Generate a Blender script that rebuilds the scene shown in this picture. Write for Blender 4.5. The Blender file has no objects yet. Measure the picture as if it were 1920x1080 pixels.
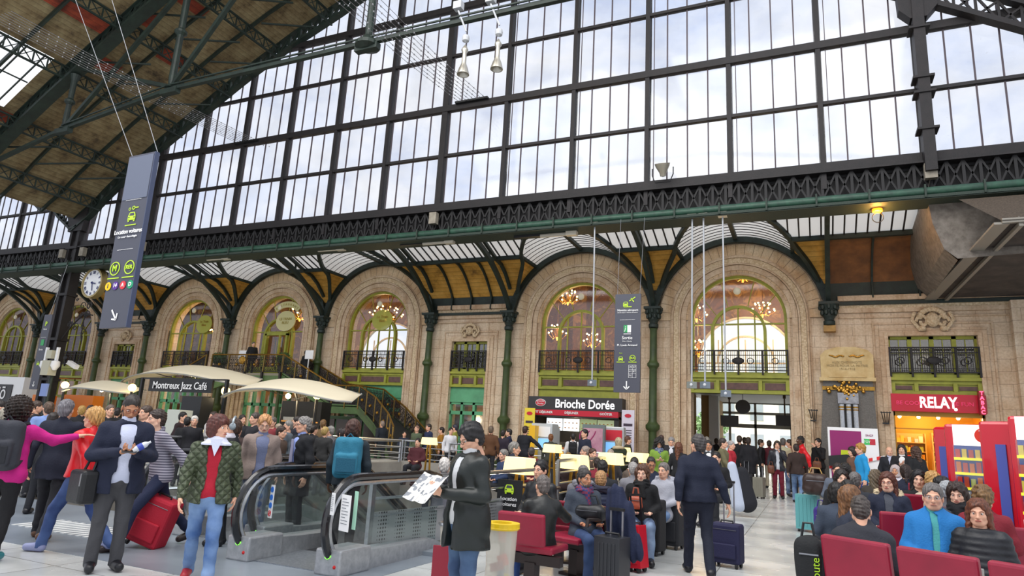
import bpy, math, random
import numpy as np
from mathutils import Vector, Matrix
random.seed(7); RS=np.random.RandomState(7)
sc=bpy.context.scene; COL=sc.collection; pi=math.pi
# ---------------------------------------------------------------- camera
CF,CYAW,CPIT,CROL,CH=1242.1,-.429135,.221828,-.0568216,1.55
_f=np.array([math.sin(CYAW)*math.cos(CPIT),math.cos(CYAW)*math.cos(CPIT),math.sin(CPIT)])
_r=np.array([math.cos(CYAW),-math.sin(CYAW),0.]); _d=-np.cross(_r,_f)
_c,_s=math.cos(CROL),math.sin(CROL); _r,_d=_c*_r+_s*_d,-_s*_r+_c*_d
cam=bpy.data.cameras.new('camera'); camo=bpy.data.objects.new('camera',cam); COL.objects.link(camo)
camo.matrix_world=Matrix(((_r[0],-_d[0],-_f[0],0),(_r[1],-_d[1],-_f[1],0),(_r[2],-_d[2],-_f[2],CH),(0,0,0,1)))
cam.sensor_width=36; cam.lens=CF/1920*36; cam.clip_end=400; cam.clip_start=.1
sc.camera=camo
def ray(x,y): return (x-960)/CF*_r+(y-540)/CF*_d+_f
def PY(x,y,Y):
    r=ray(x,y); p=r*(Y/r[1]); return Vector((p[0],p[1],p[2]+CH))
def PZ(x,y,Z=0):
    r=ray(x,y); p=r*((Z-CH)/r[2]); return Vector((p[0],p[1],Z))
def G(Y): return .2*min(1.,max(0.,(Y-8)/16.))   # the concourse floor rises gently towards the facade
def PG(x,y):
    z=0.
    for _ in range(30): p=PZ(x,y,z); z=G(p.y)
    return Vector((p.x,p.y,z))
def PD(x,y,D):
    p=ray(x,y)*D; return Vector((p[0],p[1],p[2]+CH))
# ---------------------------------------------------------------- world, exposure
sc.view_settings.view_transform='Standard'; sc.view_settings.look='None'; sc.view_settings.gamma=1; sc.view_settings.use_curve_mapping=False
sc.view_settings.exposure=0.72
try:
    sc.cycles.use_denoising=True; sc.cycles.max_bounces=8; sc.cycles.transparent_max_bounces=24; sc.cycles.diffuse_bounces=4
    sc.cycles.caustics_reflective=False; sc.cycles.caustics_refractive=False; sc.cycles.sample_clamp_indirect=6
except Exception: pass
W=bpy.data.worlds.new('sky'); sc.world=W; W.use_nodes=True; nt=W.node_tree; nt.nodes.clear()
def nn(nt,t,**k):
    n=nt.nodes.new(t)
    for a,b in k.items():
        if a.startswith('i_'):
            key=a[2:]; key=int(key) if key.isdigit() else key.replace('_',' ')
            n.inputs[key].default_value=b
        else: setattr(n,a,b)
    return n
def ramp(nt,src,stops,interp='LINEAR'):
    r=nn(nt,'ShaderNodeValToRGB'); r.color_ramp.interpolation=interp; e=r.color_ramp.elements
    while len(e)<len(stops): e.new(.5)
    for k,(p,c) in enumerate(stops): e[k].position=p; e[k].color=(*c,1) if len(c)==3 else c
    nt.links.new(src,r.inputs[0]); return r.outputs[0]
tc=nn(nt,'ShaderNodeTexCoord'); mp=nn(nt,'ShaderNodeMapping'); mp.inputs['Scale'].default_value=(1.6,1.6,3.2)
nt.links.new(tc.outputs['Generated'],mp.inputs[0])
ns=nn(nt,'ShaderNodeTexNoise',i_Scale=2.3,i_Detail=6.,i_Roughness=.62,i_Distortion=.4); nt.links.new(mp.outputs[0],ns.inputs['Vector'])
cl=ramp(nt,ns.outputs['Fac'],[(.34,(.66,.74,.94)),(.48,(.86,.90,1.0)),(.60,(1.,1.,1.02)),(.8,(1.1,1.1,1.1))])
bg=nn(nt,'ShaderNodeBackground',i_Strength=1.); nt.links.new(cl,bg.inputs[0])
ow=nn(nt,'ShaderNodeOutputWorld'); nt.links.new(bg.outputs[0],ow.inputs[0])
bg.inputs['Strength'].default_value=.68
def light(name,typ,loc,energy,color=(1,1,1),**k):
    l=bpy.data.lights.new(name,typ); l.energy=energy; l.color=color
    rot=k.pop('rot',None)
    for a,b in k.items(): setattr(l,a,b)
    o=bpy.data.objects.new(name,l); o.location=loc; COL.objects.link(o)
    if rot: o.rotation_euler=rot
    return o
# area lamps added to brighten the street outside and fill the hall like ridge daylight
light('street_fill','AREA',(-2,47,10.5),2600,(1,.99,.96),shape='RECTANGLE',size=26,size_y=8,rot=(math.radians(25),0,0))
light('ridge_daylight_fill','AREA',(-8,4,19),3000,(1,.97,.93),shape='RECTANGLE',size=26,size_y=14,rot=(math.radians(38),0,0))
# ---------------------------------------------------------------- helpers
def lin(c):
    if isinstance(c,str): c=tuple(int(c[i:i+2],16) for i in (0,2,4))
    return tuple(((v/255)/12.92 if v/255<=.04045 else ((v/255+.055)/1.055)**2.4) for v in c)
_M={}
def mat(name,col='888888',rough=.6,metal=0.,noise=None,scale=4.,bump=0.,bscale=30.,spec=.5,emit=None,estr=0.,alpha=1.,sheen=0.,coat=0.,wave=None):
    if name in _M: return _M[name]
    m=bpy.data.materials.new(name); m.use_nodes=True; nt=m.node_tree; b=nt.nodes['Principled BSDF']; L=nt.links.new
    c=lin(col); b.inputs['Base Color'].default_value=(*c,1); b.inputs['Roughness'].default_value=rough; b.inputs['Metallic'].default_value=metal
    b.inputs['Specular IOR Level'].default_value=spec
    if coat: b.inputs['Coat Weight'].default_value=coat
    if sheen: b.inputs['Sheen Weight'].default_value=sheen
    if emit: b.inputs['Emission Color'].default_value=(*lin(emit),1); b.inputs['Emission Strength'].default_value=estr
    if alpha<1: b.inputs['Alpha'].default_value=alpha
    tcn=nn(nt,'ShaderNodeTexCoord')
    if noise:
        n=nn(nt,'ShaderNodeTexNoise',i_Scale=scale,i_Detail=5.,i_Roughness=.6); L(tcn.outputs['Object'],n.inputs['Vector'])
        o=ramp(nt,n.outputs['Fac'],[(.3,lin(noise)),(.7,c)]); L(o,b.inputs['Base Color'])
    if bump:
        n=nn(nt,'ShaderNodeTexNoise',i_Scale=bscale,i_Detail=4.); L(tcn.outputs['Object'],n.inputs['Vector'])
        bp=nn(nt,'ShaderNodeBump',i_Strength=bump,i_Distance=.02); L(n.outputs['Fac'],bp.inputs['Height']); L(bp.outputs[0],b.inputs['Normal'])
    m.diffuse_color=(*c,1); _M[name]=m; return m
class MB:
    def __init__(s): s.v=[]; s.f=[]; s.m=[]; s.cm=0
    def add(s,vs,fs):
        o=len(s.v); s.v.extend([tuple(v) for v in vs]); s.f.extend([tuple(i+o for i in f) for f in fs]); s.m.extend([s.cm]*len(fs)); return s
    def mi(s,i): s.cm=i; return s
    def box(s,x0,y0,z0,x1,y1,z1,T=None):
        vs=[(x,y,z) for z in (z0,z1) for y in (y0,y1) for x in (x0,x1)]
        if T is not None: vs=[T@Vector(v) for v in vs]
        return s.add(vs,[(0,2,3,1),(4,5,7,6),(0,1,5,4),(2,6,7,3),(0,4,6,2),(1,3,7,5)])
    def bar(s,p,q,w,h=None,up=(0,0,1)):
        p=Vector(p);q=Vector(q);h=h or w;d=(q-p)
        if d.length<1e-6: return s
        d.normalize();u=Vector(up)
        if abs(d.dot(u))>.98: u=Vector((0,1,0))
        a=d.cross(u).normalized();b=a.cross(d)
        vs=[c+a*(w/2*i)+b*(h/2*j) for c in (p,q) for j in (-1,1) for i in (-1,1)]
        return s.add(vs,[(0,2,3,1),(4,5,7,6),(0,1,5,4),(2,6,7,3),(0,4,6,2),(1,3,7,5)])
    def tube(s,pts,r,n=8,cap=True,closed=False):
        P=[Vector(p) for p in pts];N=len(P);R=r if hasattr(r,'__len__') else [r]*N
        vs=[];fs=[];prev=None
        for i,p in enumerate(P):
            if closed: t=P[(i+1)%N]-P[i-1]
            else: t=P[min(i+1,N-1)]-P[max(i-1,0)]
            t.normalize()
            if prev is None:
                u=Vector((0,0,1)) if abs(t.z)<.9 else Vector((1,0,0)); a=t.cross(u).normalized()
            else:
                a=(prev-t*prev.dot(t)); a=a.normalized() if a.length>1e-6 else t.orthogonal().normalized()
            prev=a;b=t.cross(a)
            for k in range(n):
                an=2*pi*k/n;vs.append(p+(a*math.cos(an)+b*math.sin(an))*R[i])
        for i in range(N if closed else N-1):
            j=(i+1)%N
            for k in range(n): fs.append((i*n+k,i*n+(k+1)%n,j*n+(k+1)%n,j*n+k))
        if cap and not closed: fs.append(tuple(range(n))[::-1]);fs.append(tuple((N-1)*n+k for k in range(n)))
        return s.add(vs,fs)
    def lathe(s,prof,c=(0,0,0),n=16,T=None):
        vs=[];fs=[];m=len(prof)
        for k in range(n):
            a=2*pi*k/n
            for r,z in prof:
                v=Vector((c[0]+r*math.cos(a),c[1]+r*math.sin(a),c[2]+z)); vs.append(T@v if T is not None else v)
        for k in range(n):
            for i in range(m-1): fs.append((k*m+i,((k+1)%n)*m+i,((k+1)%n)*m+i+1,k*m+i+1))
        if prof[0][0]>1e-4: fs.append(tuple(k*m for k in range(n))[::-1])
        if prof[-1][0]>1e-4: fs.append(tuple(k*m+m-1 for k in range(n)))
        return s.add(vs,fs)
    def prism(s,poly,y0,y1,T=None):   # poly in XZ, extruded in Y
        n=len(poly);vs=[Vector((x,y0,z)) for x,z in poly]+[Vector((x,y1,z)) for x,z in poly]
        if T is not None: vs=[T@v for v in vs]
        return s.add(vs,[tuple(range(n)),tuple(range(n,2*n))[::-1]]+[(i,i+n,(i+1)%n+n,(i+1)%n) for i in range(n)])
    def ring(s,c,ri,ro,y0,y1,a0=0,a1=2*pi,n=24,close=True):  # ring segment in XZ
        full=abs(a1-a0-2*pi)<1e-6;m=n if full else n+1;vs=[];fs=[]
        for k in range(m):
            a=a0+(a1-a0)*k/n
            for r,y in ((ri,y0),(ro,y0),(ro,y1),(ri,y1)): vs.append((c[0]+r*math.cos(a),y,c[1]+r*math.sin(a)))
        for k in range(n):
            j=(k+1)%m
            for i in range(4): fs.append((k*4+i,k*4+(i+1)%4,j*4+(i+1)%4,j*4+i))
        if not full: fs.append((0,3,2,1)); fs.append(tuple(4*(m-1)+i for i in range(4)))
        return s.add(vs,fs)
    def sphere(s,c,r,n=10,T=None,sc3=(1,1,1)):
        m=max(4,n//2+1);pr=[(math.sin(pi*i/m),-math.cos(pi*i/m)) for i in range(m+1)]
        vs=[Vector((c[0],c[1],c[2]-r*sc3[2]))];fs=[]
        for i in range(1,m):
            for k in range(n):
                a=2*pi*k/n;vs.append(Vector((c[0]+r*sc3[0]*pr[i][0]*math.cos(a),c[1]+r*sc3[1]*pr[i][0]*math.sin(a),c[2]+r*sc3[2]*pr[i][1])))
        vs.append(Vector((c[0],c[1],c[2]+r*sc3[2])))
        for k in range(n): fs.append((0,1+(k+1)%n,1+k))
        for i in range(m-2):
            for k in range(n): fs.append((1+i*n+k,1+i*n+(k+1)%n,1+(i+1)*n+(k+1)%n,1+(i+1)*n+k))
        l=len(vs)-1
        for k in range(n): fs.append((l,1+(m-2)*n+k,1+(m-2)*n+(k+1)%n))
        if T is not None: vs=[T@v for v in vs]
        return s.add(vs,fs)
    def build(s,name,mats,parent=None,smooth=False,loc=None,rotz=0,bevel=0.,**props):
        me=bpy.data.meshes.new(name); me.from_pydata(s.v,[],s.f)
        if not isinstance(mats,(list,tuple)): mats=[mats]
        for m in mats: me.materials.append(m)
        if len(mats)>1: me.polygons.foreach_set('material_index',s.m)
        if smooth: me.polygons.foreach_set('use_smooth',[True]*len(me.polygons))
        me.update()
        o=bpy.data.objects.new(name,me); COL.objects.link(o)
        if parent: o.parent=parent
        if loc is not None: o.location=loc
        if rotz: o.rotation_euler=(0,0,rotz)
        if bevel:
            b=o.modifiers.new('bevel','BEVEL'); b.width=bevel; b.segments=2; b.limit_method='ANGLE'
        if smooth and s.f:
            try: me.set_sharp_from_angle(angle=math.radians(40))
            except Exception: pass
        for k,v in props.items(): o[k]=v
        return o
def struct(o): o['kind']='structure'; return o
def thing(name,label,cat,loc=(0,0,0),rotz=0,group=None):
    o=bpy.data.objects.new(name,None); COL.objects.link(o); o.location=loc; o.rotation_euler=(0,0,rotz); o.empty_display_size=.2
    o['label']=label;o['category']=cat
    if group:o['group']=group
    return o
def tag(o,label,cat,group=None):
    o['label']=label;o['category']=cat
    if group:o['group']=group
    return o
KIDS={}
def dup(root,loc=None,rotz=None,label=None,parent=None):
    r=root.copy();COL.objects.link(r)
    if parent is not None:r.parent=parent
    if loc is not None:r.location=loc
    if rotz is not None:r.rotation_euler=(0,0,rotz)
    if label:r['label']=label
    for ch in list(root.children):dup(ch,parent=r)
    return r
def text(s,size,mt,name='lettering',parent=None,loc=(0,0,0),rot=(pi/2,0,0),align='CENTER',bold=0.,ext=.004,sx=1.):
    c=bpy.data.curves.new(name,'FONT');c.body=s;c.size=size;c.align_x=align;c.align_y='CENTER';c.extrude=ext;c.offset=bold;c.resolution_u=3
    t=bpy.data.objects.new(name,c);COL.objects.link(t)
    dg=bpy.context.evaluated_depsgraph_get();me=bpy.data.meshes.new_from_object(t.evaluated_get(dg))
    bpy.data.objects.remove(t);o=bpy.data.objects.new(name,me);COL.objects.link(o);me.materials.clear();me.materials.append(mt)
    o.rotation_euler=rot;o.location=loc;o.scale=(sx,1,1)
    if parent:o.parent=parent
    return o
# ---------------------------------------------------------------- materials
def stone(name,c1,c2,joint,bw=.85,bh=.42,radial=0):
    m=bpy.data.materials.new(name);m.use_nodes=True;nt=m.node_tree;L=nt.links.new;b=nt.nodes['Principled BSDF'];b.inputs['Roughness'].default_value=.8
    b.inputs['Specular IOR Level'].default_value=.25
    t=nn(nt,'ShaderNodeTexCoord')
    n=nn(nt,'ShaderNodeTexNoise',i_Scale=.9,i_Detail=8.,i_Roughness=.65);L(t.outputs['Object'],n.inputs['Vector'])
    base=ramp(nt,n.outputs['Fac'],[(.3,lin(c2)),(.68,lin(c1))])
    n2=nn(nt,'ShaderNodeTexNoise',i_Scale=14.,i_Detail=6.);L(t.outputs['Object'],n2.inputs['Vector'])
    mx=nn(nt,'ShaderNodeMixRGB',blend_type='MULTIPLY',i_0=.5);L(base,mx.inputs[1]);L(ramp(nt,n2.outputs['Fac'],[(.35,(.7,.66,.6)),(.6,(1,1,1))]),mx.inputs[2])
    # rain streaks: noise stretched along the height
    mp=nn(nt,'ShaderNodeMapping');mp.inputs['Scale'].default_value=(2.2,2.2,.12);L(t.outputs['Object'],mp.inputs[0])
    n3=nn(nt,'ShaderNodeTexNoise',i_Scale=1.4,i_Detail=6.,i_Roughness=.7);L(mp.outputs[0],n3.inputs['Vector'])
    mx2=nn(nt,'ShaderNodeMixRGB',blend_type='MULTIPLY',i_0=.75);L(mx.outputs[0],mx2.inputs[1]);L(ramp(nt,n3.outputs['Fac'],[(.34,(.74,.66,.58)),(.52,(1,1,1))]),mx2.inputs[2])
    if radial:
        sp=nn(nt,'ShaderNodeSeparateXYZ');L(t.outputs['Object'],sp.inputs[0])
        at=nn(nt,'ShaderNodeMath',operation='ARCTAN2');L(sp.outputs['Z'],at.inputs[0]);L(sp.outputs['X'],at.inputs[1])
        mu=nn(nt,'ShaderNodeMath',operation='MULTIPLY',i_1=radial/pi);L(at.outputs[0],mu.inputs[0])
        fr=nn(nt,'ShaderNodeMath',operation='FRACT');L(mu.outputs[0],fr.inputs[0])
        f=nn(nt,'ShaderNodeMath',operation='LESS_THAN',i_1=.075);L(fr.outputs[0],f.inputs[0]);fac=f.outputs[0]
    else:
        sp=nn(nt,'ShaderNodeSeparateXYZ');L(t.outputs['Object'],sp.inputs[0]);cb=nn(nt,'ShaderNodeCombineXYZ')
        ad=nn(nt,'ShaderNodeMath',operation='ADD');L(sp.outputs['X'],ad.inputs[0]);L(sp.outputs['Y'],ad.inputs[1])
        L(ad.outputs[0],cb.inputs['X']);L(sp.outputs['Z'],cb.inputs['Y'])
        br=nn(nt,'ShaderNodeTexBrick');L(cb.outputs[0],br.inputs['Vector']);br.inputs['Scale'].default_value=1;br.inputs['Mortar Size'].default_value=.008;br.inputs['Brick Width'].default_value=bw;br.inputs['Row Height'].default_value=bh
        br.inputs['Color1'].default_value=(0,0,0,1);br.inputs['Color2'].default_value=(.0,.0,.0,1);br.inputs['Mortar'].default_value=(1,1,1,1);br.inputs['Mortar Smooth'].default_value=.2
        fac=br.outputs['Fac']
    mj=nn(nt,'ShaderNodeMixRGB',blend_type='MIX');L(mx2.outputs[0],mj.inputs[1]);mj.inputs[2].default_value=(*lin(joint),1)
    sc_=nn(nt,'ShaderNodeMath',operation='MULTIPLY',i_1=.6);L(fac,sc_.inputs[0]);L(sc_.outputs[0],mj.inputs[0])
    L(mj.outputs[0],b.inputs['Base Color'])
    bp=nn(nt,'ShaderNodeBump',i_Strength=.35,i_Distance=.02);L(n2.outputs['Fac'],bp.inputs['Height']);L(bp.outputs[0],b.inputs['Normal'])
    return m
STONE=stone('pale limestone blocks','E5D5BE','C9AE90','6E5A46')
STONEV=stone('limestone voussoirs','E2CCAC','C8A47C','5A4836',radial=26)
STONET=stone('moulded limestone','DFCBB0','B99A7C','77614C',bw=4,bh=.55)
def carved(name,c1,c2,scale=7):
    m=bpy.data.materials.new(name);m.use_nodes=True;nt=m.node_tree;L=nt.links.new;b=nt.nodes['Principled BSDF'];b.inputs['Roughness'].default_value=.8
    t=nn(nt,'ShaderNodeTexCoord');v=nn(nt,'ShaderNodeTexVoronoi',i_Scale=float(scale));v.feature='SMOOTH_F1';L(t.outputs['Object'],v.inputs['Vector'])
    L(ramp(nt,v.outputs['Distance'],[(.15,lin(c1)),(.6,lin(c2))]),b.inputs['Base Color'])
    bp=nn(nt,'ShaderNodeBump',i_Strength=.6,i_Distance=.03,invert=True);L(v.outputs['Distance'],bp.inputs['Height']);L(bp.outputs[0],b.inputs['Normal']);return m
CARVED=carved('carved limestone frieze','DCC8A8','BCA482',16)
IRON=mat('dark green painted iron','26352E',.55,.1,noise='1A2320',scale=3.,bump=.2)
IRON2=mat('olive green column paint','43552A',.5,.0,noise='2C3A1C',scale=2.5,bump=.15)
IRONB=mat('brown black riveted iron','241F20',.6,.1,noise='191819',scale=5.,bump=.3)
PIPE=mat('sea green gutter paint','2F5643',.45,.1,noise='223D32',scale=6.)
LIME=mat('lime green woodwork','A0A236',.5,noise='878A2C',scale=3.)
TEAL=mat('mint green shopfront paint','5FA97C',.5,noise='4F9069',scale=2.)
GOLD=mat('gilded brass','B58A3A',.32,.85,noise='7A5A25',scale=9.)
BLACK=mat('black painted metal','17181A',.5)
CHROME=mat('brushed stainless steel','B9BBBD',.28,.9,noise='A2A4A8',scale=20.)
DGREY=mat('dark grey sign panel','3A3C44',.5)
WHITE=mat('white paint','EDEDED',.5)
def planks(name,c1,c2,scale,axis='X',dirt='3A2F22'):
    m=bpy.data.materials.new(name);m.use_nodes=True;nt=m.node_tree;L=nt.links.new;b=nt.nodes['Principled BSDF'];b.inputs['Roughness'].default_value=.75
    t=nn(nt,'ShaderNodeTexCoord');w=nn(nt,'ShaderNodeTexWave',i_Scale=scale,i_Distortion=.0);w.bands_direction=axis;w.wave_profile='SAW';L(t.outputs['Object'],w.inputs['Vector'])
    n=nn(nt,'ShaderNodeTexNoise',i_Scale=1.3,i_Detail=8.,i_Roughness=.7);L(t.outputs['Object'],n.inputs['Vector'])
    base=ramp(nt,n.outputs['Fac'],[(.28,lin(dirt)),(.45,lin(c2)),(.65,lin(c1))])
    mx=nn(nt,'ShaderNodeMixRGB',blend_type='MULTIPLY',i_0=1.);L(base,mx.inputs[1]);L(ramp(nt,w.outputs['Fac'],[(.0,(.3,.3,.3)),(.12,(1,1,1)),(1.,(.85,.85,.85))]),mx.inputs[2]);L(mx.outputs[0],b.inputs['Base Color'])
    return m
WOODC=planks('ochre boarded ceiling','DDAA52','C4913A',2.2,'Z','5E421C')
WOODR=planks('dusty boarded roof lining','9A8C68','7C6A4A',1.6,'X','33291F')
WOODRED=planks('red oxide boarding','A5472A','7E3220',1.6,'X','3A1B12')
def glassmat(name,tint=(.93,.95,1.),mixd=.12,dirt=True,streak=False,gloss=.04,tl=(.75,.76,.78)):
    m=bpy.data.materials.new(name);m.use_nodes=True;nt=m.node_tree;L=nt.links.new;nt.nodes.remove(nt.nodes['Principled BSDF']);out=nt.nodes['Material Output']
    t=nn(nt,'ShaderNodeTexCoord');tr=nn(nt,'ShaderNodeBsdfTransparent');tr.inputs[0].default_value=(*tint,1)
    tn_=nn(nt,'ShaderNodeBsdfTranslucent');tn_.inputs[0].default_value=(*tl,1)
    gl=nn(nt,'ShaderNodeBsdfGlossy',i_Roughness=.08);gl.inputs[0].default_value=(1,1,1,1)
    m1=nn(nt,'ShaderNodeMixShader');L(tr.outputs[0],m1.inputs[1]);L(tn_.outputs[0],m1.inputs[2]);m1.inputs[0].default_value=mixd
    if dirt:
        n=nn(nt,'ShaderNodeTexNoise',i_Scale=9.,i_Detail=3.,i_Roughness=.8);L(t.outputs['Object'],n.inputs['Vector'])
        a=ramp(nt,n.outputs['Fac'],[(.66,(mixd,)*3),(.72,(max(.55,mixd),)*3)]);L(a,m1.inputs[0])
        dd=nn(nt,'ShaderNodeTexNoise',i_Scale=.5,i_Detail=5.);L(t.outputs['Object'],dd.inputs['Vector'])
        L(ramp(nt,dd.outputs['Fac'],[(.35,tuple(v*.86 for v in tint)),(.6,tint)]),tr.inputs[0])
    m2=nn(nt,'ShaderNodeMixShader',i_0=gloss);L(m1.outputs[0],m2.inputs[1]);L(gl.outputs[0],m2.inputs[2]);L(m2.outputs[0],out.inputs[0]);return m
GLASSW=glassmat('wired translucent window glass',(.93,.95,.99),.1)
GLASSC=glassmat('grimy canopy glass',(.97,.96,.88),.72,tl=(.93,.92,.86))
GLASSD=glassmat('clear shop glass',(.95,.97,.96),.0,False,gloss=.07)
GLASSF=glassmat('facade window glass',(.95,.93,.88),.0,False,gloss=.10)
# ================================================================ HALL GEOMETRY (metres; facade at Y=27, glazed gable at Y=22)
FY=27.0; B=6.49; N_=4.086; X0=-12.26
CX=[X0+2*B,X0+B,X0,X0-N_,X0-N_-B,X0-N_-2*B,X0-N_-3*B,X0-2*N_-3*B,X0-2*N_-4*B,X0-2*N_-5*B]
ARC=[X0+1.5*B,X0+.5*B,X0-N_-.5*B,X0-N_-1.5*B,X0-N_-2.5*B,X0-2*N_-3.5*B,X0-2*N_-4.5*B]
NAR=[X0-.5*N_,X0-1.5*N_-3*B]
AW,SP=1.80,6.58
def bx(name,a,m,parent=None,**k): return MB().box(*a).build(name,m,parent,**k)
# ---- floor with the stairwell / escalator opening
EO=[PZ(x,y,0) for x,y in((0,1),)] if 0 else None
def tilefloor():
    m=bpy.data.materials.new('polished pale floor tiles');m.use_nodes=True;nt=m.node_tree;L=nt.links.new;b=nt.nodes['Principled BSDF']
    t=nn(nt,'ShaderNodeTexCoord');br=nn(nt,'ShaderNodeTexBrick');L(t.outputs['Object'],br.inputs['Vector']);br.offset=0
    br.inputs['Scale'].default_value=1;br.inputs['Mortar Size'].default_value=.007;br.inputs['Brick Width'].default_value=1.2;br.inputs['Row Height'].default_value=1.2
    br.inputs['Color1'].default_value=(*lin('D4D6D3'),1);br.inputs['Color2'].default_value=(*lin('C6C9C7'),1);br.inputs['Mortar'].default_value=(*lin('83827D'),1)
    n=nn(nt,'ShaderNodeTexNoise',i_Scale=1.3,i_Detail=7.);L(t.outputs['Object'],n.inputs['Vector'])
    mx=nn(nt,'ShaderNodeMixRGB',blend_type='MULTIPLY',i_0=.6);L(br.outputs['Color'],mx.inputs[1]);L(ramp(nt,n.outputs['Fac'],[(.35,(.72,.72,.72)),(.65,(1,1,1))]),mx.inputs[2]);L(mx.outputs[0],b.inputs['Base Color'])
    L(ramp(nt,n.outputs['Fac'],[(.3,(.16,)*3),(.7,(.34,)*3)]),b.inputs['Roughness']);return m
TILE=tilefloor()
GREYT=mat('blue grey stone paving','8B939B',.3,noise='747D87',scale=1.2)
# opening of the stairwell (escalators go down along +X): corners in plan
OP=dict(x0=-13.2,x1=-4.7,y0=7.9,y1=20.4)
F=MB();far=52
xs=[-60,OP['x0'],OP['x1'],22];ys=[-6,OP['y0'],8,OP['y1'],24,40,60]
for i in range(3):
    for j in range(6):
        if i==1 and j in(1,2):continue
        F.add([(x,y,G(y)) for x,y in((xs[i],ys[j]),(xs[i+1],ys[j]),(xs[i+1],ys[j+1]),(xs[i],ys[j+1]))],[(0,1,2,3)])
struct(F.build('floor',TILE))
struct(MB().box(-13.2,5.25,.0,-4.35,7.9,.004).box(-4.7,7.9,.0,-4.35,12,.055).build('floor',GREYT))
# ---- facade wall
WT=.7
w=MB();z1=10.6
def wallrect(m,x0,x1,za,zb): m.box(x0,FY,za,x1,FY+WT,zb)
for c in ARC:
    wallrect(w,c-B/2,c-AW,0,SP);wallrect(w,c+AW,c+B/2,0,SP)
    K=28;vs=[];fs=[]
    for k in range(K+1):
        a=pi*k/K;x=AW*math.cos(a);z=SP+AW*math.sin(a);X=B/2*max(-1,min(1,math.cos(a)*1.45))
        for y in (FY,FY+WT): vs+= [(c+x,y,z),(c+X,y,z1 if abs(math.cos(a)*1.45)<1 else max(z,SP+ (z1-SP)*math.sin(a)/math.sin(math.acos(1/1.45)) if 1 else z))]
    for k in range(K):
        o=k*4
        fs+=[(o,o+4,o+5,o+1),(o+2,o+3,o+7,o+6),(o,o+2,o+6,o+4)]
    w.add(vs,fs)
NW=.92
for c in NAR:
    wallrect(w,c-N_/2,c-NW,0,z1);wallrect(w,c+NW,c+N_/2,0,z1);wallrect(w,c-NW,c+NW,5.78,z1)
RX0,RX1=2.6,5.28
wallrect(w,CX[0],RX0,0,z1);wallrect(w,RX1,24,0,z1);wallrect(w,RX0,RX1,5.85,z1);wallrect(w,-60,CX[-1],0,z1)
struct(w.build('wall_back',STONE))
# archivolts and mouldings
def sweep_arch(m,c,r,dr,y0,y1,zb,n=28):
    m.ring((c,SP),r,r+dr,y0,y1,0,pi,n);m.box(c-r-dr,y0,zb,c-r,y1,SP);m.box(c+r,y0,zb,c+r+dr,y1,SP)
tn=[0]
def trim(mb,mt,**k):
    tn[0]+=1;o=struct(mb.build('trim_%d'%tn[0],mt,**k));return o
first=None
for c in ARC:
    mm=MB()
    for r,dr,y in ((1.80,.10,FY-.04),(1.98,.20,FY-.10),(2.20,.06,FY-.16),(2.48,.07,FY-.17),(2.56,.05,FY-.10),):
        o=MB
        mm.ring((0,SP-SP),r,r+dr,y-FY,.1,0,pi,30);mm.box(-r-dr,y-FY,-SP+1.2,-r,.1,0);mm.box(r,y-FY,-SP+1.2,r+dr,.1,0)
    mm.box(-2.72,-.22,-SP,-1.8,.05,-SP+1.15);mm.box(1.8,-.22,-SP,2.72,.05,-SP+1.15);mm.box(-2.78,-.27,-SP+1.1,-1.8,.05,-SP+1.25);mm.box(1.8,-.27,-SP+1.1,2.78,.05,-SP+1.25)
    if first is None:
        first=mm.build('trim_1',STONET)
        a=first
        band=MB().ring((0,0),2.27,2.47,-.13,.1,0,pi,40).box(-2.47,-.13,-SP+1.25,-2.27,.1,0).box(2.27,-.13,-SP+1.25,2.47,.1,0).build('carved_band',CARVED,a)
        vou=MB().ring((0,0),2.6,3.06,-.07,.05,0,pi,40).build('voussoir_ring',STONEV,a)
        vo2=MB().ring((0,0),1.9,2.2,-.055,.05,0,pi,40).build('inner_voussoir_ring',STONEV,a)
        struct(a);a.location=(c,FY,SP);tn[0]=1
    else:
        a=dup(first,loc=(c,FY,SP));tn[0]+=1;a.name='trim_%d'%tn[0]
# cornices with frieze on flat bays
for (x0,x1,zc) in [(c-N_/2+.25,c+N_/2-.25,6.85) for c in NAR]+[(CX[0]+.32,14,6.72)]:
    m=MB().box(x0,FY-.12,zc,x1,FY,zc+.16).box(x0,FY-.22,zc+.42,x1,FY,zc+.62).box(x0,FY-.08,zc-.2,x1,FY,zc-.14)
    a=trim(m,STONET);MB().box(x0,FY-.1,zc+.16,x1,FY,zc+.42).build('carved_frieze',CARVED,a)
# window surrounds on flat bays and mask heads
def mask(loc,parent,s=1.):
    m=MB();m.sphere((0,-.1,0),.17*s,12,sc3=(1,.8,1.25));m.sphere((0,-.22,-.03),.05*s,8,sc3=(1,1,1.3))
    for k in range(10):
        a=pi*(.05+.9*k/9);m.sphere((.30*s*math.cos(a),-.05,.06+.26*s*math.sin(a)),.085*s,8)
    for sx in(-1,1):
        pts=[(sx*(.24+.16*math.cos(t)*(1-t/9))*s,-.07,(-.05+.2*math.sin(t)*(1-t/9))*s) for t in np.linspace(0,6.5,16)]
        m.tube(pts,.045*s,6);m.sphere((sx*.06*s,-.22,.04*s),.03*s,6);m.sphere((sx*.25*s,-.06,-.24*s),.09*s,8);m.tube([(sx*.42*s,-.05,.22*s),(sx*.5*s,-.05,0),(sx*.3*s,-.05,-.3*s)],.05*s,6)
    m.tube([(-.07*s,-.2,-.13*s),(0,-.23,-.15*s),(.07*s,-.2,-.13*s)],.02*s,6)
    return m.build('mask_head',CARVED,parent,smooth=True,loc=loc)
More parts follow.
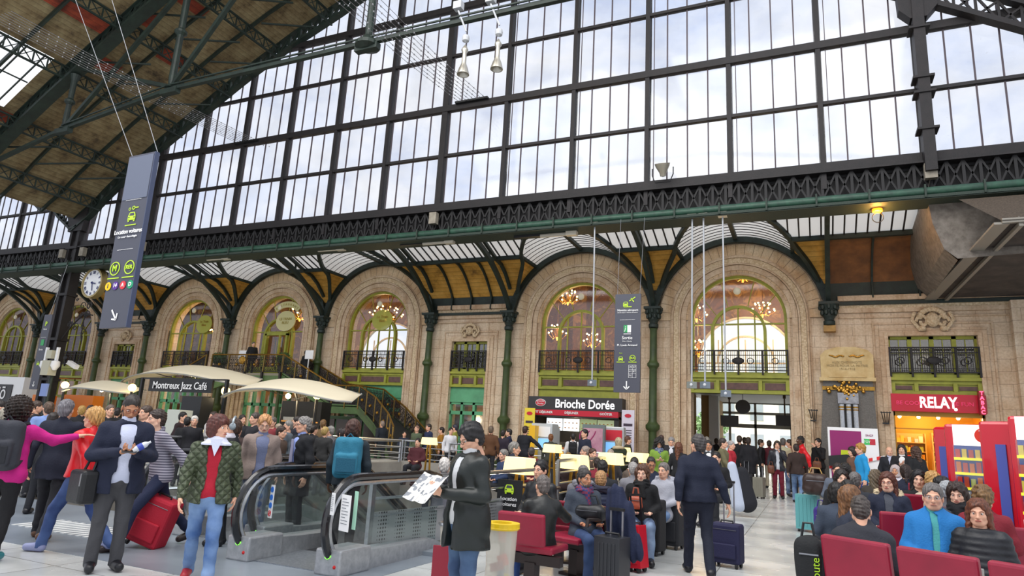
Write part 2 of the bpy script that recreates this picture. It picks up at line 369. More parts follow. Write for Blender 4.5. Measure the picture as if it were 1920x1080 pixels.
def surround(c,hw,zt,zb=0):
    m=MB()
    for o,w_,y in((0,.12,.12),(.12,.16,.07),(.42,.06,.06)):
        m.box(c-hw-o-w_,FY-y,zb,c-hw-o,FY,zt+o+w_).box(c+hw+o,FY-y,zb,c+hw+o+w_,FY,zt+o+w_).box(c-hw-o,FY-y,zt+o,c+hw+o,FY,zt+o+w_)
    a=trim(m,STONET);return a
for c in NAR: a=surround(c,NW,5.78);mask((c,FY-.1,6.25),a,.95)
a=surround((RX0+RX1)/2,(RX1-RX0)/2,5.85);mask(((RX0+RX1)/2+.05,FY-.1,6.40),a,1.25)
# right hand pier
trim(MB().box(6.25,FY-.35,0,9,FY,7.0),STONE)
# ---- arched windows (frame, glass, balcony sill)
def archwin(n,c,door=False):
    wd=struct(MB().ring((0,SP),AW-.11,AW,.12,.3,0,pi,30).box(-AW,.12,4.35,-AW+.11,.3,SP).box(AW-.11,.12,4.35,AW,.3,SP)
        .ring((0,6.12),.93,1.04,.1,.3,0,pi,24).box(-1.04,.1,4.35,-.93,.3,6.12).box(.93,.1,4.35,1.04,.3,6.12)
        .box(-AW+.05,.14,6.38,AW-.05,.24,6.44).box(-AW,.1,4.35,AW,.34,4.45).build('window_%d'%n,LIME))
    wd.location=(c,FY,0)
    mu=MB()
    for x in((-.62,0,.62) if not door else (-.72,.72)):
        mu.box(x-.025,.15,4.4,x+.025,.22,6.12+math.sqrt(max(0,.93**2-x*x)))
    for a in(35,68,112,145):
        r=math.radians(a);p=(1.0*math.cos(r),.18,6.2+1.0*math.sin(r));q=(1.72*math.cos(r),.18,SP+1.72*math.sin(r));mu.bar(p,q,.03)
    mu.build('glazing_bars',LIME,wd)
    g=MB();K=30;vs=[(0,.2,4.4)]+[(-AW,.2,4.4)]+[(-AW*math.cos(pi*k/K),.2,SP+AW*math.sin(pi*k/K)) for k in range(K+1)]+[(AW,.2,4.4)]
    g.add(vs,[tuple(range(1,len(vs)))]);g.build('window_pane',GLASSF,wd)
    MB().sphere((0,.0,7.72),.15,14,sc3=(1,.5,1)).build('lamp_globe',mat('cream opal globe','E9E0C4',.3),wd,smooth=True)
    return wd
wn=0;WIN={}
for c in ARC:
    wn+=1;WIN[wn]=archwin(wn,c,door=(wn==4))
# iron railings in front of the windows
def railing(wid,h=.85):
    m=MB();m.box(-wid/2,-.03,h-.05,wid/2,.03,h).box(-wid/2,-.02,h-.22,wid/2,.02,h-.19).box(-wid/2,-.02,.04,wid/2,.02,.08).box(-wid/2,-.02,.18,wid/2,.02,.2)
    n=int(wid/.07)
    for k in range(n+1):
        x=-wid/2+wid*k/n;m.box(x-.008,-.01,.05,x+.008,.01,h)
    for k in range(5):
        x=-wid/2+wid*(k+.0)/4;m.box(x-.03,-.04,-.1,x+.03,.04,h)
    for k in range(4):
        x=-wid/2+wid*(k+.5)/4
        m.ring((x,h*.5),.10,.13,-.02,.02,n=12)
    m.sphere((0,-.03,h*.5),.14,10,sc3=(1.6,.4,1))
    return m
RAIL=railing(3.55)
r0=None
for i,c in enumerate(ARC):
    lab=['beside the right-hand passage under the far arch','over the bakery sign','beside the foot of the iron staircase','behind the staircase landing at the restaurant door','left of the staircase landing','just right of the clock post','left of the parking sign'][i]
    if i==3: continue
    if r0 is None:
        r0=RAIL.build('balcony_railing',IRONB);o=r0
    else: o=r0.copy();COL.objects.link(o)
    o.location=(c,FY-.12,4.5);tag(o,'dark wrought iron window railing under arched window '+lab,'railing','iron railings under the arched windows')
rn=railing(1.8).build('balcony_railing',IRONB,loc=(NAR[0],FY-.1,4.5));tag(rn,'short dark iron railing of the square window between two green columns','railing')
rn2=rn.copy();COL.objects.link(rn2);rn2.location=(NAR[1],FY-.1,4.5);tag(rn2,'short dark iron railing of the square window right of the hanging car rental sign','railing')
rr=railing(2.66,.95).build('balcony_railing',IRONB,loc=((RX0+RX1)/2,FY-.1,4.5));tag(rr,'dark iron railing of the wide window over the red shop sign','railing')
# lime friezes below windows (z 3.65-4.5)
MAROON=mat('marbled brown panel','6B4A40',.4,noise='4A302B',scale=6.)
def frieze(c,hw,zb=3.68,zt=4.5):
    m=MB().box(c-hw,FY-.02,zt-.12,c+hw,FY+.3,zt).box(c-hw,FY-.10,zt-.22,c+hw,FY+.3,zt-.12).box(c-hw,FY+.0,zt-.34,c+hw,FY+.3,zt-.22).box(c-hw,FY-.05,zb,c+hw,FY+.3,zb+.1).box(c-hw,FY+.06,zb,c+hw,FY+.3,zt)
    for s in(-1,-.45,.45,1): m.box(c+s*(hw-.06)-.06,FY-.06,zb+.1,c+s*(hw-.06)+.06,FY+.1,zt-.3)
    a=trim(m,LIME)
    p=MB()
    for a0,a1 in((-.92,-.52),(-.38,.38),(.52,.92)): p.box(c+a0*hw,FY+.03,zb+.16,c+a1*hw,FY+.07,zt-.4)
    p.build('frieze_panel',MAROON,a)
for i,c in enumerate(ARC): frieze(c,AW-.0)
for c in NAR: frieze(c,NW)
frieze((RX0+RX1)/2,(RX1-RX0)/2,3.8)
# square windows
def sqwin(n,c,hw,zt,zb,nb):
    m=MB().box(c-hw,FY+.12,zt-.1,c+hw,FY+.3,zt).box(c-hw,FY+.12,zb,c+hw,FY+.3,zb+.1)
    for k in range(nb+1):
        x=c-hw+2*hw*k/nb;m.box(max(c-hw,x-.07),FY+.12,zb,min(c+hw,x+.07),FY+.3,zt)
        if k<nb: xm=x+hw/nb;m.box(xm-.015,FY+.16,zb,xm+.015,FY+.2,zt)
    m.box(c-hw,FY+.16,zt-.6,c+hw,FY+.2,zt-.57)
    wd=struct(m.build('window_%d'%n,LIME));MB().box(c-hw,FY+.19,zb,c+hw,FY+.2,zt).build('window_pane',GLASSF,wd)
wn+=1;sqwin(wn,NAR[0],NW,5.78,4.5,3);wn+=1;sqwin(wn,NAR[1],NW,5.78,4.5,3);wn+=1;sqwin(wn,(RX0+RX1)/2,(RX1-RX0)/2,5.85,4.5,4)
# ---- columns
def capital(m,z,s=1.):
    m.lathe([(.17,z-.75),(.2,z-.72),(.2,z-.6),(.16,z-.56),(.17,z-.5),(.22,z-.42),(.19,z-.3),(.27,z-.12),(.33,z)],n=16)
    for r,zz in((.24,z-.28),(.29,z-.08)):
        for k in range(8):
            a=2*pi*(k+.5*(zz<z-.2))/8;m.sphere((r*math.cos(a),r*math.sin(a),zz),.075,6,sc3=(1,1,1.5))
    m.box(-.34,-.34,z,.34,.34,z+.1)
def make_col():
    t=thing('iron_column','','column')
    m=MB();m.lathe([(.30,0),(.30,.5),(.26,.55),(.2,.62),(.165,.75),(.155,2.05),(.17,2.1),(.25,2.16),(.28,2.22),(.28,2.34),(.2,2.42),(.16,2.5),(.15,4.55),(.17,4.6),(.24,4.68),(.24,4.78),(.17,4.86),(.145,4.95),(.14,6.15),(.17,6.2)],n=18)
    m.build('shaft',IRON2,t,smooth=True)
    m=MB();capital(m,6.98);m.build('capital',IRON,t,smooth=True);return t
clab=['','right of the bakery, beside the tall hanging exit sign','left of the bakery, at the right edge of the square window','right of the staircase foot, at the left edge of the square window',
 'between the restaurant door and the arched window with the bright oval reflection','left of the restaurant door, above the landing','left of the long staircase railing, right of the small square window','under the hanging car rental sign','left of the parking sign','farthest left beyond the clock post']
ctop=None
for i,x in enumerate(CX):
    if i==0:continue
    if ctop is None: ctop=make_col();t=ctop
    else: t=dup(ctop)
    t.location=(x,FY-.3,0);t['label']='dark green cast iron column '+clab[i];t['group']='cast iron columns along the facade'
m=MB();capital(m,6.98);c0=m.build('corbel',IRON,smooth=True,loc=(CX[0],FY-.28,0));tag(c0,'dark iron bracket head on a gilt stone corbel above the memorial','corbel')
MB().box(-.2,-.1,6.0,.2,.28,6.22).build('corbel_block',mat('gilt stone block','B98E4A',.6,noise='8C6A38'),c0)
# ---- canopy between facade and gable: cove + barrels
ZC0=7.1
def cove(Y):
    d=FY-Y
    if d<.12: return ZC0+.75*d/.12
    if d<2.0: 
        t=(d-.12)/1.88;return 7.85+1.30*math.sin(t*pi/2)**.9 if t>0 else 7.85
    return 9.15+(d-2.0)*.34
def barrel(u): # u = offset from bay centre
    r=B/2-.02;u=min(abs(u),r)
    return ZC0-.35+ (3.15)*math.sqrt(max(0,1-(u/r)**2))+.0
def ycove(z):
    lo,hi=22.,27.
    for _ in range(40):
        m_=(lo+hi)/2
        if cove(m_)>z: lo=m_
        else: hi=m_
    return (lo+hi)/2
ZP=9.15;YF=22.05
def canopy_bay(c,arch,wid):
    """glass + boards between purlins; ribs are separate"""
    wood=MB();gl=MB();pl=MB();bars=MB()
    nY=24;ysamp=sorted(set([FY,FY-.12]+list(np.linspace(FY-.12,25,12))+list(np.linspace(25,YF,8))),reverse=True)
    nX=20
    def umin(z): # |u| where barrel height = z
        r=B/2-.02;v=(z-(ZC0-.35))/3.15
        return 0 if v>=1 else r*math.sqrt(max(0,1-v*v))
    for a,b_ in zip(ysamp[:-1],ysamp[1:]):
        za,zb=cove(a),cove(b_);tgt=pl if a>FY-.1 else (wood if (za+zb)/2<ZP else gl)
        if not arch:
            tgt.add([(c-wid/2,a,za),(c+wid/2,a,za),(c+wid/2,b_,zb),(c-wid/2,b_,zb)],[(0,1,2,3)])
        else:
            for s in(-1,1):
                ua,ub=umin(za),umin(zb);tgt.add([(c+s*wid/2,a,za),(c+s*ua,a,za),(c+s*ub,b_,zb),(c+s*wid/2,b_,zb)],[(0,1,2,3)])
    if arch:
        us=[-umin(ZP)*math.cos(pi*k/16) for k in range(17)];r=B/2-.02
        lo=[-r+ (r-umin(ZP))*k/6 for k in range(7)]
        allu=lo+us[1:-1]+[-v for v in reversed(lo)]
        for a,b_ in zip(allu[:-1],allu[1:]):
            za,zb=barrel(a),barrel(b_);ya,yb=[max(YF,ycove(z)) if z>ZC0+.05 else FY for z in(za,zb)]
            tgt=wood if (za+zb)/2<ZP else gl
            tgt.add([(c+a,FY,za),(c+b_,FY,zb),(c+b_,yb,zb),(c+a,ya,za)],[(0,1,2,3)])
        # curved glazing bars of the barrel
        for y in np.arange(FY-.25,22.6,-.34):
            zt=cove(y) if cove(y)<9.85 else 9.85;um=umin(ZP) if cove(y)<ZP else umin(zt);pts=[(c+u,y,barrel(u)-.02) for u in np.linspace(-umin(ZP),umin(ZP),15) if barrel(u)>=cove(y)-.02]
            if len(pts)>1:
                # split into two halves where the cove cuts through
                L_=[p for p in pts if p[0]<c];R_=[p for p in pts if p[0]>=c]
                seg=[pts] 
                for q in seg: bars.tube(q,.016,4,cap=False)
    x=c-wid/2
    for x in np.arange(c-wid/2+.2,c+wid/2,.36):
        z0=ZP
        ub=abs(x-c);ylo=25.
        if arch:
            zb_=barrel(ub)
            if zb_>cove(25): ylo=max(YF,ycove(min(zb_,10.2))) if zb_<cove(YF) else None
            if ylo is None: continue
        if ylo>YF+.1: bars.bar((x,ylo,cove(ylo)-.02),(x,YF,cove(YF)-.02),.05,.05)
    return wood,gl,pl,bars
tn0=0
ceil=struct(MB().box(-60,YF-.02,10.27,20,22.1,10.3).build('ceiling',IRONB))
glgrp=[]
bays=[(c,True,B) for c in ARC]+[(c,False,N_) for c in NAR]+[((CX[0]+14)/2,False,14-CX[0])]
for c,ar,wd in bays:
    wood,gl,pl,bars=canopy_bay(c,ar,wd)
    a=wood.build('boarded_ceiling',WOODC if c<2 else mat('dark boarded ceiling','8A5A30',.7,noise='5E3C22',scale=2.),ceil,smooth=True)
    gl.build('canopy_glazing',GLASSC,ceil,smooth=True);pl.build('iron_plate',IRON,ceil);bars.build('canopy_glazing_bars',IRONB,ceil)
# ribs
def ribs():
    m=MB()
    for i,x in enumerate(CX):
        # perpendicular bracket with lower curved chord and upper chord
        lowc=[(x,FY-.25-4.6*t,7.05+2.35*math.sin(t*pi/2)**.8) for t in np.linspace(0,1,14)]
        for p,q in zip(lowc[:-1],lowc[1:]): m.bar(p,q,.16,.2)
        up=[(x,y,cove(y)-.08) for y in (26.6,26,25.5,25,24,23,22.1)]
        for p,q in zip(up[:-1],up[1:]): m.bar(p,q,.12,.14)
        for y in(24.3,23.4,22.6): m.bar((x,y,cove(y)-.1),(x,y,7.05+2.35*math.sin(min(1,(26.75-y)/4.6)*pi/2)**.8),.07)
    for c in ARC:
        r=B/2-.02
        for s in(-1,1):
            pts=[]
            for k in range(22):
                u=r*math.cos(pi/2*k/21);z=barrel(u);y=ycove(z) if z>ZC0 else FY;pts.append((c+s*u,max(y,22.2),max(z,ZC0-.05)-.06))
            pts[0]=(c+s*r,FY-.2,7.0)
            for p,q in zip(pts[:-1],pts[1:]): m.bar(p,q,.15,.17)
        # wall rib
        pts=[(c-r*math.cos(pi*k/30),FY-.18,max(6.95,barrel(r*math.cos(pi*k/30))-.1)) for k in range(31)]
        for p,q in zip(pts[:-1],pts[1:]): m.bar(p,q,.22,.26)
        m.bar((c,FY-.1,9.82),(c,23.2,9.85),.16,.14)
        for s in(-1,1):
            um=r*math.sqrt(1-((ZP-(ZC0-.35))/3.15)**2)
            m.bar((c+s*um,FY-.1,ZP-.03),(c+s*um,25,ZP-.03),.13,.12)
    # purlins along the cove
    for c,ar,wd in bays:
        if not ar:
            m.bar((c-wd/2,25,ZP-.04),(c+wd/2,25,ZP-.04),.16,.2)
            n=4 if wd<5 else 9
            for k in range(1,n):
                x=c-wd/2+wd*k/n;pp=[(x,y,cove(y)-.06) for y in(26.9,26.7,26.4,26.1,25.8,25.4,25)]
                for p,q in zip(pp[:-1],pp[1:]): m.bar(p,q,.07,.14)
                m.bar((x,26.85,7.8),(x,26.8,7.25),.05,.16)
            m.box(c-wd/2,FY-.2,7.0,c+wd/2,FY-.02,7.12)
        else:
            um=(B/2-.02)*math.sqrt(1-((ZP-(ZC0-.35))/3.15)**2)
            for s in(-1,1): m.bar((c+s*B/2,25,ZP-.04),(c+s*um,25,ZP-.04),.15,.18)
    return m
trim(ribs(),IRON)
# ================================================================ glazed gable at Y=22
GY=22.
def roofz(x): # lower edge of the gable arch
    pts=[(-36.6,11.2),(-36.0,11.6),(-35.3,12.0),(-34.4,12.75),(-33,13.75),(-30.6,15.25),(-28.15,16.65),(-25.3,18.25),(-22.5,19.6),(-20,20.6),(-18.4,21.3),(-13.2,23.6)]
    if x>-13.2: x=-26.4-x
    if x<=pts[0][0]: 
        x=-73.2-x
    for a,b in zip(pts[:-1],pts[1:]):
        if a[0]<=x<=b[0]: return a[1]+(b[1]-a[1])*(x-a[0])/(b[0]-a[0])
    return 23.6
XM=[-5.04+2.845*k for k in range(-18,8)]
fr=MB()
for k,x in enumerate(XM):
    zt=roofz(x)+.6
    big=abs((k-18)%6-3)<.1
    w_=.26 if big else .15
    fr.box(x-w_/2,GY-.12,10.3,x+w_/2,GY+.1,zt if x<0 else 24)
    fr.box(x-w_/2-.03,GY+.1,10.3,x+w_/2+.03,GY+.14,zt if x<0 else 24)
    if k%1==0: fr.box(x-.07,GY-.16,9.75,x+.07,GY-.1,10.35)
def hspan(z): # x extents of glass at height z
    xs=np.arange(-52,13,.25);return [x for x in xs if roofz(x)+.4>z or x>-13]
for z,h in((10.47,.34),(12.74,.11),(14.85,.26),(17.33,.11),(19.65,.26),(21.9,.11)):
    xs=[x for x in np.arange(-56,14,.5) if (roofz(x)+.5>z or x>-5)]
    run=[xs[0],xs[0]]
    segs=[]
    for x in xs[1:]:
        if x-run[1]>.6: segs.append(run);run=[x,x]
        run[1]=x
    segs.append(run)
    for a,b in segs: fr.box(a-.3,GY-.1-(h>.2)*.05,z-h/2,b+.3,GY+.08,z+h/2)
    if h>.3:
        fr.box(-56,GY-.28,10.26,14,GY+.1,10.32)
tb=MB()
for x in XM:
    for j in(.25,.5,.75):
        xx=x+2.845*j
        if xx>13: continue
        zt=roofz(xx)+.5 if xx<-13 else 24
        tb.box(xx-.022,GY-.02,10.6,xx+.022,GY+.03,zt)
    # narrow sliver beside each mullion
    tb.box(x+.22,GY-.02,10.6,x+.245,GY+.02,(roofz(x)+.5) if x<-13 else 24)
gw=struct(fr.build('window_20',IRONB));tb.build('glazing_bars',mat('thin glazing bars','4A3F45',.6),gw)
g=MB();xs=list(np.arange(-55.5,14,.75))
for a,b in zip(xs[:-1],xs[1:]):
    za=roofz(a)+.5 if a<-13 else 24;zb=roofz(b)+.5 if b<-13 else 24
    g.add([(a,GY,10.6),(b,GY,10.6),(b,GY,zb),(a,GY,za)],[(0,1,2,3)])
g.build('window_pane',GLASSW,gw)
# drain boxes under big posts
db=MB()
for x,z in((-30.6,9.75),(-13.55,9.75),(3.5,9.75),(-36.9,9.75),(-35.2,9.75)): db.box(x-.16,GY-.42,z-.05,x+.16,GY-.2,z+.42)
db.build('junction_box',mat('dusty grey box','A39B8C',.7,noise='7F786B'),gw)
# ---- lattice fascia girder below
def lattice(m,x0,x1,y,z0,z1,step,w=.05):
    n=max(1,int(round((x1-x0)/step)));s=(x1-x0)/n
    for k in range(n):
        a=x0+k*s;c=a+s/2
        m.bar((a,y,z0),(c,y,(z0+z1)/2),w);m.bar((c,y,(z0+z1)/2),(a+s,y,z0),w);m.bar((a,y,z1),(c,y,(z0+z1)/2),w);m.bar((c,y,(z0+z1)/2),(a+s,y,z1),w);m.bar((a,y,z0),(a,y,z1),w*1.5)
f=MB();f.box(-56,GY-.12,9.28,14,GY+.15,9.4).box(-56,GY+.1,9.3,14,GY+.14,10.3)
lattice(f,-56,14,GY-.1,9.4,10.3,.42,.055)
struct(f.build('trim_30',mat('near black lattice iron','1C1B1C',.65)))  # one even near-black colour for the whole lattice
# gutter pipe and walkway
gp=MB();gp.tube([(-56,21.15,9.12),(14,21.15,9.12)],.13,12)
pipe=gp.build('gutter',PIPE,smooth=True);tag(pipe,'long sea green gutter pipe with mesh walkway running the full width under the glazed gable','gutter')
wk=MB().box(-56,21.0,8.86,14,21.06,8.98).box(-56,21.9,8.9,14,21.96,9.0)
for x in np.arange(-55,14,1.42): wk.bar((x,20.98,9.26),(x,21.9,8.95),.05);wk.bar((x,20.98,9.28),(x,20.98,8.9),.05)
wk.box(-56,21.0,8.87,14,21.95,8.89)
wk.build('walkway',mat('wire mesh walkway','3B4A40',.7,.2,noise='252D28',scale=40.),pipe)
# ---- roof lining, rafters and purlins left of the gable
def rz(x): return roofz(x)
RXS=[-57,-54,-51,-48,-45,-42,-39.5,-37.5,-36.6,-36.0,-35.3,-34.4,-33,-30.6,-28.15,-25.3,-22.5,-20,-18.4,-13.2,-9,-6]
SKX=(-32.6,-29.6)
rf=MB()
def roofquad(m,a,b,ya,yb,up=.75):
    m.add([(a,ya,rz(a)+up),(b,ya,rz(b)+up),(b,yb,rz(b)+up),(a,yb,rz(a)+up)],[(0,1,2,3)])
XS2=sorted(set(RXS+list(SKX)))
for a,b in zip(XS2[:-1],XS2[1:]):
    if a>=SKX[0]-.01 and b<=SKX[1]+.01:
        roofquad(rf,a,b,15.35,22.02)
    else: roofquad(rf,a,b,7,22.02)
roof=rf.build('ceiling',WOODR);struct(roof)
red=MB()
for (a,b,ya,yb) in((-27.6,-27.0,13.2,16),(-29.,-28.4,16,17.6),(-27.2,-26.6,18.2,19.4),(-24.6,-24.1,16.3,18.2),(-33.2,-32.7,14,16),(-26.3,-25.6,16.4,17.)): roofquad(red,a,b,ya,yb,.70)
red.build('red_boards',WOODRED,roof)
pu=MB()
def latt3(m,p,q,h,n,w=.05,dirn=(0,0,1)):
    p=Vector(p);q=Vector(q);u=Vector(dirn)*h
    m.bar(p,q,w*1.8,w*1.4);m.bar(p-u,q-u,w*1.8,w*1.4)
    for k in range(n):
        a=p+(q-p)*k/n;b=p+(q-p)*(k+1)/n;c=(a+b)/2
        m.bar(a,a-u,w);m.bar(a,b-u,w*.7);m.bar(b,a-u,w*.7)
for x in(-34.9,-32.65,-29.5,-26.4,-23.4,-20.4,-17.4):
    latt3(pu,(x,7,rz(x)+.55),(x,22,rz(x)+.55),.55,26,.05)
for x in(-39.8,-43,-46.2,-49.5,-52.8):
    latt3(pu,(x,7,rz(x)+.55),(x,22,rz(x)+.55),.55,26,.05)
for y in(10,12,14,16,18,20):   # light rafters between purlins
    for a,b in zip(RXS[:-1],RXS[1:]): pu.bar((a,y,rz(a)+.62),(b,y,rz(b)+.62),.10,.16)
# raking braces
for x in(-33.5,-28.,-24.9,-21.9,-19):
    for y in(17,19,21): pu.bar((x-.9,y-1,rz(x)-.05),(x+.9,y+1,rz(x)+.6),.07)
for y in np.arange(7.5,15.3,.75): pu.bar((SKX[0],y,rz(SKX[0])+.72),(SKX[1],y,rz(SKX[1])+.72),.05,.06)
pu.bar((-31.1,7,rz(-31.1)+.72),(-31.1,15.3,rz(-31.1)+.72),.05)
pu.build('purlin',IRON,roof)
def rafter(y,big=True,x0=-36.6,x1=-12.5,drop=.0):
    m=MB();xs=[x for x in np.linspace(x0,x1,int((x1-x0)/.6)+1)]
    for a,b in zip(xs[:-1],xs[1:]):
        m.bar((a,y,rz(a)+.05),(b,y,rz(b)+.05),.30,.10);m.bar((a,y,rz(a)+.75),(b,y,rz(b)+.75),.30,.10)
        m.bar((a,y,rz(a)+.05),(a,y,rz(a)+.75),.14,.12);m.bar((a,y,rz(a)+.1),(b,y,rz(b)+.7),.1,.1)
    return m
gb=rafter(21.8);
for x0,x1 in((-56,-36.8),): 
    for a,b in zip(np.arange(x0,x1,.6),np.arange(x0+.6,x1+.6,.6)):
        gb.bar((a,21.8,rz(a)+.05),(b,21.8,rz(b)+.05),.30,.12);gb.bar((a,21.8,rz(a)+.75),(b,21.8,rz(b)+.75),.3,.1);gb.bar((a,21.8,rz(a)),(b,21.8,rz(b)+.7),.09);gb.bar((a,21.8,rz(a)+.7),(b,21.8,rz(b)),.09)
struct(gb.build('trim_31',IRON))
# right side descending lattice (sky shows through)
rg=MB()
for a,b in zip(np.arange(-1,13,.55),np.arange(-.45,13.5,.55)):
    rg.bar((a,21.7,rz(a)+.08),(b,21.7,rz(b)+.08),.34,.16)
    if a>3.6:
        rg.bar((a,21.7,rz(a)+.1),(a,21.7,rz(a)+.85),.07);rg.bar((a,21.7,rz(a)+.1),(b,21.7,rz(b)+.8),.06);rg.bar((a,21.7,rz(a)+.8),(b,21.7,rz(b)+.1),.06)
    rg.bar((a,21.7,rz(a)+.9),(b,21.7,rz(b)+.9),.3,.1)
# shoe where it meets the tall post
rg.prism([(2.95,16.6),(4.05,16.2),(4.05,15.35),(3.75,15.0),(3.3,15.0),(3.0,15.35)],21.5,21.9)
rg.box(3.35,21.45,9.9,3.66,21.95,18)
for z in(11.2,12.4,12.9,14.6): rg.box(3.22,21.4,z,3.79,21.95,z+.07)
struct(rg.build('trim_32',IRONB))
# king truss in the plane Y=16
tr=MB();TY=16.
for y_ in(16.,10.):
    m2=rafter(y_);tr.add(m2.v,m2.f)
    for a,b in zip(np.arange(-35.5,-12,.8),np.arange(-34.7,-11.2,.8)): tr.bar((a,y_,rz(a)-.1),(b,y_,rz(b)-.1),.5,.12)
tie=[(-36.2,TY,12.15),(-33.25,TY,12.6),(-28.97,TY,13.45),(-22.62,TY,14.2),(-13.17,TY,14.25),(-3.7,TY,14.2),(4,TY,13.0),(9.8,TY,12.15)]
for p,q in zip(tie[:-1],tie[1:]): tr.bar(p,q,.16,.14)
for p,q in zip(tie[2:5],tie[3:6]): tr.bar((p[0],TY-.12,p[2]+.12),(q[0],TY-.12,q[2]+.12),.05)
def strut(x,z0,z1,r=.12):
    tr.lathe([(r*1.6,0),(r*.8,.15),(r,.4),(r*.9,(z1-z0)*.5-.15),(r*1.7,(z1-z0)*.5-.05),(r*1.7,(z1-z0)*.5+.05),(r*.9,(z1-z0)*.5+.15),(r,(z1-z0)-.3),(r*1.8,(z1-z0))],c=(x,TY,z0),n=12)
strut(-22.62,14.25,19.2,.14);strut(-28.97,13.45,16.0,.12);strut(-13.17,14.25,23,.13)
tr.lathe([(.1,.5),(.14,.3),(.3,.1),(.42,0),(.42,-.12),(.2,-.2),(.0,-.22)],c=(-13.17,TY,14.2),n=14)
for p,q in(((-22.62,TY,14.25),(-17.6,TY,20.5)),((-28.97,TY,13.45),(-23.2,TY,18.6)),((-22.62,TY,14.3),(-28.5,TY,16.2)),):
    tr.bar(p,q,.15,.15)
for i,(x,z) in enumerate(((-22.62,14.15),(-28.97,13.4),(-13.17,14.1))): tr.box(x-.45,TY-.12,z-.16,x+.45,TY+.12,z+.06)
trs=tr.build('trim_33',IRON);struct(trs)
# ---- main post of the hall with base plates
po=MB().box(-36.72,21.75,0,-36.52,22.25,12.6).box(-36.12,21.75,0,-35.92,22.25,12.6).box(-36.6,21.9,0,-36.0,22.1,12.6)
for z in(.4,3.1,5.2,7.6,10.2): po.box(-36.8,21.7,z,-35.85,22.3,z+.14)
po.prism([(-37.6,13.1),(-35.0,13.1),(-35.55,12.4),(-35.75,11.2),(-36.9,11.2),(-37.1,12.4)],21.7,22.3)
po.box(-36.85,21.65,0,-35.8,22.35,.9)
pst=po.build('hall_post',IRONB);tag(pst,'massive dark riveted iron post carrying the roof, left of the hanging clock','post')
sc2=MB()
random.seed(4)
for k in range(16):
    cx=-35.7+random.random()*1.7;cz=6.0+random.random()*1.9-(cx+35.7)*.35;r=.10+random.random()*.16
    sc2.tube([(cx+r*(1-t/9)*math.cos(t),21.9,cz+r*(1-t/9)*math.sin(t)) for t in np.linspace(0,7.5,18)],.022,5)
sc2.tube([(-35.9,21.9,5.2),(-35.2,21.9,6.0),(-34.4,21.9,6.6),(-33.7,21.9,6.5)],.04,6);sc2.tube([(-35.9,21.9,9.0),(-34.9,21.9,9.2),(-34.2,21.9,8.95)],.04,6);sc2.tube([(-34.35,21.9,6.7),(-34.3,21.9,5.5),(-34.2,21.9,5.15)],.035,6)
sc2.build('scroll_bracket',IRONB,pst)
# clock
ck=thing('station_clock','round white station clock with blue roman numerals hanging on the dark iron post','clock',(-33.75,21.7,8.15))
MB().ring((0,0),.70,.80,-.16,.16,n=36).build('clock_rim',mat('aged brass clock rim','9C8A5A',.4,.5),ck,smooth=True)
MB().ring((0,0),0.001,.71,-.10,.10,n=36).build('dial',mat('white clock dial','F2F3F5',.5),ck)
NV=mat('navy numerals','1C2766',.5);nums=['XII','I','II','III','IIII','V','VI','VII','VIII','IX','X','XI']
mm=MB()
for k in range(12):
    a=-2*pi*k/12;T=Matrix.Translation((.55*math.sin(-a),-.115,.55*math.cos(a)))@Matrix.Rotation(-a,4,'Y')
    t_=text(nums[k],.21,NV,'numeral',ck,bold=.004,sx=.8);t_.matrix_local=T@Matrix.Rotation(pi/2,4,'X')@Matrix.Diagonal((.75,1,1,1))
h=MB();h.box(-.02,-.14,-.42,.02,-.12,.08,T=Matrix.Rotation(math.radians(-12),4,'Y'));h.build('minute_hand',NV,ck)
h=MB();h.box(-.03,-.16,-.05,.03,-.14,.3,T=Matrix.Rotation(math.radians(100),4,'Y'));h.sphere((0,-.15,0),.05,8);h.build('hour_hand',NV,ck)
# ---- restaurant interior behind the arched windows
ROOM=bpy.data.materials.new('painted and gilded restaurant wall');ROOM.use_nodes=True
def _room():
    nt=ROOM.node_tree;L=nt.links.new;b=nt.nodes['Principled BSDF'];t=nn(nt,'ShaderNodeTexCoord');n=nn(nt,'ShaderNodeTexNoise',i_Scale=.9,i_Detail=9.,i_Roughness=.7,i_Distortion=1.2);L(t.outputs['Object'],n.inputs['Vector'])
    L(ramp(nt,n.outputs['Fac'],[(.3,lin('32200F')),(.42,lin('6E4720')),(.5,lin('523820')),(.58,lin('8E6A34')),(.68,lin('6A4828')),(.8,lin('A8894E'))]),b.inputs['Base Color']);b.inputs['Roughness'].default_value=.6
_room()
rm=MB();rm.box(-56,27.75,4.28,2.2,38,4.33);rm.box(-56,27.75,11.2,2.2,38,11.3);rm.box(2.1,27.75,4.3,2.2,38,11.3).box(-56.1,27.75,4.3,-56,38,11.3)
FW=[(-2.5,2.55,1.2),(-26.0+.0,2.4,1.0),(-9.4,.0,0)]
openings=[(-3.15,2.55,6.15),(-26.1,2.45,6.35)]
xs=[-56]
for c,r,zs in sorted(openings): xs+=[c-r,c+r]
xs+=[2.2]
for a,b in zip(xs[::2],xs[1::2]): rm.box(a,37.8,4.3,b,38,11.3)
for c,r,zs in openings:
    K=20;vs=[];fs=[]
    for k in range(K+1):
        a=pi*k/K;vs+=[(c+r*math.cos(a),37.8,zs+r*math.sin(a)),(c+r*math.cos(a),37.8,11.3)]
    rm.add(vs,[(2*k,2*k+2,2*k+3,2*k+1) for k in range(K)])
for x in(CX[1]+.3,CX[2],CX[3],CX[4]-.1,CX[5],CX[6],CX[7],CX[8]): rm.box(x-.2,27.75,4.3,x+.2,28.7,11.3);rm.box(x-.4,36.6,4.3,x+.4,38,11.3) if abs(x+26)>3.6 and abs(x+3.1)>2.9 else 0
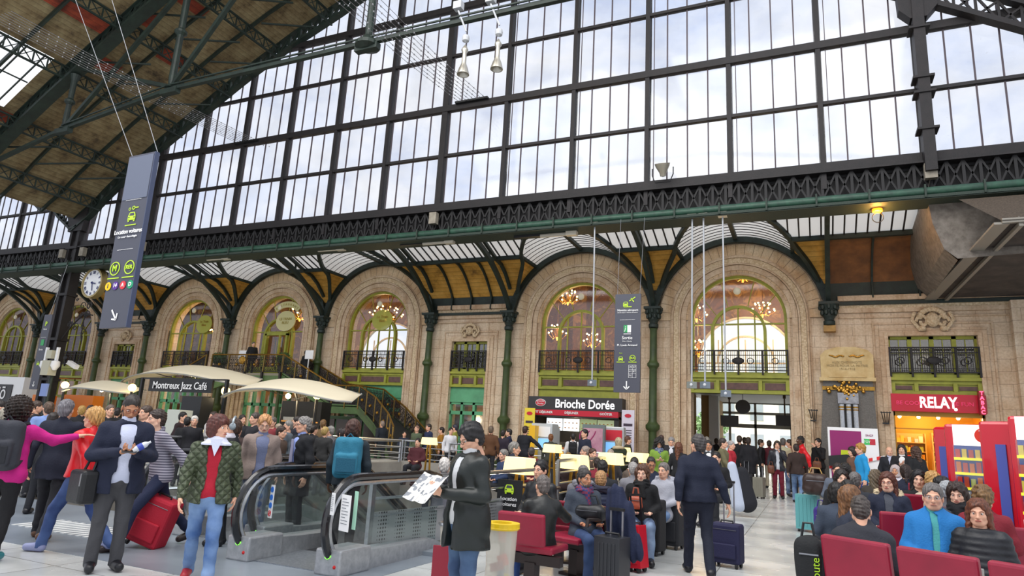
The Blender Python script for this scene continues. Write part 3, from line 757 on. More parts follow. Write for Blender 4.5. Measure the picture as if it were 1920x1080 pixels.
struct(rm.build('wall_restaurant',ROOM))
fg=MB()
for c,r,zs in openings:
    fg.ring((c,zs),r*.55,r*.55+.1,37.6,37.7,0,pi,20).ring((c,zs),r-.1,r,37.6,37.8,0,pi,24);fg.bar((c-r,37.65,zs),(c+r,37.65,zs),.08)
    for s in(-.55,0,.55): fg.bar((c+s*r,37.65,4.3),(c+s*r,37.65,zs+.5*r),.06)
struct(fg.build('window_21',mat('pale far window bars','B8B4A8',.6)))
BULB=mat('warm chandelier bulb','FFD79A',.5,emit='FFC873',estr=22.)
def chand(loc,r=.75,n=16,label=''):
    t=thing('chandelier',label,'chandelier',loc,group='restaurant chandeliers')
    m=MB();m.lathe([(.02,1.5),(.03,.3),(.1,.2),(.05,.0),(.12,-.2),(.02,-.35)],n=10);b=MB()
    for k in range(n):
        a=2*pi*k/n;rr=r*(1 if k%2 else .62);z=-.05 if k%2 else .28
        m.tube([(0,0,-.1),(rr*.5*math.cos(a),rr*.5*math.sin(a),-.25+z*.5),(rr*math.cos(a),rr*math.sin(a),z)],.018,5)
        b.sphere((rr*math.cos(a),rr*math.sin(a),z+.09),.042,8)
    m.build('chandelier_frame',GOLD,t,smooth=True);b.build('bulb',BULB,t,smooth=True)
    light('chandelier_light','POINT',(loc[0],loc[1],loc[2]-.6),170,(1,.68,.34),shadow_soft_size=.4);return t
for i,(x,y,Y,r,l) in enumerate([(725,590,31,.95,'large lit chandelier in the arched window above the staircase foot'),(775,570,33,.6,'smaller lit chandelier at the right of the arched window above the staircase foot'),
    (563,592,30.5,.8,'lit chandelier right of the oval sign in the restaurant door window'),(590,600,33,.8,'lit chandelier farther inside the restaurant door window'),(412,622,30.,.55,'lit chandelier in the arched window left of the staircase landing'),
    (1065,560,32,.6,'lit chandelier in the upper left of the arched window over the bakery'),(1045,625,30,.45,'lit chandelier low at the left of the arched window over the bakery'),(1110,640,33,.45,'lit chandelier low in the middle of the arched window over the bakery'),
    (1393,517,34,.5,'lit chandelier at the top of the arch over the passage'),(1306,590,30,.5,'lit chandelier at the left edge of the arch over the passage'),(1430,583,36,.6,'lit chandelier right of centre in the arch over the passage'),(1310,655,29.5,.35,'low lit wall chandelier at the left of the arch over the passage')]):
    p=PY(x,y,Y);chand((p.x,p.y,p.z),r,18 if r>.5 else 10,l)
for x in(-30,-43.,-49.): light('restaurant_fill','POINT',(x,31,8.5),90,(1,.7,.4),shadow_soft_size=.6)
for x in(-26,-19.6,-9,-2.5): light('restaurant_fill','POINT',(x,30.5,9.6),80,(1,.72,.42),shadow_soft_size=.6)
light('room_over_shop','POINT',(4,29.5,5.4),15,(1,.9,.7),shadow_soft_size=.3)
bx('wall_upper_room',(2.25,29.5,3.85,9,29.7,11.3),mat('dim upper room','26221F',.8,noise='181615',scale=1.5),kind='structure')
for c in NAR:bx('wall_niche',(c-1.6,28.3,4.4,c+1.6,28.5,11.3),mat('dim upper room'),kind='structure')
# signs of the restaurant glass
for x,y,l in((717,600,'round yellow green emblem in the arched window above the staircase foot'),(383,608,'round yellow green emblem in the arched window left of the landing')):
    p=PY(x,y,FY+.05);o=MB().lathe([(0,-.02),(.52,-.02),(.52,.02),(0,.02)],n=28,T=Matrix.Rotation(pi/2,4,'X')@Matrix.Diagonal((1.15,1,1,1))).build('window_emblem',mat('translucent lime emblem','B4B54A',.5,alpha=.75),loc=tuple(p));tag(o,l,'sign')
    text('Le Train\nBleu',.2,GOLD,parent=o,loc=(0,-.03,.05))
p=PY(536,602,FY);sg=MB().lathe([(0,-.03),(.55,-.03),(.55,.03),(0,.03)],n=30,T=Matrix.Rotation(pi/2,4,'X')@Matrix.Diagonal((1.2,1,1,1))).build('oval_sign',mat('cream enamel sign','CFC890',.5),loc=tuple(p));tag(sg,'cream oval restaurant sign above the restaurant door','sign')
text('LE TRAIN\nBLEU',.2,mat('faded gold letters','A8963F',.5),parent=sg,loc=(0,-.05,0))
p=PY(540,573,FY);arcs=MB().ring((0,-1.15),1.05,1.38,-.03,.03,math.radians(48),math.radians(132),14).build('arched_sign',mat('cream enamel sign'),loc=(p.x,p.y,p.z));tag(arcs,'curved cream sign under the top of the restaurant door arch','sign')
for k,ch in enumerate('RESTAURANT'):
    a=math.radians(126-72*k/9);t_=text(ch,.17,mat('faded gold letters'),parent=arcs);t_.matrix_local=Matrix.Translation((1.21*math.cos(a),-.045,-1.15+1.21*math.sin(a)))@Matrix.Rotation(pi/2-a,4,'Y')@Matrix.Rotation(pi/2,4,'X')
# ================================================================ ground floor of the facade
GF=.2
CREAM=mat('cream plaster','D9CDB4',.8,noise='C3B498',scale=1.2)
WARMW=mat('ochre cafe wall','B07A34',.7,noise='6E4520',scale=1.1)
DARKW=mat('dim back wall','4A3C2C',.8,noise='2A221A',scale=1.)
bk=MB();bk.box(-56,31,0,-5.5,31.1,4.3);struct(bk.build('wall_cafe_back',WARMW))
cl=MB();cl.box(-56,27.75,4.0,-5.4,31,4.1);struct(cl.build('ceiling',CREAM))
pw=MB()
for x in(-5.5,-12.3,-16.4,-22.9,-36,-40):pw.box(x-.1,27.7,0,x+.1,31,4.1)
struct(pw.build('wall_partition',DARKW))
for x,e in((-9,25),(-14.3,30),(-19.6,12),(-26,60),(-32.5,70),(-38,20),(-43,25),(-49.5,25)):
    light('shop_ceiling_light','POINT',(x,29.2,3.5),e*1.3,(1,.78,.5),shadow_soft_size=.3)
def shopfront(n,c,hw,zt,cols,mt=TEAL,ztr=2.45,dn=False):
    m=MB().box(c-hw,FY+.15,zt-.1,c+hw,FY+.35,zt).box(c-hw,FY+.15,ztr,c+hw,FY+.35,ztr+.16)
    for k in range(cols+1):
        x=c-hw+2*hw*k/cols;m.box(max(c-hw,x-.06),FY+.15,0,min(c+hw,x+.06),FY+.35,zt)
    m.box(c-hw,FY+.15,.2,c+hw,FY+.32,.75)
    w_=struct(m.build('door_%d'%n if dn else 'window_%d'%n,mt));MB().box(c-hw,FY+.24,.2,c+hw,FY+.25,zt).build('glass_pane',GLASSD,w_);return w_
shopfront(30,NAR[0],NW,3.0,3,dn=True);bx('trim_60',(NAR[0]-NW,FY+.1,3.0,NAR[0]+NW,FY+.4,3.68),TEAL,kind='structure')
shopfront(31,ARC[2],AW,3.1,4,dn=True);bx('trim_61',(ARC[2]-AW,FY+.1,3.1,ARC[2]+AW,FY+.4,3.68),TEAL,kind='structure')
shopfront(32,ARC[3],AW,3.4,6);shopfront(33,ARC[4],AW,3.4,6);shopfront(34,NAR[1],NW,3.0,2);bx('trim_62',(NAR[1]-NW,FY+.1,3.0,NAR[1]+NW,FY+.4,3.68),TEAL,kind='structure')
bx('trim_63',(ARC[3]-AW,FY+.1,3.4,ARC[3]+AW,FY+.4,3.68),TEAL,kind='structure');bx('trim_64',(ARC[4]-AW,FY+.1,3.4,ARC[4]+AW,FY+.4,3.68),TEAL,kind='structure')
bx('trim_65',(ARC[1]-AW,FY+.05,3.2,ARC[1]+AW,FY+.4,3.68),LIME,kind='structure')
shopfront(35,ARC[5],AW,3.6,4,LIME);shopfront(36,ARC[6],AW,3.6,4,LIME)
# ---- passage to the street
SLAT=mat('pale slatted ceiling','D8D8DA',.5)
ps=MB().box(-5.3,27.7,0,-5.2,34,4.15).box(-4.95,33.9,0,-4.4,38,4.15);struct(ps.build('wall_passage_left',mat('beige passage wall','B99868',.7)))
struct(MB().box(.9,27.7,0,1.0,38,4.15).build('wall_passage_right',CREAM))
cm=MB().box(-5.3,27.7,4.1,1,38,4.2)
for y in np.arange(28,38,.3): cm.box(-4.4,y,4.06,1,y+.2,4.1)
struct(cm.build('ceiling',SLAT))
struct(MB().box(-4.55,33.6,0,-4.1,34,4.1).build('wall_passage_pier',WHITE))
ex=MB()
for x in(-4.05,-2.75,-1.0,.85): ex.box(x-.06,37.9,.2,x+.06,38.05,4.1)
ex.box(-4.4,37.9,3.45,1,38.05,3.58).box(-4.4,37.9,2.75,1,38.05,2.95).box(-4.4,37.9,4.0,1,38.05,4.15)
struct(ex.build('door_1',mat('grey door frame','8A8880',.5)))
struct(MB().box(-4.4,37.95,2.9,1,37.96,4.0).build('window_40',GLASSD))
for i,(x,l) in enumerate(((1368,'left of the two dark hanging boards in the passage'),(1472,'right of the two dark hanging boards in the passage'))):
    p=PY(x,789,30);o=thing('hanging_board',l+' to the street','sign',(p.x,p.y,p.z));MB().box(-.36,-.05,-.22,.36,.05,.22).build('panel',mat('dark hanging board','3B3632',.5),o);MB().tube([(0,0,.2),(0,0,4.1-p.z)],.03,8).tube([(0,0,.9),(0,0,1.2 if 4.1-p.z>1.2 else .95)],.06,8).build('pole',mat('bronze pole','5A4A3A',.4,.5),o)
p=PY(1393,763,30);o=thing('silhouette_clock','round clock in dark silhouette hanging over the passage to the street','clock',(p.x,p.y,p.z));MB().lathe([(0,-.05),(.30,-.05),(.30,.05),(0,.05)],n=28,T=Matrix.Rotation(pi/2,4,'X')).build('disc',mat('dark hanging board'),o);MB().tube([(0,0,.25),(0,0,4.1-p.z)],.012,6).build('rod',BLACK,o)  # clock drawn as a dark disc, its silhouette put into the colour
o=MB().box(-.05,28.6,2.6,.05,29.4,2.75).build('red_fire_sign',mat('red sign','C8283A',.5),loc=(-5.1,0,0));tag(o,'small red sign on the left wall of the passage','sign')
# street beyond
ob=MB().box(-30,58,0,24,59,11);struct(ob.build('wall_opposite_building',mat('pale rendered street facade','E9E2D2',.8)))
om=MB()
for x in np.arange(-20,16,2.2):
    for z in(1,4,7): om.box(x,57.9,z,x+1,58,z+1.9)
struct(om.build('window_41',mat('grey street windows','9AA3A8',.4)))
def bush(loc,r,lab):
    rs=np.random.RandomState(int(abs(loc[0]*10)));m=MB()
    for k in range(int(420)):
        v=rs.normal(size=3);v/=np.linalg.norm(v);v*=r*(.7+.3*rs.rand());c=Vector(v)+Vector((0,0,r));a=Vector(rs.normal(size=3)).normalized()*.07*r*2;b=Vector(rs.normal(size=3)).normalized()*.05*r*2
        m.add([c-a,c+b,c+a,c-b],[(0,1,2,3)])
    m.sphere((0,0,r),r*.8,10)
    return m
t=thing('street_tree','leafy green tree outside seen through the left of the exit','tree',(-6.6,50,.2));MB().tube([(0,0,0),(0,0,2.2)],.12,8).build('trunk',mat('bark','5A4A3A'),t);m=bush((1,0,0),1.2,'');m.build('foliage',mat('leaf green','7FA06A',.7),t,loc=(0,0,1.8))
# ---- bakery kiosk
NAVY=BLACK
def kiosk():
    x0,x1=-10.98,-6.92;Y=26.35
    t=thing('bakery_kiosk','bakery kiosk with dark fascia reading Brioche Dorée over a red band','kiosk',(0,0,0))
    MB().box(x0,Y,2.78,x1,FY+.6,3.32).build('fascia',mat('anthracite fascia','2E2D30',.5),t)
    MB().box(x0,Y-.04,2.55,x1-.15,Y+.3,2.78).build('red_band',mat('crimson band','C4122F',.4),t)
    L_=text('Brioche Dorée',.50,mat('lit white lettering','FFFFFF',.5,emit='FFFFFF',estr=.55),'sign_lettering',t,((x0+x1)/2+.45,Y-.02,3.03),bold=.006,sx=.84)
    MB().lathe([(0,-.03),(.22,-.03),(.22,.03),(0,.03)],n=26,T=Matrix.Rotation(pi/2,4,'X')@Matrix.Diagonal((1.05,.7,1,1))).build('logo_rim',WHITE,t,loc=(x0+.56,Y-.01,3.06))
    MB().lathe([(0,-.03),(.2,-.03),(.2,.03),(0,.03)],n=26,T=Matrix.Rotation(pi/2,4,'X')@Matrix.Diagonal((1.05,.66,1,1))).build('logo_oval',mat('crimson band'),t,loc=(x0+.56,Y-.03,3.06))
    text('Brioche\nDorée',.11,WHITE,'logo_lettering',t,(x0+.56,Y-.065,3.07))
    for s,x in(('PETIT DÉJEUNER',x0+.65),('DÉJEUNER',x0+1.95),('GOÛTER',x1-.65)): text(s,.13,WHITE,'band_lettering',t,(x,Y-.06,2.67),bold=.003)
    MB().box(x0+.15,Y+.1,.2,x0+.35,FY+.5,2.6).box(x1-.35,Y+.1,.2,x1-.15,FY+.5,2.6).box(x0+.15,FY+.55,.2,x1-.15,FY+.62,2.6).box(x0+.15,Y,2.5,x1-.15,FY+.5,2.56).build('housing',mat('dark kiosk interior','24221F',.5),t)
    cols=['E8F0F6','F2F4F0','7E8A62','8A9370']
    for k in range(4):
        a=x0+.75+k*.74;MB().box(a,Y+.28,1.95,a+.70,Y+.32,2.45).build('menu_screen',mat('menu screen %d'%k,cols[k],.4,emit=cols[k],estr=.55),t)
        mm=MB()
        rs=np.random.RandomState(k)
        for i in range(4):
            for j in range(2): mm.sphere((a+.1+i*.165,Y+.27,2.08+j*.2),.045,6,sc3=(1,.2,.5))
        mm.build('menu_picture',mat('pastry brown','A9763C',.6),t)
    MB().box(x0+.9,Y+.1,.2,x1-.9,Y+.7,1.15).build('counter',mat('yellow lit counter','D9A032',.5,emit='E8A02A',estr=.35),t)
    MB().box(x0+.9,Y+.15,1.15,x1-.9,Y+.16,1.5).build('counter_glass',GLASSD,t)
    return t
kiosk()
rs=np.random.RandomState(3)
for k in range(18):
    x=-9.9+k*.14;o=MB().box(0,0,0,.1,.1,.10+.05*rs.rand()).build('pastry_bag',mat('pastry colour %d'%(k%3),('D8732C','E9D6A0','B8381F')[k%3],.6),loc=(x,26.55,1.16));tag(o,'small bright pastry packet on the bakery counter','packet','pastry packets on the bakery counter')
light('kiosk_light','POINT',(-9,26.7,2.35),22,(1,.8,.55),shadow_soft_size=.1)
def banner(x,y0,y1,Y,w,colr,lab,lines):
    a=PY(x,y0,Y);o=thing('banner_stand',lab,'banner',(a.x,Y,G(Y)));h=a.z-G(Y)
    MB().box(-w/2,-.02,0,w/2,.02,h).build('banner_panel',mat('banner '+colr,colr,.6),o)
    MB().lathe([(0,-.01),(.13,-.01),(.13,.01),(0,.01)],n=20,T=Matrix.Rotation(pi/2,4,'X')@Matrix.Diagonal((1,.55,1,1))).build('banner_logo',mat('crimson band'),o,loc=(0,-.035,h-.22))
    m=MB().box(-w*.35,-.03,h-.62,w*.35,-.02,h-.52)
    for k in range(lines): m.box(-w*.3,-.03,h-.8-k*.09,w*.3,-.021,h-.77-k*.09)
    m.build('banner_print',mat('dark print','3A2A3C',.6),o)
banner(994,765,840,26.0,.46,'E6CF3C','tall yellow banner at the left end of the bakery',4)
banner(1178,769,860,26.0,.5,'D9D2DE','tall lilac banner at the right end of the bakery',8)
# ticket machines
def ticket_machine(x,y,D,rz,lab,colr,w=.75,h=1.95):
    p=PD(x,y,D);o=thing('ticket_machine',lab,'machine',(p.x,p.y,G(p.y)),rz)
    MB().prism([(-.3,0),(.3,0),(.3,h-.2),(.15,h),(-.3,h)],-w/2,w/2,T=Matrix.Rotation(pi/2,4,'Z')).build('housing',mat('silver machine housing','C5CACC',.35,.3),o,bevel=.03)
    MB().box(-w/2+.06,-.34,h-.5,w/2-.06,-.29,h-.12).build('header_panel',mat('machine header '+colr,colr,.4),o)
    MB().box(-w/2+.1,-.34,1.0,w/2-.1,-.295,1.38).build('screen',mat('blue lit screen','7FB4E6',.3,emit='6FA8E0',estr=.6),o)
    MB().box(-w/2,-.33,.0,w/2,-.29,.9).build('lower_panel',mat('lower '+colr,'E3A91E' if colr!='F4F4F4' else '9AA0A2',.4),o)
    return o
ticket_machine(1022,835,25.5,-.2,'rounded white ticket machine with a yellow side left of the bakery counter','F4F4F4',.95)
o=MB().box(-.12,-.4,0,.12,.35,1.85).build('yellow_panel',mat('yellow machine panel','E6B31C',.4),loc=tuple(PD(1003,850,25.3)-Vector((0,0,PD(1003,850,25.3).z-.2))));tag(o,'narrow yellow upright panel beside the white ticket machine','machine')
ticket_machine(1150,838,24.6,.1,'ticket machine with red header and yellow body right of the poster','D5283A',.85)
# poster totem
p=PD(1113,845,24.);o=thing('poster_totem','poster totem with a pink and grey picture between two ticket machines','poster',(p.x,p.y,G(p.y)))
MB().box(-.42,-.1,0,.42,.1,1.98).build('totem_frame',mat('grey green totem','6E7A78',.4),o);MB().box(-.36,-.12,.25,.36,-.1,1.85).build('poster_sheet',mat('blush poster','D9AEB8',.5,noise='9C5A78',scale=1.2),o)
m=MB()
for k in range(3): m.tube([(-.3+.1*k+.2*math.sin(t*2+k),-.13,.35+t*.5) for t in np.linspace(0,2.8,16)],.022,5)
m.build('poster_swirl',mat('magenta swirl','A02A66',.5),o)
# ---- red shop
RC=(RX0+RX1)/2
t=thing('shop_sign','red illuminated shop sign reading RELAY with BE COOL and BE FUN','sign',(0,0,0))
MB().box(RX0-.05,FY-.18,3.2,RX1+.05,FY+.3,3.8).build('sign_panel',mat('glossy crimson panel','C00F2C',.3),t)
LITW=mat('lit white lettering')
text('RELAY',.52,LITW,'sign_lettering',t,(RC,FY-.2,3.5),bold=.014,sx=.74);MB().lathe([(0,-.02),(.05,-.02),(.05,.02),(0,.02)],n=16,T=Matrix.Rotation(pi/2,4,'X')).build('full_stop',LITW,t,loc=(RC+.5,FY-.2,3.3))
pk=mat('pink lettering','E23A6E',.5,emit='C02A50',estr=.25)
text('BE COOL',.19,pk,'small_lettering',t,(RC-.85,FY-.2,3.48));text('BE FUN',.19,pk,'small_lettering',t,(RC+.72,FY-.2,3.48))
t2=thing('tabac_sign','narrow vertical red lit sign reading TABAC at the right end of the shop sign','sign',(0,0,0));MB().box(5.08,FY-.45,3.14,5.24,FY-.2,3.92).build('sign_box',mat('dark red box','8A0F22',.4),t2)
for k,ch in enumerate('TABAC'): text(ch,.17,mat('red neon','FF5070',.5,emit='FF4060',estr=2.2),'neon_letter',t2,(5.16,FY-.46,3.84-k*.155),bold=.006)
YW=mat('warm yellow shop wall','E8B23A',.6)
sr=MB().box(2.3,27.7,.0,2.35,31.5,3.4).box(5.75,27.7,0,5.8,31.5,3.4).box(2.3,31.5,0,5.8,31.6,3.4);struct(sr.build('wall_shop',YW));struct(MB().box(2.3,27.7,3.4,5.8,31.6,3.5).build('ceiling',YW))
struct(MB().box(RX0,FY+.05,3.05,RX1,FY+.15,3.2).box(RX0,FY+.05,.2,RX0+.06,FY+.15,3.2).box(RX1-.06,FY+.05,.2,RX1,FY+.15,3.2).box(RX0,FY+.05,2.6,RX1,FY+.1,2.64).build('door_2',mat('brass shop frame','A9802E',.4,.4)))
for x,y in((3.1,28.3),(4,29),(4.9,28.3),(4,30.5)): light('shop_light','POINT',(x,y,3.1),20,(1,.78,.42),shadow_soft_size=.15)
sp=MB()
for x in(2.9,3.5,4.1,4.7): 
    o=thing('ceiling_spotlight','small round spotlight under the yellow shop ceiling','lamp',(x,28.1,3.15),group='spotlights in the shop');MB().lathe([(.04,.2),(.1,.1),(.1,-.05),(.0,-.05)],n=12).build('housing',BLACK,o);MB().sphere((0,0,-.07),.06,8).build('bulb',mat('spot bulb','FFF1CF',.5,emit='FFE6B0',estr=8),o)
pc=['D8342A','E9A62A','F2E9C8','C8472E','E07A2A','F0D04A','B8C24A','D9D9E0']
pm=[mat('packet %s'%c,c,.5) for c in pc]
SH=mat('shelf yellow metal','E7C070',.5)
for si,(xa,xb,ya,lab) in enumerate(((2.5,4.0,30.9,'left wall shelving full of red and yellow packets in the shop'),(4.1,5.6,29.6,'right shelving full of mixed packets in the shop'))):
    t=thing('shop_shelving',lab,'shelf',(0,0,0));rows=[.5,.85,1.2,1.55,1.9,2.25]
    for z in rows: MB().box(xa,ya,z-.03,xb,ya+.4,z).build('shelf_board',SH,t)
    MB().box(xa,ya+.4,.2,xb,ya+.44,2.6).box(xa-.04,ya,.2,xa,ya+.44,2.6).box(xb,ya,.2,xb+.04,ya+.44,2.6).build('shelf_frame',SH,t)
    rs=np.random.RandomState(si)
    for z in rows:
        x=xa+.03
        while x<xb-.12:
            w_=.09+.07*rs.rand();h_=.14+.13*rs.rand();o=MB().box(0,0,0,w_*.9,.2,h_).build('packet',pm[rs.randint(8)],loc=(x,ya+.05,z));tag(o,'small bright packet standing on the shelves inside the red shop','packet','packets on the shop shelves');x+=w_
# memorial on the pier
GRAN=mat('grey granite','6E6A64',.45,noise='54504B',scale=30.)
t=thing('memorial','grey granite memorial with cream stone tablet, gilt band and three steel cylinders','memorial',(0,0,0))
MB().prism([(.42,4.2),(2.0,4.2),(2.12,.2),(.12,.2)],26.62,26.98).build('granite_slab',GRAN,t)
m=MB().prism([(.36,4.2),(2.06,4.2),(2.06,5.1),(1.9,5.28),(1.5,5.4),(.92,5.4),(.52,5.28),(.36,5.1)],26.5,26.98).box(.3,26.45,4.18,2.1,26.98,4.3).box(.6,26.42,4.3,1.8,26.5,4.36);m.build('stone_tablet',mat('stained cream stone','DCC796',.7,noise='B4935A',scale=2.),t)
text('AUX CHEMINOTS\nMORTS POUR LA PATRIE\n1914-1918',.12,mat('worn carved letters','A8946A',.7),parent=t,loc=(1.21,26.48,4.72))
m=MB()
for s in(-1,1):
    for k in range(9): m.sphere((1.21+s*(.12+.05*k),26.47,5.06+.03*math.sin(k)),.045,6,sc3=(1.3,.4,.6))
m.build('gilt_leaves',GOLD,t)
m=MB().box(.38,26.56,3.86,2.05,26.62,3.99);rs=np.random.RandomState(9)
for k in range(46): m.sphere((1.18+rs.normal()*.22,26.52,3.9+rs.normal()*.12),.05+.03*rs.rand(),6,sc3=(1,.7,1))
m.build('gilt_band',GOLD,t)
MB().box(.86,26.5,3.38,1.52,26.62,3.76).build('steel_plate',mat('marbled steel','A9A9AD',.3,.6,noise='77777C',scale=6.),t)
for k in range(3):
    MB().lathe([(.095,0),(.095,1.35)],c=(.97+.22*k,26.52,2.0),n=14).build('steel_cylinder',CHROME,t,smooth=True);MB().lathe([(.1,0),(.1,.06)],c=(.97+.22*k,26.52,3.22),n=14).lathe([(.1,0),(.1,.04)],c=(.97+.22*k,26.52,3.14),n=14).build('gilt_collar',GOLD,t,smooth=True)
for x,l in((.02,'left'),(2.32,'right')):
    m=MB()
    for k in range(4): m.bar((x-.02+.04*k,26.9,2.75),(x-.12+.09*k,26.6,3.15),.022)
    m.bar((x-.14,26.62,3.12),(x+.18,26.62,3.12),.03);m.bar((x-.08,26.85,2.76),(x+.12,26.85,2.76),.05);o=m.build('torch_bracket',BLACK);tag(o,'black iron torch bracket on the stone %s of the granite memorial'%l,'bracket')
# information board in front of memorial
p=PY(1600,845,24.);t=thing('information_board','white information board with purple and lime graphic standing before the memorial','board',(p.x,24,G(24)));a=PY(1554,803,24.);b=PY(1648,803,24.);w_=b.x-a.x;h=2.25
MB().box(-w_/2,-.04,0,w_/2,.04,h).build('board_panel',WHITE,t);MB().box(-w_/2+.06,-.05,.3,w_*.17,-.041,h-.1).build('purple_field',mat('plum print','8E1A64',.5),t)
MB().prism([(-.4,.9),(0,.9),(.1,1.0),(0,1.55),(-.35,1.55)],-.055,-.045).build('lime_shape',mat('lime print','C6D420',.5),t)
MB().box(w_*.22,-.05,h-.5,w_*.33,-.04,h-.32).build('green_logo_half',mat('green logo','3FC060',.5),t);MB().box(w_*.33,-.05,h-.5,w_*.44,-.04,h-.32).build('red_logo_half',mat('red logo','C02A3A',.5),t)
text('SNCF',.09,mat('plum print'),parent=t,loc=(w_*.33,-.05,h-.22));text('TGV',.1,WHITE,parent=t,loc=(w_*.275,-.052,h-.41))
tp=MB();n=14
for k in range(n): tp.mi(k%2);a_=(-w_/2+w_*k/n*1.1,-.09,1.0+.4*k/n);b_=(-w_/2+w_*(k+1)/n*1.1,-.09,1.0+.4*(k+1)/n);tp.add([(a_[0],a_[1],a_[2]-.05),(b_[0],b_[1],b_[2]-.05),(b_[0],b_[1],b_[2]+.05),(a_[0],a_[1],a_[2]+.05)],[(0,1,2,3)])
o=tp.build('barrier_tape',[mat('tape red','D8302C',.5),WHITE],loc=(p.x,24,G(24)));tag(o,'red and white barrier tape stretched across the information board','tape')
o=MB().prism([(-.72,1.05),(.2,1.0),(.25,1.3),(-.2,1.42),(-.72,1.35)],-.35,-.12).build('black_case',BLACK,loc=(p.x,24,G(24)));tag(o,'large black case in front of the information board','case')
# upper right boxed soffit
PERF=mat('dusty perforated sheet','857E75',.65,.1,noise='5C544C',scale=5.,bump=.3,bscale=60.)
t=thing('boxed_soffit','grey metal boxed structure with curved side panel hanging at the upper right','soffit',(0,0,0))
pts=[];
m=MB()
m.add([(3.55,21.6,9.3),(3.35,21.6,9.0),(3.42,21.6,8.3),(3.65,21.6,7.5),(3.95,21.6,7.2),(12,21.6,7.5),(12,21.6,9.3)],[(0,1,2,3,4,5,6)])
prof=[(3.55,10.0),(3.35,9.2),(3.42,8.3),(3.65,7.5),(3.95,7.15)]
for (xa,za),(xb,zb) in zip(prof[:-1],prof[1:]): m.add([(xa,21.6,za),(xb,21.6,zb),(xb,26.9,zb),(xa,26.9,za)],[(0,1,2,3)])
m.build('curved_side_panel',PERF,t,smooth=True)
MB().add([(3.95,26.9,7.15),(12,26.9,7.15),(12,19.5,7.6),(4.6,19.5,7.6)],[(0,1,2,3)]).box(3.95,26.85,7.1,12,26.95,10).build('underside',mat('mottled dark underside','4D443E',.8,noise='2F2A27',scale=2.),t)  # underside coloured darker than the side panel
m=MB()
m.bar((3.98,26.8,7.12),(4.6,19.6,7.55),.34,.06)
for k in range(5): y=20.2+k*1.3;m.bar((4.05+(26.8-y)*.085,y,7.6),(4.45+(26.8-y)*.085,y-.5,7.7),.06)
m.bar((4.6,19.6,7.6),(12,19.6,7.6),.12)
m.bar((4.45,26.8,7.1),(5.0,19.6,7.5),.1)
m.build('edge_frame',mat('pale steel edge','8F8A80',.5,.3),t)
MB().add([(4.6,19.55,7.6),(12,19.55,7.6),(12,21.0,8.75),(4.0,21.0,8.75)],[(0,1,2,3)]).build('wire_mesh',mat('brown wire mesh','5B4E40',.8,noise='3A3128',scale=24.),t)
# sodium lamp under the gutter and strip lights
p=PY(1645,395,21.6);t=thing('sodium_lamp','glowing orange lamp with a round wire guard under the gutter at the right','lamp',(p.x,p.y,p.z));MB().lathe([(0,-.03),(.14,-.03),(.14,.05),(0,.07)],n=14).build('lamp_head',mat('orange lamp glow','FFA030',.4,emit='FF7A14',estr=2.6),t);MB().ring((0,-.22),.14,.16,-.01,.01,n=20).build('wire_guard',BLACK,t)
light('sodium_lamp_light','POINT',(p.x,p.y,p.z-.15),60,(1,.5,.12),shadow_soft_size=.1)
for i,(x,y,l) in enumerate(((1045,440,'above the bakery arch'),(1300,411,'above the passage arch'),(620,468,'left of centre'),(820,455,'over the narrow ochre boarded bay'),(408,485,'just right of the hanging car rental sign'))):
    p=PY(x,y,21.5);o=thing('strip_light','dusty tubular strip light under the gutter '+l,'lamp',(p.x,p.y,p.z),group='strip lights under the gutter');MB().tube([(-.65,0,0),(.35,0,0)],.07,10).build('tube_cover',mat('dusty clear cover','B9B3A4',.4),o);MB().box(.35,-.1,-.08,.75,.1,.1).build('end_box',mat('cream ballast box','CFC8B6',.5),o);MB().box(-1.7,-.06,-.02,-.65,.06,.12).build('cable_tray',BLACK,o)
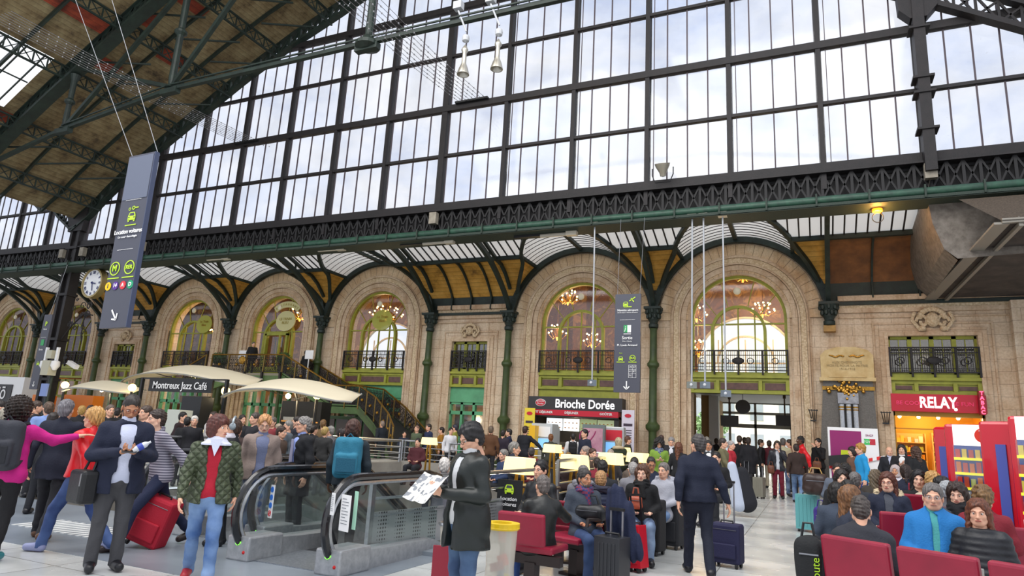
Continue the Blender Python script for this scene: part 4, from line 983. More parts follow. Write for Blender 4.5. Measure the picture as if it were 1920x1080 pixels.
# ================================================================ staircase to the restaurant
def stair():
    t=thing('restaurant_staircase','curving iron staircase with brass handrails rising to the restaurant landing','staircase',(0,0,0))
    GRN=mat('staircase green paint','4E6B3C',.5,noise='3A522E',scale=2.)
    LY=25.2;zl=4.0
    XL0,XL1=-28.5,-23.7
    MB().box(XL0,LY,zl-.12,XL1,FY,zl).build('landing',mat('landing slab','7A7568',.7),t)
    MB().prism([(XL0,zl-.12),(XL1,zl-.12),(XL1+.1,zl-.75)]+[(XL1-.2-(XL1-XL0-.4)*k/12,zl-.9+.45*math.sin(pi*k/12)) for k in range(13)]+[(XL0-.1,zl-.75)],LY,LY+.12).build('landing_fascia',GRN,t)
    # path of the flight (inner/front line F and back line Bk), with z of tread
    Fp=[PY(533,665,25.2),PY(579,693,25.2),PY(625,722,25.2),PY(675,724,25.2),PY(705,745,24.6),PY(728,775,23.7),PY(738,800,23.0)]
    Bp=[PY(577,672,26.8),PY(615,695,26.8),PY(655,720,26.8),PY(720,730,26.8),PY(762,765,26.2),PY(800,808,25.2),PY(824,857,24.)]
    def cr(P,n):
        out=[]
        for i in range(len(P)-1):
            for k in range(n): out.append(P[i].lerp(P[i+1],k/n))
        return out+[P[-1]]
    Fs=cr(Fp,8);Bs=cr(Bp,8)
    st=MB();n=len(Fs)
    # treads follow the front rail height minus .95 ; clamp
    zF=[p.z-.95 for p in Fs];zs=[]
    z_top=zl-.0
    tot=n-1
    hs=[]
    for k in range(n):
        if k<=16: h=zl-(zl-2.55)*k/16
        elif k<=24: h=2.55
        else: h=2.55-(2.55-.2)*(k-24)/(tot-24)
        hs.append(h)
    m=MB();r=MB()
    for k in range(tot):
        a,b,c,d=Fs[k],Fs[k+1],Bs[k+1],Bs[k];h=hs[k];h1=hs[k+1]
        sub=1 if 16<=k<24 else 2
        for j in range(sub):
            A=a.lerp(b,j/sub);B_=a.lerp(b,(j+1)/sub);D=d.lerp(c,j/sub);C_=d.lerp(c,(j+1)/sub);z=h+(h1-h)*(j+1)/sub
            if k>=28: # lower flight flares open
                pass
            m.add([(A.x,A.y,z-.04),(B_.x,B_.y,z-.04),(C_.x,C_.y,z-.04),(D.x,D.y,z-.04),(A.x,A.y,z),(B_.x,B_.y,z),(C_.x,C_.y,z),(D.x,D.y,z)],[(0,1,2,3),(4,5,6,7),(0,1,5,4),(1,2,6,5),(2,3,7,6),(3,0,4,7)])
            m.add([(B_.x,B_.y,z),(C_.x,C_.y,z),(C_.x,C_.y,z-(h-h1)/sub),(B_.x,B_.y,z-(h-h1)/sub)],[(0,1,2,3)])
    m.build('stair_treads',mat('dark worn treads','4A4A46',.7),t)
    # stringers
    for P in(Fs,Bs):
        s=MB()
        for k in range(tot):
            a,b=P[k],P[k+1];s.add([(a.x,a.y,hs[k]+.08),(b.x,b.y,hs[k+1]+.08),(b.x,b.y,hs[k+1]-.35),(a.x,a.y,hs[k]-.35)],[(0,1,2,3)])
        s.build('stringer',GRN,t)
    # closed green side below lower flight with arched door
    # railings
    def rail(P,H,nm):
        hr=MB();hr.tube([(p.x,p.y,h) for p,h in zip(P,H)],.038,8);hr.build('handrail',GOLD,t,smooth=True)
        g=MB()
        low=[max(.25,0)]*len(P)
        for k in range(len(P)-1):
            a,b=P[k],P[k+1];ha,hb=H[k],H[k+1];la,lb=ha-.9,hb-.9
            for f_ in np.linspace(0,1,max(3,int((b-a).length/.09)),endpoint=False):
                p=a.lerp(b,f_);z=ha+(hb-ha)*f_;g.bar((p.x,p.y,z-.86),(p.x,p.y,z),.016)
            g.bar((a.x,a.y,ha-.14),(b.x,b.y,hb-.14),.022);g.bar((a.x,a.y,la+.06),(b.x,b.y,lb+.06),.035)
            mid=a.lerp(b,.5);L_=(b-a).length;q=(b-a).normalized() if L_>0 else Vector((1,0,0));z=(ha+hb)/2-.5
            for s_ in(-.25,.25):
                c_=mid+q*(L_*s_)
                for rr,zz in((.13,.16),(.13,-.16)):
                    g.tube([(c_.x+q.x*rr*math.cos(w_),c_.y+q.y*rr*math.cos(w_),z+zz+rr*math.sin(w_)) for w_ in np.linspace(0,2*pi,9)[:-1]],.013,4,closed=True)
        g.build('railing_ironwork',IRONB,t)
        ps_=MB();gd=MB()
        for k in range(0,len(P),4): MB().bar((P[k].x,P[k].y,H[k]-1.05),(P[k].x,P[k].y,H[k]),.06).build('railing_post',mat('bronze post','7A6434',.4,.6),t)
        for k in range(2,len(P),4): gd.sphere((P[k].x,P[k].y-.03,H[k]-.5),.075,8)
        gd.build('gilt_rosette',GOLD,t)
    global STT
    STT=t
    rail(Fs,[p.z for p in Fs],'f');rail(Bs,[p.z for p in Bs],'b')
    L1=[Vector((x,LY,0)) for x in np.linspace(XL0,XL1,17)];rail(L1,[PY(533,665,25.2).z]*17,'l')
    # short left hand descending rail
    L2=[PY(305,665,25.4).lerp(PY(345,690,25.9),k/4) for k in range(5)];L2=[PY(388,665,25.2).lerp(PY(345,691,25.6),k/4) for k in range(5)];rail(L2,[p.z for p in L2],'ll')
    # consoles under landing
    c=MB()
    for x in np.linspace(XL0+.1,XL1,5): MB().bar((x,LY-.08,zl+.05),(x,LY-.08,zl-.35),.10).sphere((x,LY-.08,zl-.4),.08,8).build('console',IRONB,t)
    for x,y in((363,0),):
        pass
    MB().sphere((Fs[20].x,Fs[20].y-.15,Fs[20].z-.42),.14,12).build('rosette_shield',GOLD,t);p=PY(454,675,25.1);MB().sphere((p.x,p.y,p.z),.22,12,sc3=(1,.3,1)).build('rosette_shield',GOLD,t)
    # iron supports under landing
    s=MB()
    for x in(XL0+.3,XL1-.2): MB().lathe([(.2,0),(.2,.3),(.09,.5),(.08,3.0),(.16,3.2),(.2,3.25)],c=(x,LY+.2,.2),n=12).build('support_column',IRON2,t,smooth=True)
    return Fs,Bs,hs
FsS,BsS,hsS=stair()
# green panelled enclosure below the stair
m=MB();a=PY(575,800,25.9);b=PY(705,800,25.4)
m.box(a.x,25.9,.2,b.x,26.1,2.1)
o=m.build('under_stair_screen',mat('green timber screen','3F6B45',.5,noise='2F5236',scale=2.),STT)
for k in range(5):
    x=a.x+.2+k*(b.x-a.x-.4)/5;MB().box(x,25.84,.5,x+(b.x-a.x-.4)/5-.12,25.9,1.95).build('screen_door_glass',mat('dark amber glass','5A4426' if k%2 else '34281C',.2),o)
# planters on landing
for x,y,l in((410,670,'left'),(533,668,'right')):
    p=PY(x,y,25.8);t=thing('box_bush','round clipped box bush on the restaurant landing, %s one of two'%l,'plant',(p.x,p.y,4.0));MB().lathe([(.2,0),(.26,.4),(.24,.42),(0,.42)],n=12).build('planter',mat('dark planter','3A3A34'),t);bush((2,0,0),.36,'').build('foliage',mat('box leaf','3F5F2C',.7),t,loc=(0,0,.42))
for x,y,l in((455,665,'left'),(580,665,'right')):
    p=PY(x,y,26.0);o=MB().box(-.25,-.02,-.22,.25,.02,.22).box(-.02,-.02,-1.2,.02,.02,-.2).build('menu_board',WHITE,loc=(p.x,p.y,p.z));tag(o,'small white framed menu board on the landing, %s of the restaurant door'%l,'board')
# restaurant door
dm=MB();c=ARC[3]
dm.box(c-.78,FY-.02,4.3,c-.66,FY+.14,6.3).box(c+.66,FY-.02,4.3,c+.78,FY+.14,6.3).box(c-.78,FY-.02,6.2,c+.78,FY+.14,6.36).box(c+.2,FY-.02,4.3,c+.28,FY+.1,6.2)
d3=struct(dm.build('door_3',LIME));MB().box(c-.45,FY+.35,4.3,c+.2,FY+.45,6.15).build('revolving_door',mat('dark wood door','3A2418',.4),d3)
m=MB()
for k in range(4): m.box(c-.4+.16*k,FY+.33,4.3,c-.37+.16*k,FY+.35,6.1)
m.build('door_brass',GOLD,d3)
# ================================================================ café canopies
CANV=mat('cream tensioned canvas','E9DEC2',.8)
def canopy(xl,yl,xr,yr,Y,depth,rise,lab):
    a=PY(xl,yl,Y);b=PY(xr,yr,Y);z0=(a.z+b.z)/2;w=(b.x-a.x)/2;cx=(a.x+b.x)/2
    t=thing('canopy',lab,'canopy',(cx,Y,0));m=MB();n=18;K=8;idx={}
    vs=[];fs=[]
    for i in range(n+1):
        u=-1+2*i/n
        for j in range(K+1):
            v=-1+2*j/K;s=(1-u*u)**.6 if abs(u)<1 else 0
            y=v*depth*(.18+.82*s);z=rise*(1-abs(u)**2.0)*1.0-.35*abs(v)**1.5*s+ (rise*.25)*v
            vs.append((u*w,y,z0+z))
    for i in range(n):
        for j in range(K): fs.append((i*(K+1)+j,(i+1)*(K+1)+j,(i+1)*(K+1)+j+1,i*(K+1)+j+1))
    m.add(vs,fs);o=m.build('canvas',CANV,t,smooth=True);s_=o.modifiers.new('s','SOLIDIFY');s_.thickness=.02
    e=MB();e.tube([vs[i*(K+1)] for i in range(n+1)],.035,6);e.tube([vs[i*(K+1)+K] for i in range(n+1)],.03,6)
    for i in(4,9,14): e.tube([(vs[i*(K+1)+j][0],vs[i*(K+1)+j][1],vs[i*(K+1)+j][2]-.02) for j in range(K+1)],.012,5)
    e.build('canopy_edge',mat('grey canopy hem','9A9A96',.5,.3),t,smooth=True)
    ar=MB();ar.tube([(0,0,z0+rise-.1),(0,depth*.3,z0-.15),(0,depth*.4,.2)],.05,8);ar.tube([(-w*.6,0,z0+rise*.45),(0,depth*.25,z0-.1),(w*.6,0,z0+rise*.45)],.02,6)
    ar.build('canopy_mast',BLACK,t)
    MB().sphere((0,-.1,z0-.02),.10,8).build('spot_bulb',mat('warm spot glow','FFE9B8',.4,emit='FFD890',estr=16),t);light('canopy_spot','POINT',(cx,Y-.1,z0-.2),45,(1,.8,.5),shadow_soft_size=.1)
canopy(136,727,258,734,20.4,1.2,.42,'cream canvas canopy at the far left of the café')
canopy(246,706,480,724,22.4,1.6,.75,'large cream canvas canopy behind the café name sign')
canopy(432,733,668,752,19.5,1.4,.65,'cream canvas canopy right of the café name sign, before the staircase')
a=PY(283,712,19.9);b=PY(401,712,19.9);t=thing('cafe_sign','black café sign reading Montreux Jazz Café on dark posts','sign',((a.x+b.x)/2,19.9,0));zt=PY(342,712,19.9).z;zb=PY(342,734,19.9).z;hw=(b.x-a.x)/2
MB().box(-hw,-.05,zb-.03,hw,.05,zt).build('sign_panel',BLACK,t);text('Montreux Jazz Café',.42,WHITE,'sign_lettering',t,(0,-.07,(zt+zb)/2-.02),bold=.004,sx=(2*hw-.25)/3.6)
m=MB()
for x in(-hw-.5,hw+.75): m.box(x-.06,-.06,.2,x+.06,.06,zt+.05)
m.box(-hw-.5,-.04,zt,hw+.75,.04,zt+.06).build('sign_post',BLACK,t)
t=thing('shop_board','dark kiosk board reading SHOP below the café sign','sign',tuple(PY(365,749,21.5)));MB().box(-.9,-.04,-.15,.9,.04,.15).build('board',mat('brown board','2A2018',.5),t);text('SHOP',.22,mat('cream letters','E8DFC8',.5),parent=t,loc=(.1,-.06,0))
for x,y,Y,l in((122,722,20,'far left, below the first canopy'),(248,727,20,'left of the café sign'),(423,733,20,'right of the café sign'),(595,740,19.4,'in front of the staircase')):
    p=PY(x,y,Y);t=thing('globe_lamp','glowing round globe lamp on a black post '+l,'lamp',(p.x,p.y,G(Y)),group='globe lamps around the café');h=p.z-G(Y)
    MB().sphere((0,0,h),.17,14).build('globe',mat('warm lit globe','FFE7A8',.4,emit='FFD77E',estr=3.2),t,smooth=True);MB().tube([(0,0,0),(0,0,h-.15)],.055,8).lathe([(.12,0),(.1,.1),(.05,.2)],n=10).build('post',BLACK,t)
    light('globe_light','POINT',(p.x,p.y,p.z-.3),14,(1,.8,.5),shadow_soft_size=.17)
# café furniture behind: bars and cabinets
def cab(x0,x1,Y,zt,lab,mt,name='cafe_counter',cat='counter'):
    a=PY(x0,800,Y);b=PY(x1,800,Y);t=thing(name,lab,cat,((a.x+b.x)/2,Y,G(Y)));hw=(b.x-a.x)/2;MB().box(-hw,-.3,0,hw,.3,zt).build('carcass',mt,t)
    return t,hw
t,hw=cab(533,608,22.,2.35,'black café bar cabinet with lit shelf of glasses',BLACK,'bar_cabinet','cabinet');MB().box(-hw+.1,-.33,1.5,hw-.1,-.3,1.56).box(-hw+.1,-.33,1.05,hw-.1,-.3,1.1).build('bar_shelf',mat('lit wood shelf','C08A4A',.5,emit='B07A38',estr=.4),t)
for k in range(26):
    p=t.location+Vector((-hw+.3+k*(2*hw-.6)/25,-.4,1.56-.0));o=MB().lathe([(.03,0),(.04,.14)],n=8).build('glass_tumbler',mat('clear tumbler','C8CCD0',.1,alpha=.7),loc=tuple(p));tag(o,'small clear glass on the shelf of the black café bar','glass','glasses on the café bar')
cab(322,345,18.5,1.75,'white and dark café menu pillar left of the café bar',mat('pale menu pillar','B9BDB4',.5),'menu_pillar','pillar')
cab(345,382,19.5,2.3,'tall black kiosk unit below the café sign',BLACK,'kiosk_unit','cabinet')
t,hw=cab(60,85,23,2.2,'orange hoarding wall behind the parking post',mat('orange hoarding','E07818',.5),'hoarding','wall panel');t,hw=cab(115,175,24.,2.3,'orange hoarding between post and first canopy',mat('orange hoarding'),'hoarding','wall panel')
# white kiosk 'ello'
a=PY(-30,720,24);b=PY(62,720,24);t=thing('white_kiosk','white kiosk with black sign panel at the left edge','kiosk',((a.x+b.x)/2,24,G(24)));hw=(b.x-a.x)/2;zt=PY(30,708,24).z
MB().box(-hw,-.5,0,hw,.5,zt-G(24)).build('kiosk_wall',WHITE,t);x1=PY(40,735,24).x-t.location.x;z1=PY(20,722,24).z-.2;z0=PY(20,757,24).z-.2
MB().box(-hw+.1,-.55,z0,x1,-.5,z1).build('black_panel',mat('charcoal panel','2C2B2E',.5),t);text('ellō',.95,WHITE,'sign_lettering',t,(x1-1.15,-.57,(z0+z1)/2),bold=.01)
# ================================================================ signs
SGN=mat('charcoal hanging sign','474955',.45);SIDE=mat('blue grey sign edge','434C66',.4);LG=mat('lime pictogram','B4D334',.5,emit='9CC020',estr=.15);WH=mat('white print','F2F2F2',.5)
def disc(x,z,r,mt,par,y=-.012,name='disc',ri=0):
    m=MB();m.ring((x,z),max(ri,.0005),r,y-.004,y+.002,n=32);return m.build(name,mt,par)
def carpict(par,x,z,s,y=-.014):
    m=MB().prism([(x-.5*s,z-.35*s),(x+.5*s,z-.35*s),(x+.5*s,z+.05*s),(x+.36*s,z+.35*s),(x+.28*s,z+.42*s),(x-.28*s,z+.42*s),(x-.36*s,z+.35*s),(x-.5*s,z+.05*s)],y-.004,y).box(x-.45*s,y-.004,z-.5*s,x-.28*s,y,z-.3*s).box(x+.28*s,y-.004,z-.5*s,x+.45*s,y,z-.3*s);o=m.build('car_pictogram',LG,par)
    MB().prism([(x-.33*s,z+.08*s),(x+.33*s,z+.08*s),(x+.25*s,z+.33*s),(x-.25*s,z+.33*s)],y-.008,y-.004).box(x-.42*s,y-.008,z-.14*s,x-.26*s,y-.004,z-.04*s).box(x+.26*s,y-.008,z-.14*s,x+.42*s,y-.004,z-.04*s).build('car_windscreen',SGN,par)
def arrow(par,x,z,s,ang,y=-.014):
    T=Matrix.Translation((x,0,z))@Matrix.Rotation(ang,4,'Y');m=MB()
    m.box(-.07*s,y-.004,-.45*s,.07*s,y,.5*s,T=T)
    for sg in(-1,1): m.bar(T@Vector((0,y-.002,-.5*s)),T@Vector((sg*.36*s,y-.002,-.14*s)),.13*s,.004,up=(0,1,0))
    m.build('arrow',WH,par)
def underline(par,x,z,w,y=-.014,mt=None): MB().box(x-w/2,y-.004,z-.012,x+w/2,y,z+.012).build('underline',mt or LG,par)
def dotted(par,x,z,w,y=-.014):
    m=MB()
    for k in range(24): m.box(x-w/2+w*k/24,y-.004,z-.006,x-w/2+w*(k+.5)/24,y,z+.006)
    m.build('dotted_line',WH,par)
a=PY(243,293,10);b=PY(190,615,10);H1=a.z-b.z;w1=PY(291,287,10).x-a.x
t=thing('hanging_sign','tall charcoal hanging sign reading Location voitures with metro line badges','sign',(a.x+w1/2,10,0))
MB().box(-w1/2,0,b.z,w1/2,.10,a.z).build('sign_panel',[SGN],t);MB().box(w1/2,-.01,b.z,w1/2+.02,.11,a.z).build('sign_edge',SIDE,t)
MB().box(-w1/2+.03,-.012,a.z-H1*.27,w1/2-.03,0,a.z-.05).build('painted_reflection',mat('slate blue painted reflection','5F6678',.4),t)  # lighter sheet puts a reflection into the colour of the sign top
zz=lambda f:a.z-H1*f
dotted(t,0,zz(.275),.55);carpict(t,.03,zz(.375),.26);underline(t,.03,zz(.425),.38)
m=MB().ring((0.05,zz(.325)),.03,.05,-.018,-.012,n=14).ring((-.08,zz(.33)),.025,.04,-.018,-.012,n=12).box(.09,-.018,zz(.325)-.012,.22,-.012,zz(.325)+.012);m.build('key_pictogram',LG,t)
text('Location voitures',.155,WH,parent=t,loc=(0,-.02,zz(.462)),sx=.88,bold=.002);text('Car rental • Autonoleggio',.07,WH,parent=t,loc=(0,-.02,zz(.492)),sx=.9)
dotted(t,0,zz(.565),.55)
for x,s_,fs_ in((-.25,'M',.21),(.25,'RER',.13)):
    disc(x,zz(.67),.17,LG,t,ri=.145,name='badge_ring');text(s_,fs_,LG,parent=t,loc=(x,-.02,zz(.67)),bold=.004);underline(t,x,zz(.725),.4)
for x,s_,c_ in((-.38,'1','F2C400'),(-.13,'14','5A2E91'),(.13,'A','D8303C'),(.38,'D','1E9E6E')):
    disc(x,zz(.768),.10,mat('badge '+c_,c_,.5),t,name='line_badge');text(s_,.13,WH if s_!='1' else SGN,parent=t,loc=(x,-.022,zz(.768)),bold=.003)
arrow(t,0,zz(.93),.3,math.radians(-38))
cb=MB();cb.tube([(-w1/2+.02,.08,a.z),(PY(100,0,10).x-(a.x+w1/2)-.6,.08,PY(100,0,10).z+2.4)],.008,5);w_=cb.build('left_cable',mat('steel cable','A8ABB0',.4,.5),t)
cb=MB();cb.tube([(w1/2-.02,.08,a.z),(PY(175,0,10).x-(a.x+w1/2)-.6,.08,PY(175,0,10).z+2.4)],.008,5);cb.build('right_cable',mat('steel cable'),t)
t.rotation_euler=(0,math.radians(-1.4),0);t.location.x+=a.z*math.radians(1.4)
# second sign
a=PY(1160,557,21.);b=PY(1157,737,21.);H2=a.z-b.z;w2=PY(1207,557,21.).x-a.x;t=thing('hanging_sign','narrow charcoal hanging sign reading Navette aéroport and Sortie Pl. Louis Armand','sign',(a.x+w2/2,21.-.9,0))
t.location.y=20.6
MB().box(-w2/2,0,b.z,w2/2,.12,a.z).build('sign_panel',SGN,t);zz=lambda f:a.z-H2*f
carpict(t,-.07,zz(.105),.17);MB().bar((.05,-.016,zz(.075)),(.24,-.016,zz(.035)),.03,.006,up=(0,1,0)).bar((.1,-.016,zz(.045)),(.2,-.016,zz(.085)),.03,.006,up=(0,1,0)).build('plane_pictogram',LG,t);underline(t,0,zz(.135),.26)
text('Navette aéroport',.10,WH,parent=t,loc=(0,-.02,zz(.17)),bold=.001,sx=.95);text('Shuttle airport • Navetta Aeroporto',.045,WH,parent=t,loc=(0,-.02,zz(.195)));dotted(t,0,zz(.27),.5)
MB().box(-.12,-.016,zz(.40),.0,-.012,zz(.325)).build('exit_pictogram',mat('exit green','2FA05A',.5),t);MB().box(0,-.016,zz(.40),.12,-.012,zz(.325)).build('exit_door',WH,t);MB().sphere((-.06,-.02,zz(.34)),.016,6).tube([(-.06,-.02,zz(.35)),(-.07,-.02,zz(.375)),(-.1,-.02,zz(.392))],.012,4).build('running_figure',WH,t);underline(t,0,zz(.415),.24,mt=WH)
text('Sortie',.14,WH,parent=t,loc=(0,-.02,zz(.455)),bold=.001);text('Exit • Uscita',.06,WH,parent=t,loc=(0,-.02,zz(.49)));text('Pl. Louis Armand',.095,WH,parent=t,loc=(0,-.02,zz(.53)),bold=.001)
text('Taxis',.05,LG,parent=t,loc=(-.2,-.02,zz(.61)));carpict(t,-.2,zz(.665),.15);underline(t,-.2,zz(.70),.26);disc(.18,zz(.66),.1,LG,t,ri=.085,name='badge_ring');text('BUS',.085,LG,parent=t,loc=(.18,-.02,zz(.66)),bold=.002);underline(t,.18,zz(.70),.26)
gm=MB()
for k in range(4): gm.box(.06,-.018,zz(.73+.042*k)-.004,.30,-.012,zz(.73+.042*k)+.004)
for k in range(3): gm.box(.06+.12*k-.004,-.018,zz(.856),.06+.12*k+.004,-.012,zz(.73))
gm.build('bus_grid',WH,t)
for k,s_ in enumerate(('29','57','61','87','91')): text(s_,.09,WH,parent=t,loc=(.12+.12*(k%2),-.02,zz(.751+.042*(k//2))),sx=.9)
arrow(t,0,zz(.93),.26,0)
cb=MB();cb.tube([(-w2/2+.05,.06,a.z),(-w2/2+.02,.4,9.0)],.006,4);cb.build('left_cable',mat('steel cable'),t);cb=MB();cb.tube([(w2/2-.05,.06,a.z),(w2/2,.4,9.0)],.006,4);cb.build('right_cable',mat('steel cable'),t)
# third sign on the left post
a=PY(84,590,20.5);b=PY(64,730,20.5);w3=.62;t=thing('hanging_sign','distant charcoal sign with green P and Sortie hanging left of the iron post','sign',(a.x+w3/2,20.5,0));H3=a.z-b.z;zz=lambda f:a.z-H3*f
MB().box(-w3/2,0,b.z,w3/2,.12,a.z).build('sign_panel',SGN,t);text('P',.3,LG,parent=t,loc=(0,-.02,zz(.13)),bold=.01);text('Dépose',.09,WH,parent=t,loc=(0,-.02,zz(.2)));dotted(t,0,zz(.31),.4)
MB().box(-.12,-.016,zz(.42),.12,-.012,zz(.34)).build('exit_pictogram',mat('exit green'),t);text('Sortie',.13,WH,parent=t,loc=(0,-.02,zz(.475)));carpict(t,0,zz(.66),.2);arrow(t,0,zz(.93),.26,0)
MB().tube([(0,.06,a.z),(0,.4,9.0)],.008,4).build('cable',mat('steel cable'),t)
# camera poles
for x,yt,yb,xb,l,hook in((1115,425,718,1110,'over the bakery sign',0),(1298,412,722,1297,'leftmost of three by the passage',1),(1319,412,722,1322,'middle of three by the passage',0),(1355,412,738,1361,'rightmost of three by the passage',0)):
    p=PY(x,yt,21.2);q=PY(xb,yb,21.2);t=thing('camera_pole','thin grey camera pole hanging from the gutter, '+l,'camera',(q.x,q.y,q.z),group='camera poles');MB().tube([(0,0,.06),(p.x-q.x,0,p.z-q.z+.2)],.028,8).build('pole',mat('galvanised tube','B4B8BC',.4,.4),t)
    MB().box(-.12,-.1,-.1,.12,.1,.1,T=Matrix.Rotation(.7,4,'Z')).build('camera_housing',mat('grey blue camera','77828E',.4) if not hook else mat('grey box','8F9490',.5),t);MB().sphere((0,-.12,0),.05,8).build('lens',mat('pale lens','D8DCE0',.2),t);MB().box(-.14+p.x-q.x,-.12,p.z-q.z+.1,.14+p.x-q.x,.12,p.z-q.z+.26).build('mount_box',mat('cream ballast box'),t)
# pendant lamps, floodlight
for x,y,x2,y2,l in((868,118,855,62,'left'),(931,108,918,38,'right')):
    p=PY(x,y+22,15.9);q=PY(x2-20,y2-10,16.);zt=14.2
    t=thing('pendant_lamp','silver bell shaped pendant lamp hanging from the roof tie, %s of two'%l,'lamp',(p.x,15.9,p.z));MB().lathe([(.0,1.15),(.05,1.1),(.16,.95),(.16,.9),(.10,.82),(.11,.42),(.2,.25),(.28,.05),(.29,0),(.25,.0),(.1,.2)],n=18,T=Matrix.Diagonal((.66,.66,.9,1))).build('reflector',mat('silver bell reflector','B8B4A8',.3,.7),t,smooth=True)
    MB().lathe([(.0,1.5),(.14,1.42),(.16,1.35),(.14,1.25),(0,1.2)],n=12,T=Matrix.Translation((0,0,-.1))@Matrix.Diagonal((.75,.75,1,1))).tube([(0,0,1.1),(0,0,1.3)],.02,6).tube([(0,0,1.48),(-.35,0,2.3)],.03,6).box(-.5,-.1,2.35,-.22,.12,2.6).build('ballast',mat('grey ballast','B9BCC0',.4),t)
p=PY(1243,322,21.5);t=thing('floodlight','round grey floodlight on a yoke standing on the gable beam','lamp',(p.x,21.45,10.35));MB().lathe([(.0,-.26),(.1,-.24),(.12,-.12),(.24,.1),(.27,.2),(.0,.22)],n=18,T=Matrix.Translation((0,0,.5))@Matrix.Rotation(math.radians(20),4,'X')).build('lamp_body',mat('weathered alloy','A9A293',.4,.4),t,smooth=True);MB().tube([(-.36,0,.55),(-.36,0,.3),(-.25,0,.03),(.25,0,.03),(.36,0,.3),(.36,0,.55)],.02,6).build('yoke',BLACK,t)
# wire bundles stretched between roof and beam
for (x0,y0,Y0,x1,y1,Y1,l) in((0,28,10.5,462,265,21.8,'left'),(650,-20,12.,885,187,21.8,'right')):
    a=PY(x0,y0,Y0);b=PY(x1,y1,Y1);t=thing('wire_bundle','bundle of thin parallel wires strung under the roof to the gable beam, %s of two'%l,'wires',tuple(a));d=b-a
    for k in range(8):
        o=(k-3.5)*.17;m=MB();m.tube([(o,0,0),(d.x*.5+o,d.y*.5,d.z*.5-.12),(d.x+o,d.y,d.z)],.010,4)
        for j in range(18):
            f=j/18+.02*k;m.sphere((d.x*f+o,d.y*f,d.z*f-.12*(1-abs(2*f-1))),.03,4)
        m.build('wire',mat('grey galvanised wire','8A8A8E',.5,.4),t)
    MB().box(d.x-.75,d.y-.1,d.z-.08,d.x+.75,d.y+.1,d.z).build('anchor_bar',BLACK,t)
# boxes on left post
p=PY(92,690,20.2);t=thing('equipment_cluster','grey equipment boxes and white domes fixed on a thin post beside the left hanging sign','equipment',(p.x,p.y,0));zc=p.z
MB().box(-.28,-.2,zc-.35,.28,.2,zc+.35).build('equipment_box',mat('beige box','B8B49E',.5),t);MB().box(-.2,-.15,zc+.45,.2,.15,zc+.85).build('equipment_box',mat('beige box'),t)
for s in(-1,1): MB().lathe([(.0,.3),(.18,.22),(.2,0),(.08,-.2),(0,-.22)],c=(s*.42,0,zc+.1),n=12).build('dome',WHITE,t,smooth=True);MB().box(s*.42-.07,-.05,zc+.35,s*.42+.07,.05,zc+1.0).build('antenna',WHITE,t)
MB().tube([(0,.2,.2),(0,.2,zc+.9)],.09,8).build('mast',IRON,t);MB().box(-.25,-.05,zc-1.35,.25,.02,zc-.75).build('notice_plate',mat('notice blue','7F93C8',.5),t)
p=PY(137,684,21.);o=MB().box(-.35,-.1,-.1,.35,.1,.1,T=Matrix.Rotation(.35,4,'Y')).bar((-.3,0,0),(-1.0,.3,.1),.05).build('security_camera',WHITE,loc=tuple(p));tag(o,'white box security camera on the right of the iron post','camera')
# ================================================================ implicit surface modelling for figures
def surfnet(f,org,h):
    s=f<0;nx,ny,nz=f.shape
    c=np.zeros((nx-1,ny-1,nz-1),np.int8)
    for i in(0,1):
        for j in(0,1):
            for k in(0,1): c+=s[i:nx-1+i,j:ny-1+j,k:nz-1+k]
    act=(c>0)&(c<8);idx=np.full(act.shape,-1,np.int64);ii=np.argwhere(act);idx[act]=np.arange(len(ii))
    if not len(ii): return np.zeros((0,3)),[]
    acc=np.zeros((len(ii),3));cnt=np.zeros(len(ii));I,J,K=ii.T
    for ax in range(3):
        o=[a for a in range(3) if a!=ax]
        for a in(0,1):
            for b in(0,1):
                p=[I.copy(),J.copy(),K.copy()];p[o[0]]=p[o[0]]+a;p[o[1]]=p[o[1]]+b;q=[x.copy() for x in p];q[ax]=q[ax]+1
                fa=f[tuple(p)];fb=f[tuple(q)];m=(fa<0)!=(fb<0);t=np.where(m,fa/np.where(m,fa-fb,1),0)
                pos=np.stack(p,1).astype(float);pos[:,ax]+=t;acc+=pos*m[:,None];cnt+=m
    V=acc/cnt[:,None]*h+org
    F=[]
    for ax in range(3):
        o=[a for a in range(3) if a!=ax]
        sl=[slice(1,-1)]*3;sl[ax]=slice(0,-1);s2=list(sl);s2[ax]=slice(1,None)
        A=s[tuple(sl)];B_=s[tuple(s2)];e=np.argwhere(A!=B_)
        if not len(e): continue
        base=e.copy();base[:,o[0]]+=1;base[:,o[1]]+=1
        inside=A[tuple(e.T)]
        q=[]
        for (a,b) in((-1,-1),(0,-1),(0,0),(-1,0)):
            g=base.copy();g[:,o[0]]+=a;g[:,o[1]]+=b;q.append(idx[tuple(g.T)])
        q=np.stack(q,1);fl=inside if ax!=1 else ~inside;q[~fl]=q[~fl][:,::-1];F.append(q)
    F=np.concatenate(F);F=F[(F>=0).all(1)]
    return V,F
